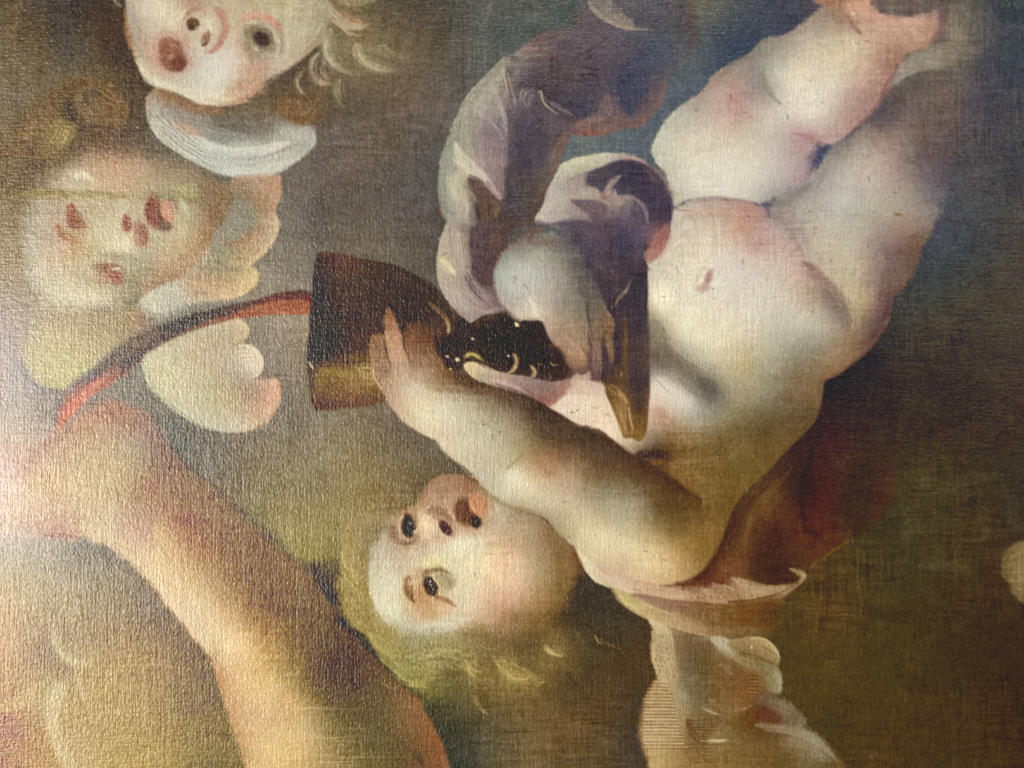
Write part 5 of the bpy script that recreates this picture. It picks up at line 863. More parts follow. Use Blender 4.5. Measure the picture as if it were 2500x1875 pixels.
stroke('G 1005,1280 1040,1330 1025,1380', 20, (214, 204, 150), .9, .5, .6, EYE2); blob('G', 966, 1302, 8, 8, 0, (196, 184, 164), .9, .5); blob('G', 985, 1330, 5, 5, 0, (160, 148, 130), .9, .5)
stroke('G 990,1400 1060,1420 1130,1440', 34, (144, 104, 76), .7, .8); stroke('G 1060,1420 1110,1450 1150,1470', 14, (130, 106, 80), .5, .8)
stroke('G 930,1290 940,1350 990,1395', 14, (146, 96, 66), .6, .7)
blob('G', 930, 1080, 40, 50, 0, (170, 148, 136), .4, 0); blob('G', 680, 1320, 70, 80, 0, (218, 214, 192), .5, 0); blob('G', 680, 1470, 90, 90, 0, (224, 218, 192), .45, 0)
stroke('H 640,600 760,700 900,755', 30, (160, 150, 122), .4, .9); stroke('H 1200,760 1350,720 1550,690', 40, (140, 106, 66), .45, .9)
stroke('G 560,1120 545,1300 565,1450', 14, (128, 116, 84), .4, .8)

# --- cream cloud at the right edge
region(CLOUD, 'O 2052,790 2080,700 2125,640 2200,605 2300,590 2800,560 2800,1200 2350,1080 2200,1030,8 2150,985,8 2110,920,6 2070,860', 6, 'O 2100,720,112,97,64 2180,680,130,112,82 2200,800,154,134,102 2150,880,134,117,86 2210,980,122,106,78 2080,800,104,90,60 2700,800,150,130,98', .95)
for i in range(18): stroke(f'O {2080 + i * 8},{720 + i % 5 * 50} {2130 + i * 7},{700 + i % 5 * 60} {2200},{690 + i % 5 * 62}', 12, (168, 148, 116) if i % 2 else (116, 100, 70), .4, .8, .9)
# ------------------------------------------------------------------ second sitting: sharper forms laid over the first
# mauve drapery: light outer band, rose plane, dark plane
region(None, 'e 470,-20,8 520,20,10 490,70,8 480,200,5 560,235,8 620,230,8 700,250,5 720,340,5 860,460,8 960,560,10 900,580,6 840,640,8 760,760,8 730,950,8 f 920,330,10 860,440,10 700,520,12 560,540,10 490,680,10 510,800,6 500,1000,10 380,960,4 340,860,5 330,640,5 340,560,6 430,520,8 560,450,8 590,330,5 610,160,5 e 400,900,6 440,800,5 440,680,4 480,520,6 440,430,6 400,180,6', 6,
 'e 600,120,76,66,70 700,300,72,60,66 560,330,88,76,78 600,500,74,60,64 550,700,70,58,64 650,850,66,55,60 460,620,84,68,68 800,500,82,66,68 480,880,74,60,62 f 700,100,68,58,60 650,250,66,57,58 750,420,64,56,52 900,150,92,72,58 880,300,84,62,50 560,580,72,54,50 420,700,74,56,56 600,600,78,56,46 420,850,76,58,58 700,560,74,54,46', .85)
for i in range(16): stroke(f'f {620 + i % 4 * 16},{260 + i * 15} {720},{258 + i * 15 + i % 3 * 4} {800 + i % 3 * 20},{262 + i * 15}', 7, (92, 80, 80) if i % 2 else (54, 47, 48), .45, .6, lift=.5)
region(None, 'e 430,-10 380,50 230,190 120,310 40,470 0,580 f 160,-120 115,30 98,170 110,330 130,450 170,520 200,530,4 330,540,4 320,440,5 330,330,6 270,240,6 250,190,8 330,160,6 250,60,8 e 180,720,10 200,580,10 300,480,12 420,430,8 420,250,6 400,120,6 440,80,8 500,60,10', 3,
 'e 350,130,128,124,116 250,250,138,132,122 150,380,136,132,120 300,330,142,130,126 60,560,130,128,116 120,560,148,144,122 200,500,132,122,116 380,260,124,112,110 f 140,100,132,134,124 140,250,124,128,120 200,60,150,146,128 200,250,168,160,134 150,400,128,132,124 250,350,172,162,138 200,480,150,146,128 300,480,150,138,122 e 20,700,138,136,120', .85)
stroke('e 420,-5 260,160 130,300 50,450', 14, (158, 160, 152), .7, .6)
stroke('e 340,280 380,380 420,470 435,640', 44, (152, 136, 130), .75, .6, .9)
stroke('e 250,440 340,500 400,560 430,650', 50, (136, 120, 120), .6, .7, .9)
region(None, 'e 300,500,10 400,560,8 435,660,4 440,780,4 410,880,6 400,960,8 f 590,200,5 600,330,5 540,330,6 450,220,6 400,130,8 e 270,900,10 200,760,14 220,600,14', 8, 'e 280,640,124,108,112 350,750,136,112,108 400,700,112,92,90 400,860,124,98,92 330,860,140,118,116 f 560,250,136,110,100 500,180,136,116,112', .75)
for i in range(12): stroke(f'e {230 + i * 16},{600 + i * 8} {240 + i * 14},{700 + i * 8} {260 + i * 12},{830 + i * 6}', 9, (152, 126, 120) if i % 2 else (110, 94, 98), .4, .6)
stroke('e 40,680 80,760 160,850 260,930 f 480,180 560,330', 60, (192, 184, 158), .75, .6, .5)
stroke('f 210,20 300,100 420,160 480,220', 44, (200, 190, 168), .6, .7, .6)
region(None, 'f 330,165,4 400,180,4 440,220,4 500,280,4 545,340,5 580,400,8 520,480,10 440,520,8 400,480,6 390,380,8 350,280,8 320,220,6', 5, 'f 380,220,88,66,62 460,290,86,66,58 500,400,96,70,52 430,420,76,58,48', .9)
stroke('f 390,370 400,430 420,510', 30, (56, 48, 42), .7, .7); stroke('f 495,370 490,420 490,480', 26, (58, 48, 44), .65, .7); stroke('f 570,380 550,440 540,500', 26, (112, 82, 58), .6, .8)
stroke('f 170,150 190,240 230,330 290,400', 44, (196, 186, 156), .6, .6, .9); stroke('f 260,210 300,290 310,390', 30, (176, 164, 138), .5, .7, .9); stroke('f 290,240 350,300 400,370', 30, (160, 144, 126), .5, .7, .9)
stroke('f 105,120 102,250 125,400 165,510', 22, (112, 122, 118), .6, .7)
stroke('f 130,340 160,420 230,470', 40, (112, 118, 112), .5, .8); stroke('f 110,410 122,440', 12, (156, 100, 62), .6, .7)
region(None, 'f 165,520 130,640 95,760 88,880 95,960 F 1020,500 1050,590 1100,665 1130,705 1200,770 1240,795 1300,755 1370,735 1450,720,5 1380,690,5 1310,600,5 1250,500,4 1220,420,4 f 340,900,4 350,780,4 330,640,5 335,545,5 260,520,6', 3,
 'f 200,600,162,150,132 150,700,160,148,128 250,700,168,154,136 150,850,196,184,146 220,800,160,148,132 280,850,168,156,138 320,700,128,112,100 300,580,126,110,98 F 1050,450,164,152,132 1130,560,166,154,134 1200,640,168,154,140 1250,700,160,146,138 1300,700,154,136,130 1180,500,150,136,122 1400,715,132,114,110 1260,760,152,136,128 1280,620,130,114,108', .85)
stroke('f 130,790 150,850 240,930', 44, (214, 202, 162), .75, .6, .8); stroke('f 90,780 140,770 180,730', 8, (96, 88, 78), .5, .6)
stroke('F 1220,430 1260,530 1320,620 1420,700', 12, (172, 158, 150), .7, .6); stroke('F 1225,470 1270,560 1350,640', 14, (74, 60, 62), .65, .7); stroke('F 1200,540 1260,630 1340,700', 22, (182, 168, 154), .5, .7, .9); stroke('F 1330,720 1420,700 1500,715', 22, (146, 126, 122), .6, .7)
for i in range(10): stroke(f'f {190 + i * 14},{560 + i * 6} {200 + i * 14},{680 + i * 6} {240 + i * 12},{800 + i * 8}', 8, (182, 168, 144) if i % 2 else (138, 126, 112), .4, .6)
# highlights on the drapery
stroke('e 405,90 420,200 440,310 485,435', 26, (176, 158, 132), .85, .5, .9); stroke('e 440,120 470,240 495,340 490,430', 24, (136, 120, 116), .6, .7, .9); stroke('e 500,90 490,150 500,230', 26, (122, 106, 106), .6, .7, .9)
stroke('e 575,250 540,290 545,380', 20, (140, 124, 114), .75, .6, .9); stroke('e 585,260 570,330 600,410', 14, (150, 134, 118), .75, .6, .8); stroke('e 630,285 610,330 610,400', 20, (126, 112, 106), .6, .7, .9)
stroke('e 680,280 700,265 715,330 750,385 850,455', 14, (162, 142, 108), .85, .5, .6); stroke('e 715,300 800,380 900,420 960,455', 14, (112, 96, 94), .55, .7)
stroke('e 1000,130 1080,135 1150,155', 7, (44, 38, 46), .8, .5); stroke('e 960,70 1060,75 1120,90', 6, (52, 46, 56), .6, .6); stroke('e 600,170 760,100 980,0', 10, (56, 50, 60), .5, .7)
stroke('e 520,10 640,-10 760,-20', 18, (118, 100, 98), .5, .8)
stroke('e 940,560 1030,510 1120,490 1210,460', 36, (126, 92, 78), .6, .7, .9); stroke('e 950,590 1100,600 1240,560', 26, (118, 76, 64), .5, .8); stroke('e 930,590 860,660 800,760 760,860', 44, (104, 76, 66), .6, .8, .9)
stroke('e 1190,330 1190,400 1260,470', 50, (116, 92, 88), .6, .8, .9)
region(None, 'I 330,600,4 350,560,6 440,540,8 490,640,5 440,670,4 430,720,3 400,790,4 360,770,6 335,680,6', 6, 'I 390,700,58,58,72 460,620,66,64,76 380,620,60,58,72', .8)
# the second fold
region(None, 'g 278,150,3 330,110,3 440,80,3 560,75,3 660,50,3 780,50,3 880,85,3 955,130,3 880,105,4 760,90,4 640,140,3 520,180,4 400,220,5 300,260,6 245,290,4', 3, 'g 350,160,182,174,140 450,120,190,182,148 560,100,184,174,144 700,80,170,154,134 850,90,160,130,116 300,240,166,154,132 420,190,160,150,124', .92, lift=.2)
region(None, 'g 490,200,5 600,150,4 740,95,5 860,105,4 960,150,4 1030,220,6 1100,330,6 1135,460,5 1130,560,6 1050,560,10 960,560,8 950,480,6 860,400,6 800,370,6 730,400,5 690,320,4 740,230,6 660,250,6 620,330,5 590,350,5 560,330,6 480,290,8', 5, 'g 550,250,72,60,64 700,160,62,52,60 850,180,58,50,60 950,300,60,50,60 1050,400,66,54,62 850,320,62,52,60 1000,200,72,58,62 1090,480,66,54,60 590,300,64,56,60 980,480,72,58,64', .92)
region(None, 'g 180,330,4 245,285,5 330,260,8 460,210,8 490,290,6 560,320,4 578,345,3 578,410,3 480,408,4 360,412,4 440,470,8 510,540,6 520,580,5 400,560,6 300,565,5 200,582,4 88,562,3 130,480,3 165,400,3', 4, 'g 250,320,168,154,140 350,330,164,150,136 450,260,152,134,126 520,370,158,142,124 300,400,178,164,142 150,520,188,172,150 300,480,168,154,142 420,500,142,124,122 250,540,166,152,146 350,540,150,134,132 480,560,134,116,114 210,430,182,168,148', .92, lift=.2)
region(None, 'g 360,412,4 480,408,4 590,420,5 640,470,8 600,560,10 520,570,6 500,500,8 440,470,6', 6, 'g 420,430,96,76,76 540,450,94,70,66 560,520,96,74,72', .85)
stroke('g 320,270 350,250 420,220', 8, (112, 96, 90), .6, .7); stroke('g 380,380 460,350 575,370', 18, (178, 162, 138), .5, .7, .9)
stroke('g 740,225 690,270 640,330 625,380', 34, (142, 118, 108), .8, .6, .8); blob('g', 628, 375, 10, 10, 0, (190, 120, 70), .8, .4)
region(None, 'g 695,330 705,400 740,445 765,440 780,410 830,405 870,420 930,480,4 960,590,4 950,480,4 900,420,3 850,375,3 780,370,3 720,375,3', 3, 'g 720,400,156,132,118 800,385,146,120,110 900,440,124,102,100', .85)
stroke('g 860,400 920,470 955,560 960,640', 9, (140, 118, 112), .6, .6); stroke('g 690,500 780,490 800,540 750,610', 40, (110, 92, 92), .5, .8, .9)
stroke('g 1010,150 1080,230 1140,360 1150,450', 40, (152, 112, 92), .6, .7, .8); stroke('g 950,190 1010,260 1050,360', 26, (96, 72, 68), .5, .8)
region(None, 'g 90,580,8 200,590,5 300,570,5 420,560,6 520,580,6 640,560,10 800,560,12 960,600,8 970,700,8 940,800,6 910,860,4 950,960,4 560,960,8 540,850,8 460,760,8 400,680,6 300,620,6 200,600,6', 8, 'g 350,600,78,66,74 480,640,86,72,78 600,620,92,68,64 560,720,80,66,72 700,650,82,66,70 800,620,92,74,78 900,650,94,78,84 760,720,64,58,72 880,760,88,70,74 640,800,84,66,68 760,850,60,52,58 850,900,74,58,60 600,900,84,66,70 420,700,72,64,70', .75)
stroke('g 760,640 750,740 740,840', 44, (60, 56, 70), .55, .8); stroke('g 400,680 480,780 550,900', 40, (62, 56, 64), .5, .8)
region(None, 'g 1110,610,4 1130,640,4 1110,740,5 1050,840,5 960,900,4 930,850,5 980,740,6 1040,650,6', 6, 'g 1060,720,160,98,80 980,830,176,128,104 1100,640,150,100,84', .75)
stroke('g 1140,620 1130,730 1060,850 970,910', 20, (204, 172, 136), .5, .8); stroke('g 905,855 940,890 950,960', 12, (48, 40, 44), .7, .6)
stroke('g 1150,470 1230,490 1300,490', 8, (138, 92, 80), .6, .6); stroke('g 0,680 80,640 190,620', 40, (122, 78, 58), .5, .8)
# right hand: knuckles, fingers over the dark cloth
region(None, 'a 860,260,8 900,300,4 945,370,4 955,440,4 950,490,4 920,500,5 880,420,6 830,330,8', 5, 'a 900,350,128,102,82 930,440,138,102,72 880,360,104,94,74', .85)
stroke('a 890,320 930,380 945,450', 14, (160, 122, 88), .6, .7)
region(None, 'a 895,480,3 930,520,3 945,600,3 935,720,3 915,690,3 895,600,4 880,530,4', 3, 'a 915,540,134,112,82 920,640,128,100,70', .8)
region(None, 'a 860,510,4 885,600,3 910,690,3 925,740,4 890,830,4 850,860,5 860,740,4 850,620,4', 4, 'a 870,620,66,54,62 890,750,62,50,54', .85)
region(None, 'a 950,480,3 985,420,5 1000,560,4 1005,640,4 985,720,4 945,740,4 950,640,3 940,560,3', 4, 'a 970,560,62,54,62 980,660,60,50,54', .8)
region(None, 'a 780,580,6 840,580,5 850,700,4 850,800,4 830,850,6 790,830,5 770,740,5', 5, 'a 800,620,128,108,90 820,740,116,92,80 800,820,96,74,70', .8)
stroke('a 830,620 835,700 825,790', 16, (142, 114, 94), .6, .7)
region(None, 'a 745,620,5 770,650,4 775,740,4 770,850,5 760,780,4 735,720,5', 4, 'a 757,700,80,60,62', .8)
region(None, 'a 600,600,10 700,600,6 740,680,4 745,740,4 740,780,4 700,805,4 640,780,5 595,745,4 570,680,6', 6, 'a 640,640,164,136,104 700,690,172,138,102 640,740,138,112,86 710,770,112,88,72', .75)
stroke('a 690,595 725,640 745,700', 12, (112, 80, 58), .6, .7); stroke('a 610,650 680,660 720,710', 26, (182, 148, 112), .5, .8)
stroke('a 740,270 750,380 780,510 800,590', 8, (76, 68, 58), .7, .6); stroke('a 750,60 800,180 860,260', 50, (104, 92, 88), .45, .9)
stroke('a 550,440 620,520 680,590', 70, (170, 142, 112), .45, .9); stroke('a 420,370 450,480 520,600', 40, (158, 134, 110), .4, .9)
stroke('a 310,190 330,280 345,385', 46, (222, 212, 180), .75, .6, .7); stroke('a 250,230 280,310 300,390', 30, (208, 202, 180), .6, .7, .9)
stroke('a 20,60 60,230 150,340 230,390', 12, (110, 92, 82), .5, .7, taper=0); blob('a', 180, 70, 12, 30, 20, (176, 128, 88), .6, .2); stroke('a 240,110 260,115 300,180', 6, (140, 116, 84), .6, .5)
stroke('a 1075,80 1030,180 980,230 955,280', 14, (142, 120, 88), .8, .6, .8); stroke('a 1050,150 1030,185', 10, (170, 150, 112), .8, .5)
stroke('a 1080,60 1090,300 1080,600 1080,860', 60, (58, 52, 58), .5, .9, taper=0); stroke('a 1195,0 1200,200 1190,400', 10, (44, 36, 44), .6, .7); stroke('a 1040,480 1030,640 1040,820', 30, (112, 82, 46), .6, .8)
region(None, 'a 650,790,6 700,810,4 760,780,5 775,860,6 860,870,5 865,960,6 600,960,8 620,870,10', 6, 'a 700,850,196,174,150 640,920,206,186,160 820,920,206,184,164', .8)
stroke('a 440,580 520,600 590,680', 18, (112, 72, 44), .6, .7)
# left hand: separate fingers
region(None, 'b 150,375,4 190,365,4 240,375,4 255,440,3 265,520,3 290,600,5 300,680,8 220,700,8 170,620,4 140,520,3 130,450,3', 4, 'b 190,400,112,84,60 170,480,132,104,80 210,520,128,102,82 200,600,126,102,84 250,650,130,110,92', .85)
region(None, 'b 270,165,3 300,200,3 340,280,3 385,390,3 400,480,3 430,570,6 440,650,8 330,660,8 300,580,3 275,460,3 258,340,3 262,220,3', 3, 'b 285,240,138,92,58 300,330,160,118,88 330,420,164,126,98 330,500,172,138,108 360,580,170,142,114 310,280,150,102,70 390,620,168,146,122', .9, lift=.2)
stroke('b 300,420 320,520 370,620', 22, (192, 158, 124), .5, .7); stroke('b 250,400 262,500 290,590', 16, (70, 50, 40), .75, .7); stroke('b 330,370 350,385 370,420', 10, (140, 88, 58), .6, .6)
region(None, 'b 415,330,4 440,300,5 480,275,5 560,290,6 620,350,4 640,440,4 650,530,5 700,600,10 600,640,14 470,640,10 430,560,4 412,450,3', 5, 'b 440,380,98,66,46 480,340,92,64,44 560,360,84,60,44 620,440,90,62,48 540,450,104,76,56 450,500,112,76,56 520,540,122,96,76 600,560,116,88,66 480,600,140,118,96', .85)
stroke('b 480,300 475,400 480,520', 14, (128, 96, 72), .6, .7); stroke('b 395,380 400,450 415,510', 16, (62, 46, 36), .8, .6); stroke('b 415,500 435,540 450,590', 10, (110, 66, 50), .6, .7)
stroke('b 730,240 750,290 745,370', 22, (178, 138, 92), .8, .5, .7); stroke('b 590,120 680,190 740,250', 30, (84, 66, 44), .6, .8); stroke('b 740,330 745,370', 14, (206, 172, 124), .9, .5)
stroke('b 155,640 180,720 240,810', 8, (204, 184, 128), .8, .5); stroke('b 50,630 60,660 100,640', 8, (196, 178, 120), .6, .5)
stroke('b 650,580 720,660 800,680', 60, (112, 84, 58), .5, .9); stroke('b 640,800 760,790 900,800', 30, (128, 104, 74), .5, .9)
blob('b', 500, 900, 120, 50, 10, (220, 200, 160), .45, .0); stroke('b 480,880 540,910 580,950', 30, (230, 218, 184), .5, .7, .9); blob('b', 330, 830, 60, 40, 30, (190, 156, 132), .5, 0)
region(None, 'b 875,600,2 900,585,2 960,590,2 985,605,2 1000,650,3 1050,670,4 1060,720,3 1010,740,3 930,700,2 885,650,2', 2, 'b 920,620,206,192,144 970,650,196,180,142 1020,700,150,146,130 900,640,198,184,134', .95, lift=.4)
stroke('b 990,600 1050,635 1120,665 1200,660', 26, (172, 156, 136), .8, .6); stroke('b 1020,720 1100,720 1200,770', 30, (168, 152, 140), .6, .7, .9); stroke('b 870,550 900,520 960,530 1010,590', 18, (176, 156, 92), .8, .5); stroke('b 930,560 1000,600 1040,630', 14, (88, 74, 40), .7, .6)
stroke('b 1255,520 1265,590 1220,650', 10, (196, 164, 116), .8, .5); stroke('b 1100,230 1000,260 930,320', 20, (92, 66, 48), .5, .8)
stroke('G 1250,600 1345,702 1440,765 1560,818 1690,858', 40, (164, 152, 124), .7, .85, taper=0); stroke('G 1560,818 1690,858 1765,915 1840,1000 1930,1075', 44, (134, 112, 80), .6, .9, taper=0)
# infant's face
region(None, 'c 380,300,6 430,200,5 510,100,5 620,60,5 740,65,5 830,100,4 880,150,4 940,210,5 930,330,10 860,480,10 780,500,10 660,470,8 620,350,8 500,320,8', 6, 'c 480,200,146,116,94 600,120,148,118,94 700,120,150,118,92 560,250,160,132,112 650,220,152,124,104 800,140,120,86,62 740,120,158,112,80 640,330,180,152,126 720,470,176,152,130 900,240,158,128,98 880,420,176,146,112 430,290,148,120,98', .6)
stroke('c 770,90 820,110 850,150', 40, (92, 70, 52), .65, .8); stroke('c 750,110 760,150 800,190', 40, (166, 112, 76), .45, .8)
blob('c', 750, 350, 80, 104, -22, (92, 60, 44), 1, .6); stroke('c 700,270 690,340 730,420', 40, (110, 74, 52), .5, .7); stroke('c 770,260 760,320 790,370', 26, (70, 48, 38), .6, .7)
blob('c', 845, 295, 64, 84, -25, (206, 130, 82), 1, .6); stroke('c 790,250 800,310 840,360', 20, (222, 152, 104), .6, .7); stroke('c 860,240 900,290 890,370', 22, (190, 112, 66), .5, .7)
stroke('c 900,230 950,280 940,350', 34, (176, 140, 98), .5, .8)
blob('c', 832, 425, 46, 48, -20, (46, 34, 34), 1, .65); blob('c', 820, 420, 8, 8, 0, (120, 100, 90), .8, .4); blob('c', 800, 385, 22, 20, 0, (70, 48, 42), .7, .3)
stroke('c 480,330 560,340 620,390 650,470', 60, (128, 96, 82), .7, .7, .5); stroke('c 610,350 650,360 670,430', 22, (206, 184, 152), .6, .7)
blob('c', 598, 475, 34, 66, -38, (72, 46, 50), .95, .55); stroke('c 555,440 580,490 620,520', 16, (58, 38, 42), .7, .6); stroke('c 650,500 675,540 650,580', 12, (160, 120, 96), .6, .7)
blob('c', 440, 450, 50, 90, -10, (224, 202, 168), .7, .05); stroke('c 420,440 435,430 440,480', 12, (246, 228, 192), .8, .4); stroke('c 440,560 540,580 640,590', 20, (196, 160, 136), .5, .8)
blob('c', 305, 455, 50, 76, -8, (48, 36, 26), 1, .6); stroke('c 270,370 230,430 250,520 320,570 380,510', 24, (186, 166, 148), .6, .7); stroke('c 180,450 190,540 250,600', 44, (132, 102, 84), .7, .8); stroke('c 240,590 320,590 380,530', 20, (118, 88, 72), .7, .7); stroke('c 340,370 370,420 380,470', 26, (150, 118, 72), .7, .7)
blob('c', 322, 438, 7, 7, 0, (220, 206, 180), .9, .4); stroke('c 345,500 370,490 385,470', 9, (210, 198, 176), .8, .5); stroke('c 290,380 310,370 340,400', 12, (64, 46, 34), .7, .6)
stroke('c 690,570 640,610 600,650', 30, (216, 210, 188), .5, .8); blob('c', 740, 630, 80, 60, 20, (216, 210, 186), .5, 0)
region(None, 'd 620,210,5 680,180,5 760,190,5 770,230,5 740,275,5 660,280,4 610,270,5', 5, 'd 690,230,220,210,160', .7)
stroke('d 640,320 700,290 780,295 830,340', 34, (112, 92, 70), .75, .7, .5); region(None, 'd 700,330,5 790,320,6 830,380,8 820,460,8 760,480,5 725,420,3', 5, 'd 770,390,150,142,122 800,440,158,146,124', .7)
for i in range(4): stroke(f'd {730 + i * 22},{310 + i * 10} {770 + i * 18},{345 + i * 14} {800 + i * 12},{400 + i * 18}', 5, (120, 110, 92), .5, .6)
blob('d', 672, 420, 50, 76, -20, (50, 38, 32), 1, .65); stroke('d 625,370 640,440 700,495', 14, (40, 30, 26), .6, .6); stroke('d 690,350 735,410 740,480', 14, (222, 212, 156), .95, .45, .6); stroke('d 720,440 750,470 730,490', 16, (196, 176, 118), .7, .6)
for (x, y, r) in ((668, 380, 8), (676, 408, 7), (660, 398, 5), (690, 440, 5)): blob('d', x, y, r, r, 0, (190, 182, 168), .9, .4)
stroke('d 480,400 500,470 550,550', 46, (116, 82, 54), .75, .8); stroke('d 520,480 530,510 550,550', 18, (80, 56, 40), .7, .7); stroke('d 480,320 470,380 490,430', 30, (158, 124, 96), .5, .8)
region(None, 'd 550,430,8 600,400,8 640,450,6 700,500,5 780,540,8 830,580,10 780,640,10 700,665,8 610,640,6 560,570,6', 8, 'd 590,470,180,132,96 620,560,192,146,106 700,600,198,156,114 760,590,196,160,128', .6)
stroke('d 700,500 770,510 840,560 880,580', 26, (140, 104, 78), .7, .7); stroke('d 560,600 620,640 700,665 780,640', 12, (176, 128, 90), .4, .8)
blob('d', 300, 430, 90, 90, 0, (216, 212, 190), .4, 0); blob('d', 360, 620, 110, 80, 30, (220, 214, 186), .4, 0); blob('d', 920, 110, 90, 60, 20, (222, 220, 196), .45, 0); blob('d', 1150, 430, 80, 120, 0, (222, 176, 140), .35, 0)
stroke('d 220,90 190,180 180,320 200,470', 14, (130, 120, 96), .5, .8); stroke('d 230,600 300,700 420,780', 30, (150, 140, 112), .4, .9); stroke('d 200,60 150,130 140,220', 50, (112, 102, 80), .5, .8)
for i in range(26): stroke(f'd {20 + i % 7 * 18},{230 + i * 17} {50 + i % 7 * 16},{270 + i * 18} {90 + i % 5 * 14},{330 + i * 17}', 6, (206, 186, 124) if i % 2 else (128, 112, 66), .45, .5, lift=.5)
for i in range(18): stroke(f'd {230 + i * 11},{760 + i * 9} {290 + i * 12},{830 + i * 7} {400 + i * 10},{900 + i * 5}', 7, (188, 166, 90) if i % 2 else (132, 116, 62), .45, .5, lift=.5)
# upper cherub's face
stroke('h 20,60 25,250 60,400', 30, (140, 100, 66), .5, .8); stroke('h 80,60 90,220 130,340', 40, (168, 158, 148), .5, .8, .9); stroke('h 120,40 150,180 170,320', 20, (196, 182, 164), .5, .7, .9)
stroke('h 130,500 190,610 300,680 420,730', 40, (222, 212, 182), .6, .7, .8); stroke('h 360,660 480,730 620,790 760,800', 44, (222, 210, 182), .6, .7, .8)
for i in range(12): stroke(f'h {140 + i * 34},{540 + i * 17} {220 + i * 34},{600 + i * 14} {330 + i * 32},{650 + i * 11}', 6, (232, 224, 196) if i % 2 else (190, 178, 156), .4, .5, lift=.4)
stroke('h 480,100 430,140 340,160', 30, (222, 206, 178), .6, .7, .9); stroke('h 520,10 560,40 640,50', 50, (178, 146, 126), .5, .9); stroke('h 480,120 540,80 610,75', 26, (160, 128, 96), .6, .8)
blob('h', 640, 270, 110, 130, 0, (204, 182, 154), .45, 0)
stroke('h 700,60 770,110 780,220 750,320 690,400 620,410', 52, (178, 124, 96), .65, .75, .5); stroke('h 650,380 700,390 740,350', 30, (202, 160, 132), .5, .8)
stroke('h 630,150 670,180 690,260', 34, (222, 212, 182), .8, .6, .8); stroke('h 660,140 640,170 660,190', 14, (196, 188, 160), .6, .6)
blob('h', 547, 190, 48, 42, 30, (104, 74, 50), 1, .6); blob('h', 530, 214, 28, 24, 0, (70, 50, 38), .85, .4); stroke('h 500,190 520,160 570,150', 12, (120, 90, 64), .6, .6); blob('h', 590, 225, 30, 22, 0, (214, 192, 162), .6, .2)
stroke('h 665,250 650,290 615,350', 56, (140, 102, 76), .9, .6, .5); stroke('h 610,355 640,345 675,300', 14, (84, 58, 42), .8, .5); stroke('h 655,250 640,270 620,310', 14, (176, 140, 108), .5, .7)
blob('h', 375, 430, 130, 150, -30, (190, 150, 126), .5, .05)
blob('h', 378, 425, 96, 128, -30, (142, 90, 66), 1, .7); blob('h', 425, 490, 58, 62, 0, (116, 66, 52), .9, .5); stroke('h 290,340 330,320 400,340 440,390', 28, (168, 120, 92), .7, .7, .8); stroke('h 300,390 370,380 400,440', 26, (166, 112, 84), .6, .7, .8); blob('h', 375, 440, 28, 24, 0, (190, 140, 112), .8, .3)
for i in range(5): stroke(f'h {300 + i * 12},{350 + i * 22} {350 + i * 10},{350 + i * 22} {390 + i * 8},{380 + i * 20}', 6, (122, 76, 56) if i % 2 else (164, 112, 84), .45, .6)
stroke('h 310,500 370,545 430,545 475,480', 10, (104, 58, 46), .6, .6)
stroke('h 930,160 1000,120 1100,130 1190,190 1240,270', 60, (196, 152, 128), .75, .65, .6); stroke('h 1120,130 1190,180 1230,260', 36, (176, 122, 104), .6, .7, .6)
stroke('h 980,180 1080,190 1150,240 1200,330 1190,440', 34, (216, 206, 178), .8, .6, .8); blob('h', 1060, 300, 120, 105, 30, (128, 116, 92), .75, .2); stroke('h 940,280 1000,240 1080,215', 34, (132, 120, 94), .7, .7, .8); stroke('h 1090,215 1150,270 1150,370', 30, (118, 106, 82), .6, .8)
blob('h', 1072, 308, 70, 52, 25, (62, 44, 42), 1, .6); stroke('h 1000,330 1020,370 1080,400', 22, (188, 184, 154), .9, .5, .7); stroke('h 1010,290 1000,310', 12, (150, 134, 112), .6, .5)
stroke('h 880,310 960,340 1020,420', 26, (186, 146, 122), .4, .9); stroke('h 1080,440 1150,450 1200,520', 60, (168, 154, 140), .5, .9)
stroke('h 960,560 1040,560 1100,520 1120,620', 90, (188, 146, 120), .45, .9); stroke('h 890,650 920,655 930,685', 10, (168, 124, 98), .6, .6)
stroke('h 280,700 420,740 560,820 740,860 900,830', 40, (134, 98, 68), .7, .8)
# wing of the upper cherub: broad brush bands
for (pa, w_, c_, al) in (('A 1060,660 1090,780 1190,890 1330,960', 60, (170, 162, 148), .6), ('A 1030,800 1080,920 1200,1010 1340,1080', 40, (196, 188, 164), .6), ('A 1160,740 1300,840 1480,910 1700,930', 60, (140, 134, 124), .7), ('A 1180,860 1270,880 1340,940', 60, (186, 148, 118), .55), ('A 1290,920 1450,1000 1620,1030 1800,1010 1960,960', 60, (214, 206, 182), .75), ('A 1300,1000 1500,1060 1700,1070 1880,1030 2060,950', 26, (150, 144, 136), .7), ('A 1220,1020 1400,1110 1600,1160 1820,1150 2020,1070', 60, (208, 202, 178), .7), ('A 1500,1090 1700,1110 1900,1060 2050,980', 26, (168, 166, 158), .6), ('A 1900,880 1980,900 2080,860', 60, (176, 172, 160), .6), ('A 1560,780 1720,820 1860,770', 70, (112, 98, 80), .6)):
    stroke(pa, w_, c_, al, .6, .9, taper=2)
for i in range(34):
    t = i / 33; stroke(f'A {1030 + 60 * t + i % 5 * 24},{760 + 160 * t} {1220 + 60 * t + i % 5 * 30},{940 + 130 * t} {1480 + i % 4 * 60},{1030 + 110 * t} {1780 + i % 5 * 40},{1000 + 110 * t}', 5, (226, 220, 198) if i % 2 else (142, 136, 126), .35, .5, lift=.4)
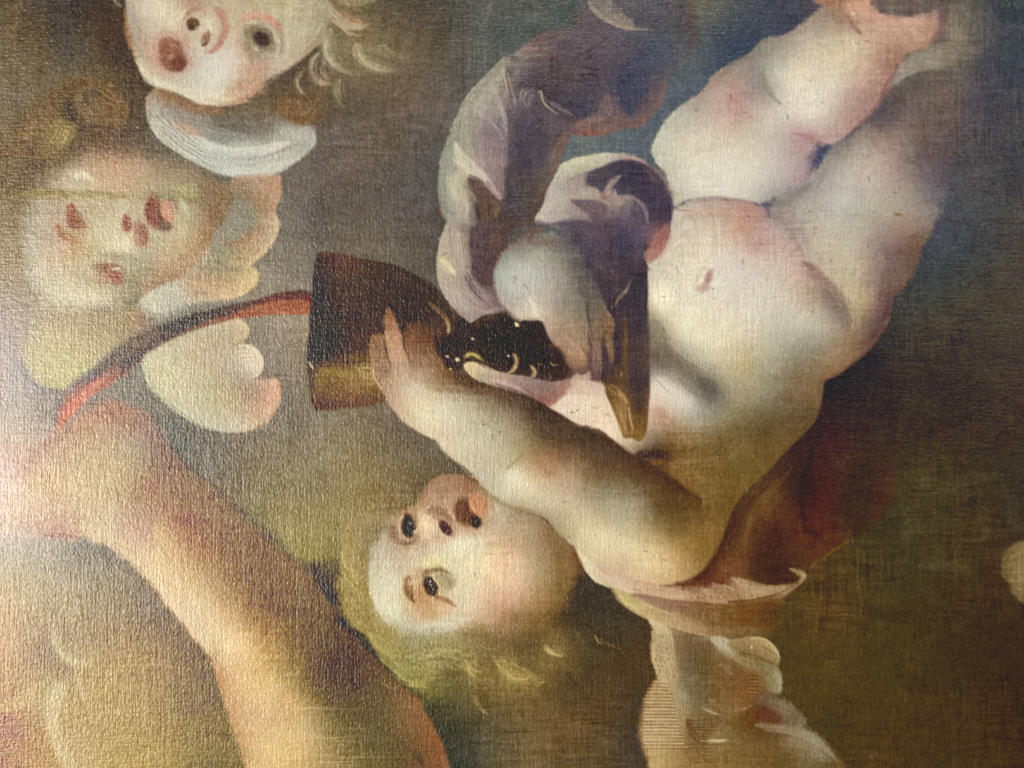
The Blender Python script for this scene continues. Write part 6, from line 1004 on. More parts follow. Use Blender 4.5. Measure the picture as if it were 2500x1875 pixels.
# colour of the soft hair above
for i in range(22): stroke(f'E {60 + i % 6 * 26},{620 + i * 9} {120 + i % 5 * 20},{690 + i * 6} {180 + i % 5 * 14},{640 + i * 5}', 9, (128, 96, 60) if i % 2 else (82, 64, 42), .35, .7)
# left cherub's face, blurred and pale
region(None, 'i 360,170,10 450,100,20 560,60,24 720,40,24 900,50,24 1000,120,30 1040,240,20 1000,320,14 800,320,14 600,300,20 440,260,14 380,220,10', 20, 'i 450,120,170,148,128 560,110,176,150,128 700,120,186,150,118 850,110,190,148,116 980,150,176,146,116 700,250,192,160,124 850,260,190,156,122 1000,280,178,152,116 560,230,182,164,136 420,200,180,164,140', .75)
stroke('i 450,170 500,140 560,160 605,220', 40, (226, 212, 178), .8, .6, .8)
for k in range(6): stroke(f'i {450 + k * 12},{150 + k * 6} {510 + k * 10},{150 + k * 6} {570 + k * 5},{190 + k * 5}', 5, (234, 222, 192) if k % 2 else (186, 170, 138), .5, .5)
blob('i', 430, 220, 60, 40, 0, (182, 170, 146), .6, .1)
for k in range(12): stroke(f'i {-30 + k * 60},{270 + k % 3 * 16} {60 + k * 70},{272 + k % 4 * 12} {160 + k * 70},{276 + k % 3 * 14}', 10, (150, 134, 84) if k % 2 else (118, 102, 62), .4, .7, lift=.4)
stroke('i 130,290 220,270 330,290', 40, (128, 116, 66), .5, .9)
region(None, 'i 130,520,40 240,420,40 330,560,30 370,660,20 360,760,40 220,800,60 130,700,60', 40, 'i 200,560,168,158,146 250,700,174,162,152 320,640,176,166,156 180,720,172,158,142', .55)
region(None, 'i 600,470,30 720,440,40 800,480,30 900,640,30 860,740,30 700,700,40 600,600,40', 30, 'i 650,550,196,178,148 780,660,204,188,156 830,720,222,208,174 700,620,194,178,148', .6)
region(None, 'i 400,400,6 440,390,5 470,430,5 510,490,6 555,545,8 500,570,10 440,560,8 420,500,5', 6, 'i 430,430,142,84,64 430,500,130,70,56 500,520,142,90,66 470,560,146,96,70', .85)
stroke('i 300,530 330,590 370,640 400,680', 34, (156, 108, 76), .65, .8, .8); stroke('i 380,620 450,660 540,680', 60, (174, 132, 92), .5, .9); stroke('i 270,390 280,460', 20, (164, 128, 104), .4, .9); stroke('i 455,415 500,450 515,500', 10, (118, 100, 72), .6, .6)
blob('i', 1062, 440, 60, 110, -8, (142, 74, 56), .9, .45); stroke('i 1040,350 1015,440 1060,540', 30, (124, 56, 42), .7, .7); stroke('i 1080,370 1110,460 1140,560', 40, (120, 76, 60), .6, .8); blob('i', 1150, 540, 40, 40, 0, (118, 84, 72), .7, .1)
blob('i', 1168, 435, 42, 78, -28, (208, 132, 90), .95, .55); stroke('i 1140,380 1170,430 1200,490', 18, (220, 150, 108), .6, .6); stroke('i 1190,330 1225,380 1240,430', 14, (140, 106, 78), .7, .6)
blob('i', 855, 530, 34, 70, -4, (152, 82, 62), .9, .3); stroke('i 850,460 850,540 870,590', 20, (132, 62, 48), .6, .7)
blob('i', 955, 570, 46, 70, -15, (150, 106, 82), .8, .15); stroke('i 970,560 990,630 980,700', 44, (146, 84, 66), .75, .7, .7); stroke('i 910,660 960,700 1010,690', 20, (158, 102, 82), .5, .8)
stroke('i 790,350 860,360 865,410 770,460', 30, (206, 194, 166), .75, .6, .8); blob('i', 820, 385, 40, 40, 0, (198, 186, 156), .6, .2)
blob('i', 790, 800, 110, 40, 5, (150, 128, 108), .5, .05); stroke('i 600,860 720,850 830,860', 30, (122, 84, 66), .7, .8); stroke('i 640,890 740,890 820,950', 50, (128, 88, 70), .6, .8); blob('i', 770, 930, 60, 36, 20, (132, 72, 64), .8, .2); stroke('i 740,880 780,880 800,900', 14, (208, 196, 184), .85, .5)
# its hair: loose golden curls
region(None, 'A 430,600,20 560,540,14 700,560,14 800,650,10 850,730,8 850,800,10 780,830,14 640,840,14 560,800,14 500,700,20', 16, 'A 480,640,104,86,60 600,590,108,88,62 720,620,112,90,64 800,700,108,86,60 820,790,106,82,58 700,790,110,88,66 600,780,112,92,70 540,700,100,84,66', .7)
for k in range(30):
    t = k / 29.; stroke(f'A {470 + 60 * t + k % 3 * 20},{700 - 60 * t} {560 + 60 * t},{570 + k % 5 * 18} {720 + 30 * t},{590 + k % 6 * 22} {800 + k % 4 * 12},{700 + k % 5 * 24}', 8, (132, 108, 76) if k % 2 else (82, 66, 46), .3, .7)
stroke('A 545,630 530,700 580,780 660,830', 26, (152, 134, 112), .55, .7, .9); blob('A', 620, 640, 60, 40, -20, (78, 70, 62), .6, .1)
for k in range(16): stroke(f'A {545 + k % 4 * 18},{690 + k * 8} {575 + k % 4 * 18},{720 + k * 7} {600 + k % 3 * 22},{745 + k * 6}', 6, (158, 138, 112) if k % 2 else (72, 56, 46), .5, .5, lift=.8)
for k in range(14): stroke(f'A {230 + k % 5 * 50},{760 + k * 22} {200 + k % 5 * 46},{830 + k * 22} {130 + k % 5 * 52},{890 + k * 22}', 12, (132, 108, 72) if k % 2 else (92, 78, 56), .3, .8)
# its wings
region(None, 'r 545,180,10 640,165,8 790,170,6 880,140,6 908,180,4 905,300,4 885,370,4 850,430,4 800,470,10 700,400,14 620,340,14 530,310,14', 8, 'r 600,220,160,128,102 750,200,164,134,110 850,180,178,138,110 870,280,180,138,104 700,290,150,122,94 800,360,164,124,84 620,300,132,112,86 850,390,178,140,108', .75)
region(None, 'r 510,390,8 600,350,12 700,380,12 720,540,8 640,620,8 520,690,10 440,700,12 370,640,8 440,560,6 480,470,6', 8, 'r 570,420,130,118,100 650,480,128,120,100 500,560,136,124,104 600,600,132,124,106 430,660,134,122,102 680,540,130,120,100', .6)
stroke('r 480,690 600,660 700,590 720,545', 40, (150, 108, 78), .6, .8); stroke('r 540,720 660,650 740,590', 26, (158, 118, 86), .5, .8)
stroke('r 850,460 880,520 860,620 790,730 700,800 650,860', 40, (196, 170, 134), .7, .65, .6, taper=2); stroke('r 760,600 740,700 640,790', 70, (170, 138, 106), .45, .9)
for k in range(9): stroke(f'r {830 - k * 16},{470 + k * 8} {850 - k * 20},{560 + k * 8} {800 - k * 22},{680 + k * 6} {680 - k * 10},{790 + k * 4}', 6, (206, 182, 146) if k % 2 else (156, 130, 100), .4, .6)
stroke('r 340,720 280,830 200,910 120,950', 60, (170, 160, 140), .5, .9); stroke('r 350,600 300,760 200,900', 26, (160, 114, 84), .5, .8); stroke('r 480,800 620,870 740,900', 40, (160, 142, 110), .5, .8)
stroke('r 150,330 220,340 310,330', 8, (140, 120, 70), .6, .6); stroke('r 180,350 240,356 310,350', 7, (130, 110, 64), .6, .6); stroke('r 130,290 160,260 180,310', 40, (186, 168, 108), .55, .8); stroke('r 130,350 160,420 190,470', 40, (196, 182, 148), .6, .8, .8)
region(None, 'r 330,230,20 450,200,16 520,240,10 500,400,8 440,520,6 350,640,6 330,560,20 330,400,20', 16, 'r 430,280,144,108,74 420,420,138,98,62 360,560,150,110,76 480,320,138,106,72', .6)
region(None, 'j 150,370,6 240,290,6 400,210,5 560,150,5 760,90,4 880,60,4 940,80,3 975,130,3 970,190,3 900,250,4 980,265,3 1050,320,3 1085,400,3 1070,470,3 1030,510,3 940,520,4 1100,540,8 1180,520,4 1218,600,4 1200,740,4 1120,860,5 1000,920,6 850,935,6 700,910,6 560,850,6 380,730,6 250,620,6 180,500,6', 4,
 'j 300,400,194,184,152 250,500,192,182,146 400,300,182,168,140 600,250,178,158,130 700,150,178,164,136 900,130,196,172,138 940,110,204,180,144 900,230,170,150,120 950,330,206,186,156 1040,360,220,204,174 1050,460,222,208,178 900,440,176,162,146 700,420,182,162,132 600,560,180,166,136 750,610,170,156,118 900,640,166,142,114 1000,620,152,130,112 1150,600,204,160,128 1150,720,202,158,126 1060,820,190,158,130 900,880,186,174,150 700,850,186,174,148 500,760,190,178,150 400,620,194,184,152 980,560,140,124,108 1090,560,160,132,110', .85, lift=.2)
stroke('j 860,275 950,265 1040,310 1082,390 1060,480 960,522', 16, (228, 214, 182), .75, .5, .6, taper=2)
for k in range(7): stroke(f'j {850 + k * 14},{310 + k * 14} {950 + k * 10},{290 + k * 16} {1030 + k * 5},{350 + k * 14} {1020 + k * 3},{440 + k * 8}', 6, (230, 216, 184) if k % 2 else (178, 152, 124), .4, .5, lift=.4)
stroke('j 900,75 965,110 972,180 930,240', 14, (214, 190, 150), .65, .6, .8); stroke('j 850,275 910,240 965,190', 10, (140, 108, 76), .6, .6); stroke('j 985,250 1000,160 985,100', 16, (120, 96, 74), .5, .8)
stroke('j 1180,530 1215,620 1180,760 1080,880', 14, (168, 128, 98), .5, .7, taper=2); stroke('j 1060,520 1130,540 1160,500', 40, (122, 104, 90), .5, .9)
stroke('j 160,390 260,620 420,760 600,880 780,935', 10, (138, 124, 100), .5, .7, taper=2)
# the ribbon
stroke('B 2095,940 1900,955 1720,985 1560,1030', 52, (160, 78, 48), .7, .7, taper=2); stroke('B 2090,890 1900,905 1720,945', 26, (92, 54, 46), .6, .7, taper=2); stroke('B 1700,960 1500,1000 1300,1060 1100,1140', 50, (86, 64, 54), .6, .8, taper=2); stroke('B 1500,1040 1300,1110 1100,1210', 14, (140, 100, 70), .4, .8, taper=2)
stroke('B 1100,1140 950,1210 800,1310 680,1400', 70, (112, 88, 74), .6, .8, taper=2); stroke('B 960,1280 820,1370 700,1450', 30, (88, 70, 64), .5, .8)
stroke('C 800,130 700,200 590,290 500,390', 50, (150, 112, 96), .5, .9)
stroke('C 700,210 600,280 520,360 440,460 400,545', 40, (210, 114, 86), .7, .65)
# hem and straps by the shoulder
region(None, 'k 0,160,4 140,190,6 260,215,6 400,250,5 560,265,4 700,280,4 830,295,4 870,275,4 1000,265,4 1120,250,4 1270,210,4 1270,170,5 1150,170,6 1050,150,6 1000,120,5 960,105,5 930,120,5 980,170,6 900,165,5 840,150,4 760,150,4 770,210,5 760,240,6 680,235,6 500,195,8 300,165,10 100,110,10 0,70,10', 5,
 'k 60,140,206,186,156 200,180,200,176,150 350,210,190,164,140 500,230,186,160,134 650,250,180,154,128 800,260,174,146,120 900,230,160,132,108 1000,230,168,142,118 1150,200,172,146,120 1000,140,174,150,126 850,190,162,134,112 1250,190,170,144,120 700,210,140,104,84 940,180,140,104,86 60,100,208,186,156', .85, lift=.2)
stroke('k 0,165 150,205 300,235 460,262 620,275', 14, (222, 202, 162), .7, .6, .6, taper=2); stroke('k 560,262 700,275 850,300 880,275', 16, (188, 158, 132), .6, .6, .8); stroke('k 640,240 690,260 720,290', 9, (130, 84, 66), .6, .6)
stroke('k 840,150 900,180 960,200', 12, (188, 164, 140), .6, .7); stroke('k 930,110 970,160 1040,170', 26, (182, 158, 134), .65, .7, .9); stroke('k 1040,150 1120,160 1270,150', 12, (130, 92, 66), .4, .8)
for x in range(590, 1240, 52): stroke(f'k {x},{268 - (x - 590) * .02 - (x % 3) * 8} {x + 6},{250 - (x % 5) * 4} {x - 3},{232}', 4, (104, 66, 54), .5, .5)
stroke('k 870,280 1000,272 1130,255 1270,215', 7, (88, 54, 44), .6, .6, taper=2)
region(None, 'k 160,210,4 300,230,6 420,255,5 560,275,4 700,290,4 860,300,4 900,340,8 860,420,10 700,420,14 560,390,10 440,350,8 300,310,8 180,260,5', 6, 'k 250,250,142,114,104 400,290,138,108,98 550,320,134,104,86 700,340,124,94,70 800,380,124,98,76 620,390,138,112,86 850,330,110,82,54', .85)
region(None, 'k 0,190,3 60,200,5 160,240,6 300,310,6 440,360,6 560,395,8 680,440,8 720,500,6 700,530,6 600,520,4 500,490,4 380,450,4 260,400,3 150,330,3 60,250,3', 4, 'k 60,230,196,176,108 150,290,200,180,114 250,340,190,166,112 350,390,184,160,118 480,430,178,152,116 600,470,164,138,108 680,500,150,124,98 300,320,172,148,116', .85, lift=.2)
stroke('k 20,200 90,280 200,360 260,398', 16, (216, 198, 124), .75, .55, .6, taper=2); stroke('k 200,290 330,340 460,380', 10, (212, 190, 134), .5, .6); stroke('k 350,350 480,400 640,460', 10, (196, 168, 128), .5, .6); stroke('k 380,452 520,500 660,535 800,545', 10, (186, 158, 116), .6, .6, taper=2)
region(None, 'k 560,380,14 720,380,14 870,310,10 1000,290,10 1200,270,12 1260,400,20 1160,560,14 1000,560,12 850,570,8 720,530,6 720,480,8', 14, 'k 800,440,124,98,72 900,360,110,84,52 1050,350,116,80,36 1150,380,104,70,32 950,450,118,94,68 1080,500,136,106,76 1150,460,110,78,46 820,520,128,100,74 1000,420,126,84,40', .7)
for k in range(22): stroke(f'k {720 + k % 6 * 70},{310 + k * 8} {800 + k % 6 * 70},{314 + k * 8} {880 + k % 5 * 70},{308 + k * 8}', 8, (146, 96, 44) if k % 3 == 0 else (96, 68, 44), .4, .6)
stroke('k 720,322 780,318 840,322', 6, (176, 124, 72), .7, .5); stroke('k 760,378 830,376', 6, (170, 112, 64), .6, .5)
# feathers at the bottom
region(None, 'l 110,-10,3 230,-10,4 262,60,6 280,160,8 300,280,10 330,400,14 330,520,14 260,470,8 200,450,6 150,390,4 120,300,3 100,180,3 100,80,3', 4, 'l 160,50,184,170,136 220,40,188,176,142 150,180,172,154,128 230,180,170,156,128 170,300,190,172,132 260,360,170,156,128 220,430,180,164,126 290,480,158,146,122', .8, lift=.2)
for k in range(12): stroke(f'l {120 + k * 11},{-10 + k % 3 * 10} {135 + k * 11},{120} {150 + k * 12},{260} {190 + k * 11},{400}', 7, (202, 188, 156) if k % 2 else (140, 124, 102), .4, .6)
for k in range(34): stroke(f'l {110 + (k * 37) % 130},{20 + k * 11} {114 + (k * 37) % 130},{32 + k * 11}', 4, (104, 88, 70), .5, .5)
region(None, 'l 280,60,12 400,90,12 560,80,8 620,160,8 760,250,10 830,300,12 850,480,14 780,580,16 640,600,20 480,580,16 400,500,16 320,420,16 290,250,14', 14, 'l 340,120,118,98,76 450,150,92,78,60 430,260,90,82,66 400,380,104,96,80 480,450,94,86,70 560,300,104,86,62 640,420,114,90,64 700,320,118,86,58 600,540,122,98,70 760,480,128,94,62 500,540,102,92,74', .7)
region(None, 'l 550,60,3 600,42,4 660,50,4 720,110,6 740,150,8 730,200,6 690,170,5 620,130,4 570,90,3', 4, 'l 600,70,176,172,154 660,100,184,178,158 710,160,160,148,126', .9, lift=.3)
for k in range(7): stroke(f'l {565 + k * 12},{60 + k * 4} {630 + k * 12},{90 + k * 6} {690 + k * 8},{160 + k * 4}', 6, (204, 200, 180) if k % 2 else (150, 142, 122), .5, .5)
region(None, 'l 690,100,8 760,70,6 850,55,5 920,45,4 1000,80,3 1060,140,3 1090,200,3 1085,260,3 1080,290,4 1000,270,8 860,230,8 760,170,8', 5, 'l 760,120,142,118,86 870,90,162,136,96 960,90,178,152,106 1040,160,178,154,108 1070,230,160,138,94 950,180,146,120,80 850,170,136,112,76 1040,260,146,126,86', .88, lift=.2)
stroke('l 860,60 960,60 1040,120 1088,205', 18, (200, 176, 124), .7, .6, .7, taper=2); stroke('l 950,115 1020,160 1080,200', 5, (150, 96, 62), .6, .5); stroke('l 760,170 900,190 1080,270', 7, (96, 74, 48), .7, .5); stroke('l 820,215 960,225 1075,285', 6, (100, 82, 54), .6, .5)
blob('l', 872, 128, 8, 14, 0, (226, 206, 158), .8, .4)
region(None, 'l 740,200,10 860,230,10 1000,270,8 1078,300,4 1095,370,4 1100,430,4 1090,490,4 1040,480,6 940,400,8 840,320,8', 6, 'l 850,260,146,130,98 960,300,134,120,86 1050,340,146,138,108 1080,420,160,156,132 1000,400,132,116,82 900,330,134,114,78', .85, lift=.2)
for k in range(8): stroke(f'l {800 + k * 24},{225 + k * 8} {920 + k * 18},{290 + k * 10} {1040 + k * 6},{380 + k * 12}', 6, (170, 158, 126) if k % 2 else (104, 90, 60), .45, .6)
stroke('l 1060,330 1095,390 1085,480', 26, (166, 162, 140), .6, .7)
region(None, 'l 840,310,10 930,330,10 980,420,10 960,480,8 880,520,10 840,600,10 800,560,12 830,430,12', 10, 'l 870,360,136,88,44 880,440,130,88,48 900,400,140,96,54 850,540,128,86,46', .7)
for k in range(12): stroke(f'l {840 + k % 3 * 8},{350 + k * 14} {890},{348 + k * 14} {940 - k},{354 + k * 14}', 5, (164, 116, 62) if k % 2 else (84, 58, 34), .6, .5, lift=.5)
stroke('l 630,240 690,300 740,350', 50, (140, 126, 104), .6, .8, .9); stroke('l 560,260 640,330 700,380', 26, (128, 112, 88), .5, .8, .9)
region(None, 'l 890,500,6 1000,490,6 1090,510,8 1160,560,10 1230,640,8 1260,700,8 1200,700,8 1100,650,10 980,590,10 900,560,8', 8, 'l 950,530,110,90,76 1080,550,116,102,84 1180,620,122,110,92 1230,680,116,104,84', .75); stroke('l 1000,540 1120,590 1220,680', 50, (136, 124, 104), .6, .7, .9)
region(None, 'l 940,620,8 1020,610,8 1090,660,8 1070,710,8 980,715,8 920,680,8', 8, 'l 1000,660,102,62,46', .75); stroke('l 770,640 850,690 930,690', 40, (108, 76, 34), .6, .8); stroke('l 780,615 850,590 890,570', 14, (164, 128, 78), .6, .6); stroke('l 760,620 830,625 900,620', 20, (104, 72, 36), .5, .7)
stroke('l 480,590 560,630 640,660', 14, (188, 180, 152), .85, .5, .7); stroke('l 530,530 570,540 600,535', 7, (140, 128, 104), .6, .5); stroke('l 480,850 580,845 640,850 710,840', 16, (200, 184, 140), .85, .5, .7)
stroke('l 370,680 400,740 440,800 520,850', 50, (92, 66, 48), .6, .8)
for k in range(15): stroke(f'l {390 + k * 7},{680 + k * 12} {430 + k * 7},{686 + k * 12} {470 + k * 6},{682 + k * 12}', 5, (66, 50, 40) if k % 2 else (146, 124, 88), .6, .5, lift=.5)
for k in range(40): stroke(f'l {30 + max(0, 80 - k * 8)},{395 + k * 13.2} {130 + k * 2},{392 + k * 13.2 + k % 3 * 3} {225 + k * 4},{396 + k * 13.2}', 5, (120, 86, 56) if k % 2 else (220, 192, 140), .6, .5, taper=2, lift=.6)
stroke('l 900,720 1040,740 1180,790 1270,840', 34, (148, 136, 108), .6, .7, .9)
# loose hair of the infant
for pa, w_, c_, al in (('q -60,480 60,520 180,500', 60, (164, 144, 74), .6), ('q -40,540 80,560 180,570', 14, (190, 170, 92), .7), ('q 130,330 200,295 290,295', 20, (184, 168, 110), .7), ('q 60,300 220,230 400,240 520,300', 60, (150, 134, 92), .5), ('q 420,345 440,420 500,480', 40, (166, 146, 84), .7), ('q 425,345 450,400 480,440', 9, (214, 194, 124), .8), ('q 440,410 470,450 520,490', 9, (200, 180, 110), .7),
                       ('q 680,360 740,430 850,490 950,500', 90, (158, 136, 70), .65), ('q 700,400 760,450 840,480', 30, (178, 154, 80), .6), ('q 1045,240 1090,290 1170,330', 44, (160, 140, 84), .65), ('q 1060,260 1100,295 1160,325', 9, (212, 190, 120), .8), ('q 1130,250 1180,300 1230,330', 30, (132, 114, 70), .5), ('q 505,630 530,700 640,800', 9, (164, 140, 88), .7), ('q 520,640 560,720 620,790', 9, (150, 126, 76), .6),
                       ('q 420,440 460,560 460,700', 50, (84, 72, 52), .5), ('q 600,300 680,460 640,600', 50, (92, 76, 52), .4), ('q 820,260 900,380 1040,460', 70, (84, 72, 50), .5), ('q 230,330 340,430 440,560 420,700', 60, (104, 92, 62), .4), ('q 880,540 920,590 950,600', 12, (124, 100, 64), .5)):
    stroke(pa, w_, c_, al, .65, .9)
for k in range(46):
    t = k / 45.; x0, y0 = 640 + 330 * t, 330 + 150 * t
    stroke(f'q {x0 - 20 + k % 5 * 12:.0f},{y0 - 30 + k % 7 * 14:.0f} {x0 + 50:.0f},{y0 + 10 + k % 7 * 12:.0f} {x0 + 110:.0f},{y0 + 30 + k % 5 * 10:.0f}', 6, (186, 162, 88) if k % 2 else (98, 82, 48), .4, .5)
for k in range(40):
    t = k / 39.; x0 = -60 + 480 * t
    stroke(f'q {x0:.0f},{320 - 70 * math.sin(3 * t) + k % 6 * 24:.0f} {x0 + 60:.0f},{300 - 60 * math.sin(3 * t) + k % 6 * 26:.0f} {x0 + 130:.0f},{310 - 40 * t + k % 6 * 30:.0f}', 6, (178, 160, 96) if k % 2 else (112, 98, 64), .4, .5)
region(None, 'q 100,710,8 200,690,12 330,700,14 420,760,12 525,720,10 520,900,6 510,1000,6 510,1200,6 340,1200,6 250,1000,5 190,880,4 140,790,4', 8, 'q 250,800,66,58,46 400,850,66,60,46 300,950,62,56,48 450,950,66,60,50 450,780,80,70,48', .6)
for k in range(30): stroke(f'q {520 + (k * 53) % 700},{720 + k * 9} {600 + (k * 53) % 700},{724 + k * 9} {690 + (k * 53) % 700},{720 + k * 9 + k % 5}', 6, (124, 100, 68) if k % 2 else (70, 56, 38), .45, .6, lift=.4)
# curls by the upper cherub's cheek
region(None, 'n 0,560,6 150,440,5 300,330,5 290,420,6 330,500,8 250,620,10 150,690,10 60,700,12 -40,640,12', 8, 'n 150,520,82,68,52 60,620,84,70,52 250,440,76,64,48 200,600,86,70,50', .7)
for pa, w_, c_, al in (('n 300,10 330,80 400,150 500,200 620,200', 70, (164, 148, 114), .75), ('n 430,90 500,150 580,190', 50, (166, 128, 96), .55), ('n 310,20 340,90 400,150', 14, (196, 182, 148), .6), ('n 420,200 480,260 600,282', 18, (172, 156, 120), .7), ('n 330,240 295,330 310,430 380,520 520,590', 76, (150, 138, 104), .8), ('n 310,300 300,390 340,480 400,530', 22, (186, 176, 138), .7), ('n 360,260 370,380 430,470', 40, (136, 122, 90), .5),
                       ('n 550,340 545,420 610,490 720,540 850,550', 70, (152, 138, 104), .75), ('n 550,370 570,440 650,510 760,545', 20, (176, 162, 124), .7), ('n 640,350 720,420 840,440', 60, (118, 104, 74), .5), ('n 740,340 800,390 870,420', 16, (140, 126, 94), .5), ('n 240,420 200,480 205,570 250,630 330,650', 60, (170, 146, 112), .75), ('n 250,410 210,460 195,540', 12, (200, 184, 150), .8), ('n 280,460 280,560 340,640', 40, (160, 134, 102), .55),
                       ('n 110,560 75,620 100,690 150,750', 40, (142, 124, 94), .7), ('n 78,610 90,680 140,740', 10, (182, 164, 130), .6), ('n 410,620 385,680 400,760 440,820', 44, (136, 122, 84), .65), ('n 440,640 440,740 460,800', 24, (118, 104, 72), .5), ('n 400,10 520,30 640,20', 60, (140, 124, 90), .6), ('n 820,750 880,700 950,650', 12, (118, 102, 78), .5), ('n 30,780 90,860 200,840', 90, (120, 86, 50), .45), ('n 60,800 130,880 220,800', 14, (140, 100, 60), .5)):
    stroke(pa, w_, c_, al, .65, .9)
stroke('n 270,470 260,510 300,500', 20, (84, 70, 54), .6, .7); stroke('n 150,620 180,660 210,640', 24, (74, 60, 48), .6, .7); stroke('n 710,360 725,355', 14, (196, 176, 110), .8, .4)
for k in range(30): stroke(f'n {560 + (k * 67) % 520},{90 + k * 20} {640 + (k * 67) % 520},{110 + k * 20} {720 + (k * 67) % 520},{90 + k * 20}', 26, (104, 90, 66) if k % 2 else (74, 64, 50), .22, .9)
# the foot and the cloth behind it
region(None, 'm 280,-20,6 300,20,5 380,35,6 480,20,6 520,-40,8', 6, 'm 350,5,166,116,92 450,0,140,104,84', .7)
region(None, 'm 520,60,8 560,20,8 640,40,10 740,90,10 860,130,8 980,150,8 1140,120,10 1220,100,10 1250,180,6 1220,280,8 1130,340,8 1000,360,8 900,340,10 780,330,14 640,280,12 590,200,8', 10, 'm 560,80,190,150,122 650,120,182,152,130 760,140,190,152,132 900,180,186,156,136 1050,200,186,156,134 1180,180,176,142,122 1100,300,170,140,118 900,280,178,148,126 700,240,188,160,138 1200,260,160,126,110 620,180,176,146,124', .6)
stroke('m 510,90 560,170 610,240 660,280', 30, (136, 104, 86), .65, .8); stroke('m 545,30 560,80 580,110', 20, (212, 168, 138), .7, .6); blob('m', 580, 112, 7, 9, 0, (240, 220, 196), .9, .4)
stroke('m 760,150 820,160 880,150', 30, (194, 146, 130), .5, .8); stroke('m 1260,40 1262,140 1230,260 1150,350', 26, (110, 88, 86), .55, .8, taper=2)
region(None, 'm 930,520,5 1000,440,5 1100,400,6 1200,380,8 1290,340,10 1400,250,20 1420,420,14 1290,510,6 1180,530,6 1060,560,5 960,610,5 890,660,5 910,590,5', 6, 'm 980,520,146,142,128 1100,460,142,138,126 1200,450,138,134,122 1300,420,130,126,114 940,600,150,148,140 1380,340,124,118,106', .7)
stroke('m 930,490 900,560 850,630 780,780', 22, (122, 88, 88), .55, .8, taper=2)
stroke('m 860,340 840,420 780,470', 70, (156, 124, 108), .5, .9); stroke('m 690,650 780,620 860,610', 30, (160, 128, 114), .4, .9)
# cracks and rubbed spots in the pale leg
for k in range(60):
    x, y = random.uniform(0, 860), random.uniform(330, 930)
    if y > 1000 - x * .55: continue
    stroke(f'm {x:.0f},{y:.0f} {x + random.uniform(4, 26):.0f},{y + random.uniform(-4, 8):.0f}', 3, (164, 142, 124), .5, .5, lift=-.2)
# drapery once more: bright crests and deep creases so the cloth reads as crumpled
for pa, w_, c_, al in (('E 1470,470 1400,600 1330,720 1250,860', 44, (150, 146, 134), .5), ('E 1420,520 1330,640 1260,760', 30, (164, 160, 146), .5), ('E 1300,620 1220,760 1160,920', 34, (150, 148, 134), .5), ('E 1390,560 1440,700 1470,850', 26, (162, 148, 138), .5), ('E 1290,780 1370,820 1440,900 1480,970', 22, (160, 144, 138), .6),
                       ('E 1270,800 1260,960 1290,1080', 16, (92, 84, 86), .5), ('E 1180,800 1160,900 1120,1000', 14, (98, 98, 92), .5), ('E 1140,960 1170,1070 1250,1150', 40, (206, 198, 166), .7), ('E 1200,1060 1300,1150 1380,1230', 36, (190, 178, 158), .6), ('E 1150,1180 1120,1260 1170,1360', 44, (188, 182, 152), .6), ('E 1230,1180 1300,1210 1350,1260', 12, (70, 54, 52), .6),
                       ('E 1060,1100 1040,1240 1060,1400', 20, (146, 152, 142), .5), ('E 1190,1300 1220,1400 1210,1480', 24, (170, 162, 138), .5), ('E 1340,1240 1420,1310 1450,1360', 30, (162, 140, 132), .6), ('E 1450,1100 1460,1220 1470,1320', 20, (146, 114, 104), .5),
                       ('F 1080,140 1050,260 1030,400', 30, (180, 168, 144), .5), ('F 1150,180 1170,320 1200,440', 30, (178, 164, 144), .55), ('F 1070,380 1110,440 1150,480', 34, (222, 208, 166), .7), ('F 1120,560 1190,650 1240,740', 30, (184, 170, 150), .55), ('F 1200,480 1260,580 1340,660', 12, (62, 50, 52), .65), ('F 1260,680 1330,720 1420,720', 16, (176, 158, 148), .55), ('F 1230,240 1240,360 1290,480', 24, (66, 52, 54), .5),
                       ('E 1700,280 1850,260 2000,210', 20, (104, 84, 84), .4), ('E 1760,420 1900,430 2050,470', 14, (54, 48, 56), .5), ('E 1620,420 1720,470 1800,540', 20, (60, 52, 58), .45), ('I 60,560 200,600 300,660', 14, (60, 52, 62), .4), ('E 1560,800 1580,1000 1570,1200', 40, (60, 50, 56), .4), ('E 1650,900 1660,1100 1640,1300', 30, (80, 66, 68), .35)):
    stroke(pa, w_, c_, al, .6, .8)
# ------------------------------------------------------------------ tone shift, then age: weave, grime, cracks and specks in the paint
gl = rbf(csamp(TONE_SHIFT), (0, NX, 0, NY), 120., 80.) + rbf(csamp(TONE_SHIFT_TWO), (0, NX, 0, NY), 120., 80.)  # summed colour corrections, window brightening at left included
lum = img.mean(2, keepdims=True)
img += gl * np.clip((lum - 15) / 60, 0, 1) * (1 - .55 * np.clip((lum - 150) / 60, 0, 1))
warm = np.clip((26 - (img[..., 0] - img[..., 2])) / 26, 0, 1.3) * smooth((img.mean(2) - 92) / 50)
img += warm[..., None] * np.array([5, 1, -13], np.float32)
grey = img.mean(2, keepdims=True); chroma = img - grey          # old yellowed varnish dulls the strong colours
amt = np.sqrt((chroma ** 2).sum(2, keepdims=True))
img = grey + chroma / (1 + np.maximum(amt - 42, 0) / 130)
N_BRUSH = brushwork()
lum = img.mean(2)
img += (N_BRUSH * (1.2 + 1.9 * np.clip(lum / 200, 0, 1)) * (.7 + .3 * N_BIG))[..., None]
hgt += .16 * N_BRUSH * np.clip(lum / 160, .3, 1)
tex = (2.0 * N_WARP + 2.2 * N_WEFT) * (1 + .5 * N_BIG) + 4.2 * N_GRAIN * (1.1 + .5 * smooth((1300 - GX[None, :]) / 900)) + 2.0 * N_MOT + 1.2 * N_BIG
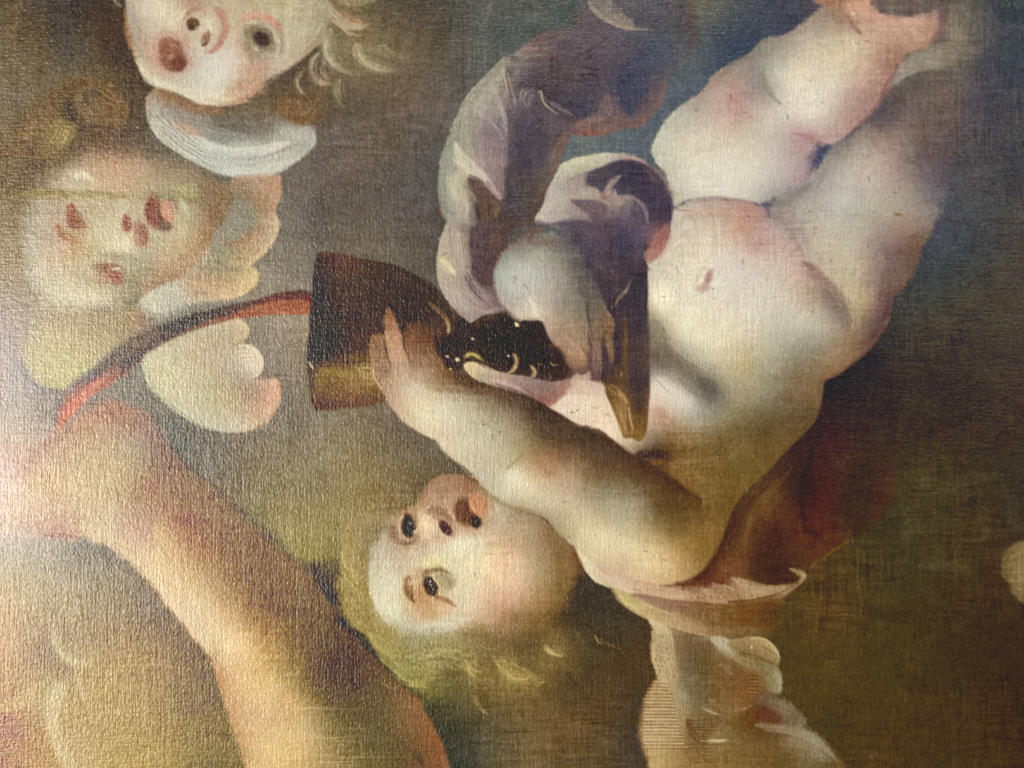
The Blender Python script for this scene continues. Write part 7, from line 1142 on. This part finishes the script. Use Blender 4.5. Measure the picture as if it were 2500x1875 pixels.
img += (tex * np.where(lum < 120, .55 + .55 * lum / 120, 1.1 - .5 * np.clip((lum - 120) / 80, 0, 1)))[..., None]
img += (1.6 * N_BIG)[..., None] * np.array([1, 0, -1.2], np.float32)
lum = img.mean(2)
for i in range(230):                                    # fine age cracks in the light flesh
    x, y = random.uniform(900, 2300), random.uniform(60, 1500)
    ix, iy = int((x - X0) / ST), int((y - Y0) / ST)
    if lab[iy, ix] not in (KID, LEG1, LEG2, ARM2, HEAD) or lum[iy, ix] < 140: continue
    v = random.random() < .5; l = random.uniform(5, 18)
    stroke(f'S {x:.0f},{y:.0f} {x + (2 if v else l):.0f},{y + (l if v else 2):.0f}', 3.2, img[iy, ix] * .62, .7, .5, lift=-.3)
# the seam across the cloth and the mark of the stretcher
yy = GY[:, None]; xx = GX[None, :]
seam_y = 478 + (xx - 0) * (526 - 478) / 2300 + 3 * np.sin(xx / 90.)
hgt += 1.1 * np.exp(-((yy - seam_y) / 9) ** 2) * (.35 + .65 * smooth((xx - 1700) / 400) + .3 * smooth((700 - xx) / 500))
hgt -= .5 * np.exp(-((yy - seam_y - 14) / 8) ** 2) * smooth((xx - 1700) / 400)
hgt += .9 * np.exp(-((xx - 2338) / 5) ** 2) * smooth((620 - yy) / 200)
hgt += .55 * N_WARP * (.5 + .5 * smooth((900 - xx) / 700) + .5 * smooth((xx - 1900) / 300)) * .35 + .12 * N_WEFT + .1 * N_GRAIN + .35 * N_MOT * .3

# ------------------------------------------------------------------ from the look of the picture to the paint's own colour
def to_lin(c):
    c = np.clip(c, 0, 255) / 255.
    return np.where(c <= .04045, c / 12.92, ((c + .055) / 1.055) ** 2.4)
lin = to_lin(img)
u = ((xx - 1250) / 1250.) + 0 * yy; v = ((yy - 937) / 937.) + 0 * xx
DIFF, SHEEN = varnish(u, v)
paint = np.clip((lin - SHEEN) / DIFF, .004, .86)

# ------------------------------------------------------------------ meshes: one per painted thing, cut from the same sheet of canvas
def mat(name):
    m = bpy.data.materials.new(name); m.use_nodes = True
    nt = m.node_tree; nt.nodes.clear(); return m, nt
def paint_material():
    m, nt = mat('varnished_oil_paint'); N, LK = nt.nodes.new, nt.links.new
    out = N('ShaderNodeOutputMaterial'); p = N('ShaderNodeBsdfPrincipled'); LK(p.outputs[0], out.inputs[0])
    a = N('ShaderNodeVertexColor'); a.layer_name = 'paint'; LK(a.outputs[0], p.inputs['Base Color'])
    tc = N('ShaderNodeTexCoord')
    def nz(sx, sz, scale, det=2.0, dist=0.0):
        mp = N('ShaderNodeMapping'); mp.inputs['Scale'].default_value = (sx, 1, sz); LK(tc.outputs['Object'], mp.inputs[0])
        n = N('ShaderNodeTexNoise'); n.inputs['Scale'].default_value = scale; n.inputs['Detail'].default_value = det; n.inputs['Distortion'].default_value = dist
        LK(mp.outputs[0], n.inputs['Vector']); return n.outputs['Fac']
    def ma(op, x, y):
        n = N('ShaderNodeMath'); n.operation = op
        for k, q in enumerate((x, y)):
            if isinstance(q, (int, float)): n.inputs[k].default_value = q
            else: LK(q, n.inputs[k])
        return n.outputs[0]
    warp = nz(1, .09, 560); weft = nz(.11, 1, 560); grain = nz(1, .7, 430, 3, .6); slub = nz(1, .04, 210, 3, .3); patch = nz(1, 1, 9, 2)
    h = ma('ADD', ma('ADD', ma('MULTIPLY', warp, patch), ma('MULTIPLY', weft, ma('SUBTRACT', 1.0, patch))), ma('ADD', ma('MULTIPLY', grain, 1.0), ma('MULTIPLY', slub, .35)))
    b = N('ShaderNodeBump'); b.inputs['Strength'].default_value = BUMP; b.inputs['Distance'].default_value = .0012
    LK(h, b.inputs['Height']); LK(b.outputs[0], p.inputs['Normal'])
    p.inputs['Roughness'].default_value = ROUGH
    p.inputs['Specular IOR Level'].default_value = SPEC
    return m
PAINT = paint_material()

hgt = blur_plain(hgt, 1.0)
vx = np.empty((NY, NX, 3), np.float32)
vx[..., 0] = (xx - 1250) * PX
vx[..., 1] = -hgt * .00014 - .0004
vx[..., 2] = ZC - (yy - 937.5) * PX
face_lab = lab[:-1, :-1]
cells = np.arange(NY * NX).reshape(NY, NX)
quads = np.stack([cells[:-1, :-1], cells[1:, :-1], cells[1:, 1:], cells[:-1, 1:]], -1)
if SOLID is not None: paint = np.full_like(paint, SOLID)
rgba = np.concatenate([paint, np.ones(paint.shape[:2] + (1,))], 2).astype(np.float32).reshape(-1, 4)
flat = vx.reshape(-1, 3)
OBJ = {}
root = bpy.data.objects.new('oil_painting', None)
sc.collection.objects.link(root)
root.location = (0, 0, ZC)
root['label'] = 'old varnished oil painting on canvas of tumbling cherubs and an infant, glossy at its left'
root['category'] = 'painting'
def sheet(i):
    name, par, label = NAMES[i]
    q = quads[face_lab == i]
    if len(q) < 4: return
    ids, inv = np.unique(q.ravel(), return_inverse=True)
    me = bpy.data.meshes.new(name)
    n = len(q)
    me.vertices.add(len(ids)); me.loops.add(4 * n); me.polygons.add(n)
    co = flat[ids] - np.array([0, 0, ZC], np.float32)
    me.vertices.foreach_set('co', co.ravel())
    me.loops.foreach_set('vertex_index', inv.astype(np.int32).ravel())
    me.polygons.foreach_set('loop_start', np.arange(0, 4 * n, 4, dtype=np.int32))
    me.polygons.foreach_set('use_smooth', np.ones(n, bool))
    at = me.color_attributes.new('paint', 'FLOAT_COLOR', 'POINT')
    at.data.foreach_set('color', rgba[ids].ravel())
    me.update(calc_edges=True)
    me.materials.append(PAINT)
    o = bpy.data.objects.new(name, me); sc.collection.objects.link(o)
    o.parent = OBJ[par] if par is not None and par in OBJ else root
    if label: o['label'] = label
    OBJ[i] = o
for i in sorted(NAMES, key=lambda k: (NAMES[k][1] is not None, k)): sheet(i)

def bars(name, boxes, material, parent=None):
    vs, fs = [], []
    for (a, b) in boxes:
        k = len(vs)
        for x in (a[0], b[0]):
            for y in (a[1], b[1]):
                for z in (a[2], b[2]): vs.append((x, y, z))
        fs += [tuple(k + j for j in f) for f in ((0, 1, 3, 2), (4, 6, 7, 5), (0, 4, 5, 1), (2, 3, 7, 6), (0, 2, 6, 4), (1, 5, 7, 3))]
    me = bpy.data.meshes.new(name); me.from_pydata(vs, [], fs); me.materials.append(material)
    o = bpy.data.objects.new(name, me); sc.collection.objects.link(o); o.parent = parent; return o
def plain(name, c1, c2, scale, rough):
    m, nt = mat(name); N, LK = nt.nodes.new, nt.links.new
    out = N('ShaderNodeOutputMaterial'); p = N('ShaderNodeBsdfPrincipled'); LK(p.outputs[0], out.inputs[0])
    n = N('ShaderNodeTexNoise'); n.inputs['Scale'].default_value = scale; n.inputs['Detail'].default_value = 6
    r = N('ShaderNodeValToRGB'); r.color_ramp.elements[0].color = (*c1, 1); r.color_ramp.elements[1].color = (*c2, 1)
    LK(n.outputs[0], r.inputs[0]); LK(r.outputs[0], p.inputs['Base Color']); p.inputs['Roughness'].default_value = rough; return m
LINEN = plain('raw_linen', (.22, .17, .11), (.32, .26, .18), 220, .9)
PLASTER = plain('wall_plaster', (.42, .40, .36), (.5, .48, .44), 6, .9)
HX, HZ = (GX[-1] - GX[0]) * PX / 2, (GY[-1] - GY[0]) * PX / 2
OX, OZ = ((GX[-1] + GX[0]) / 2 - 1250) * PX, -((GY[-1] + GY[0]) / 2 - 937.5) * PX
bars('canvas', [((OX - HX, .0015, OZ - HZ), (OX + HX, .022, OZ + HZ))], LINEN, root)
w = bars('wall', [((-4, .024, -.0), (4, .15, 3.2))], PLASTER); w['kind'] = 'structure'
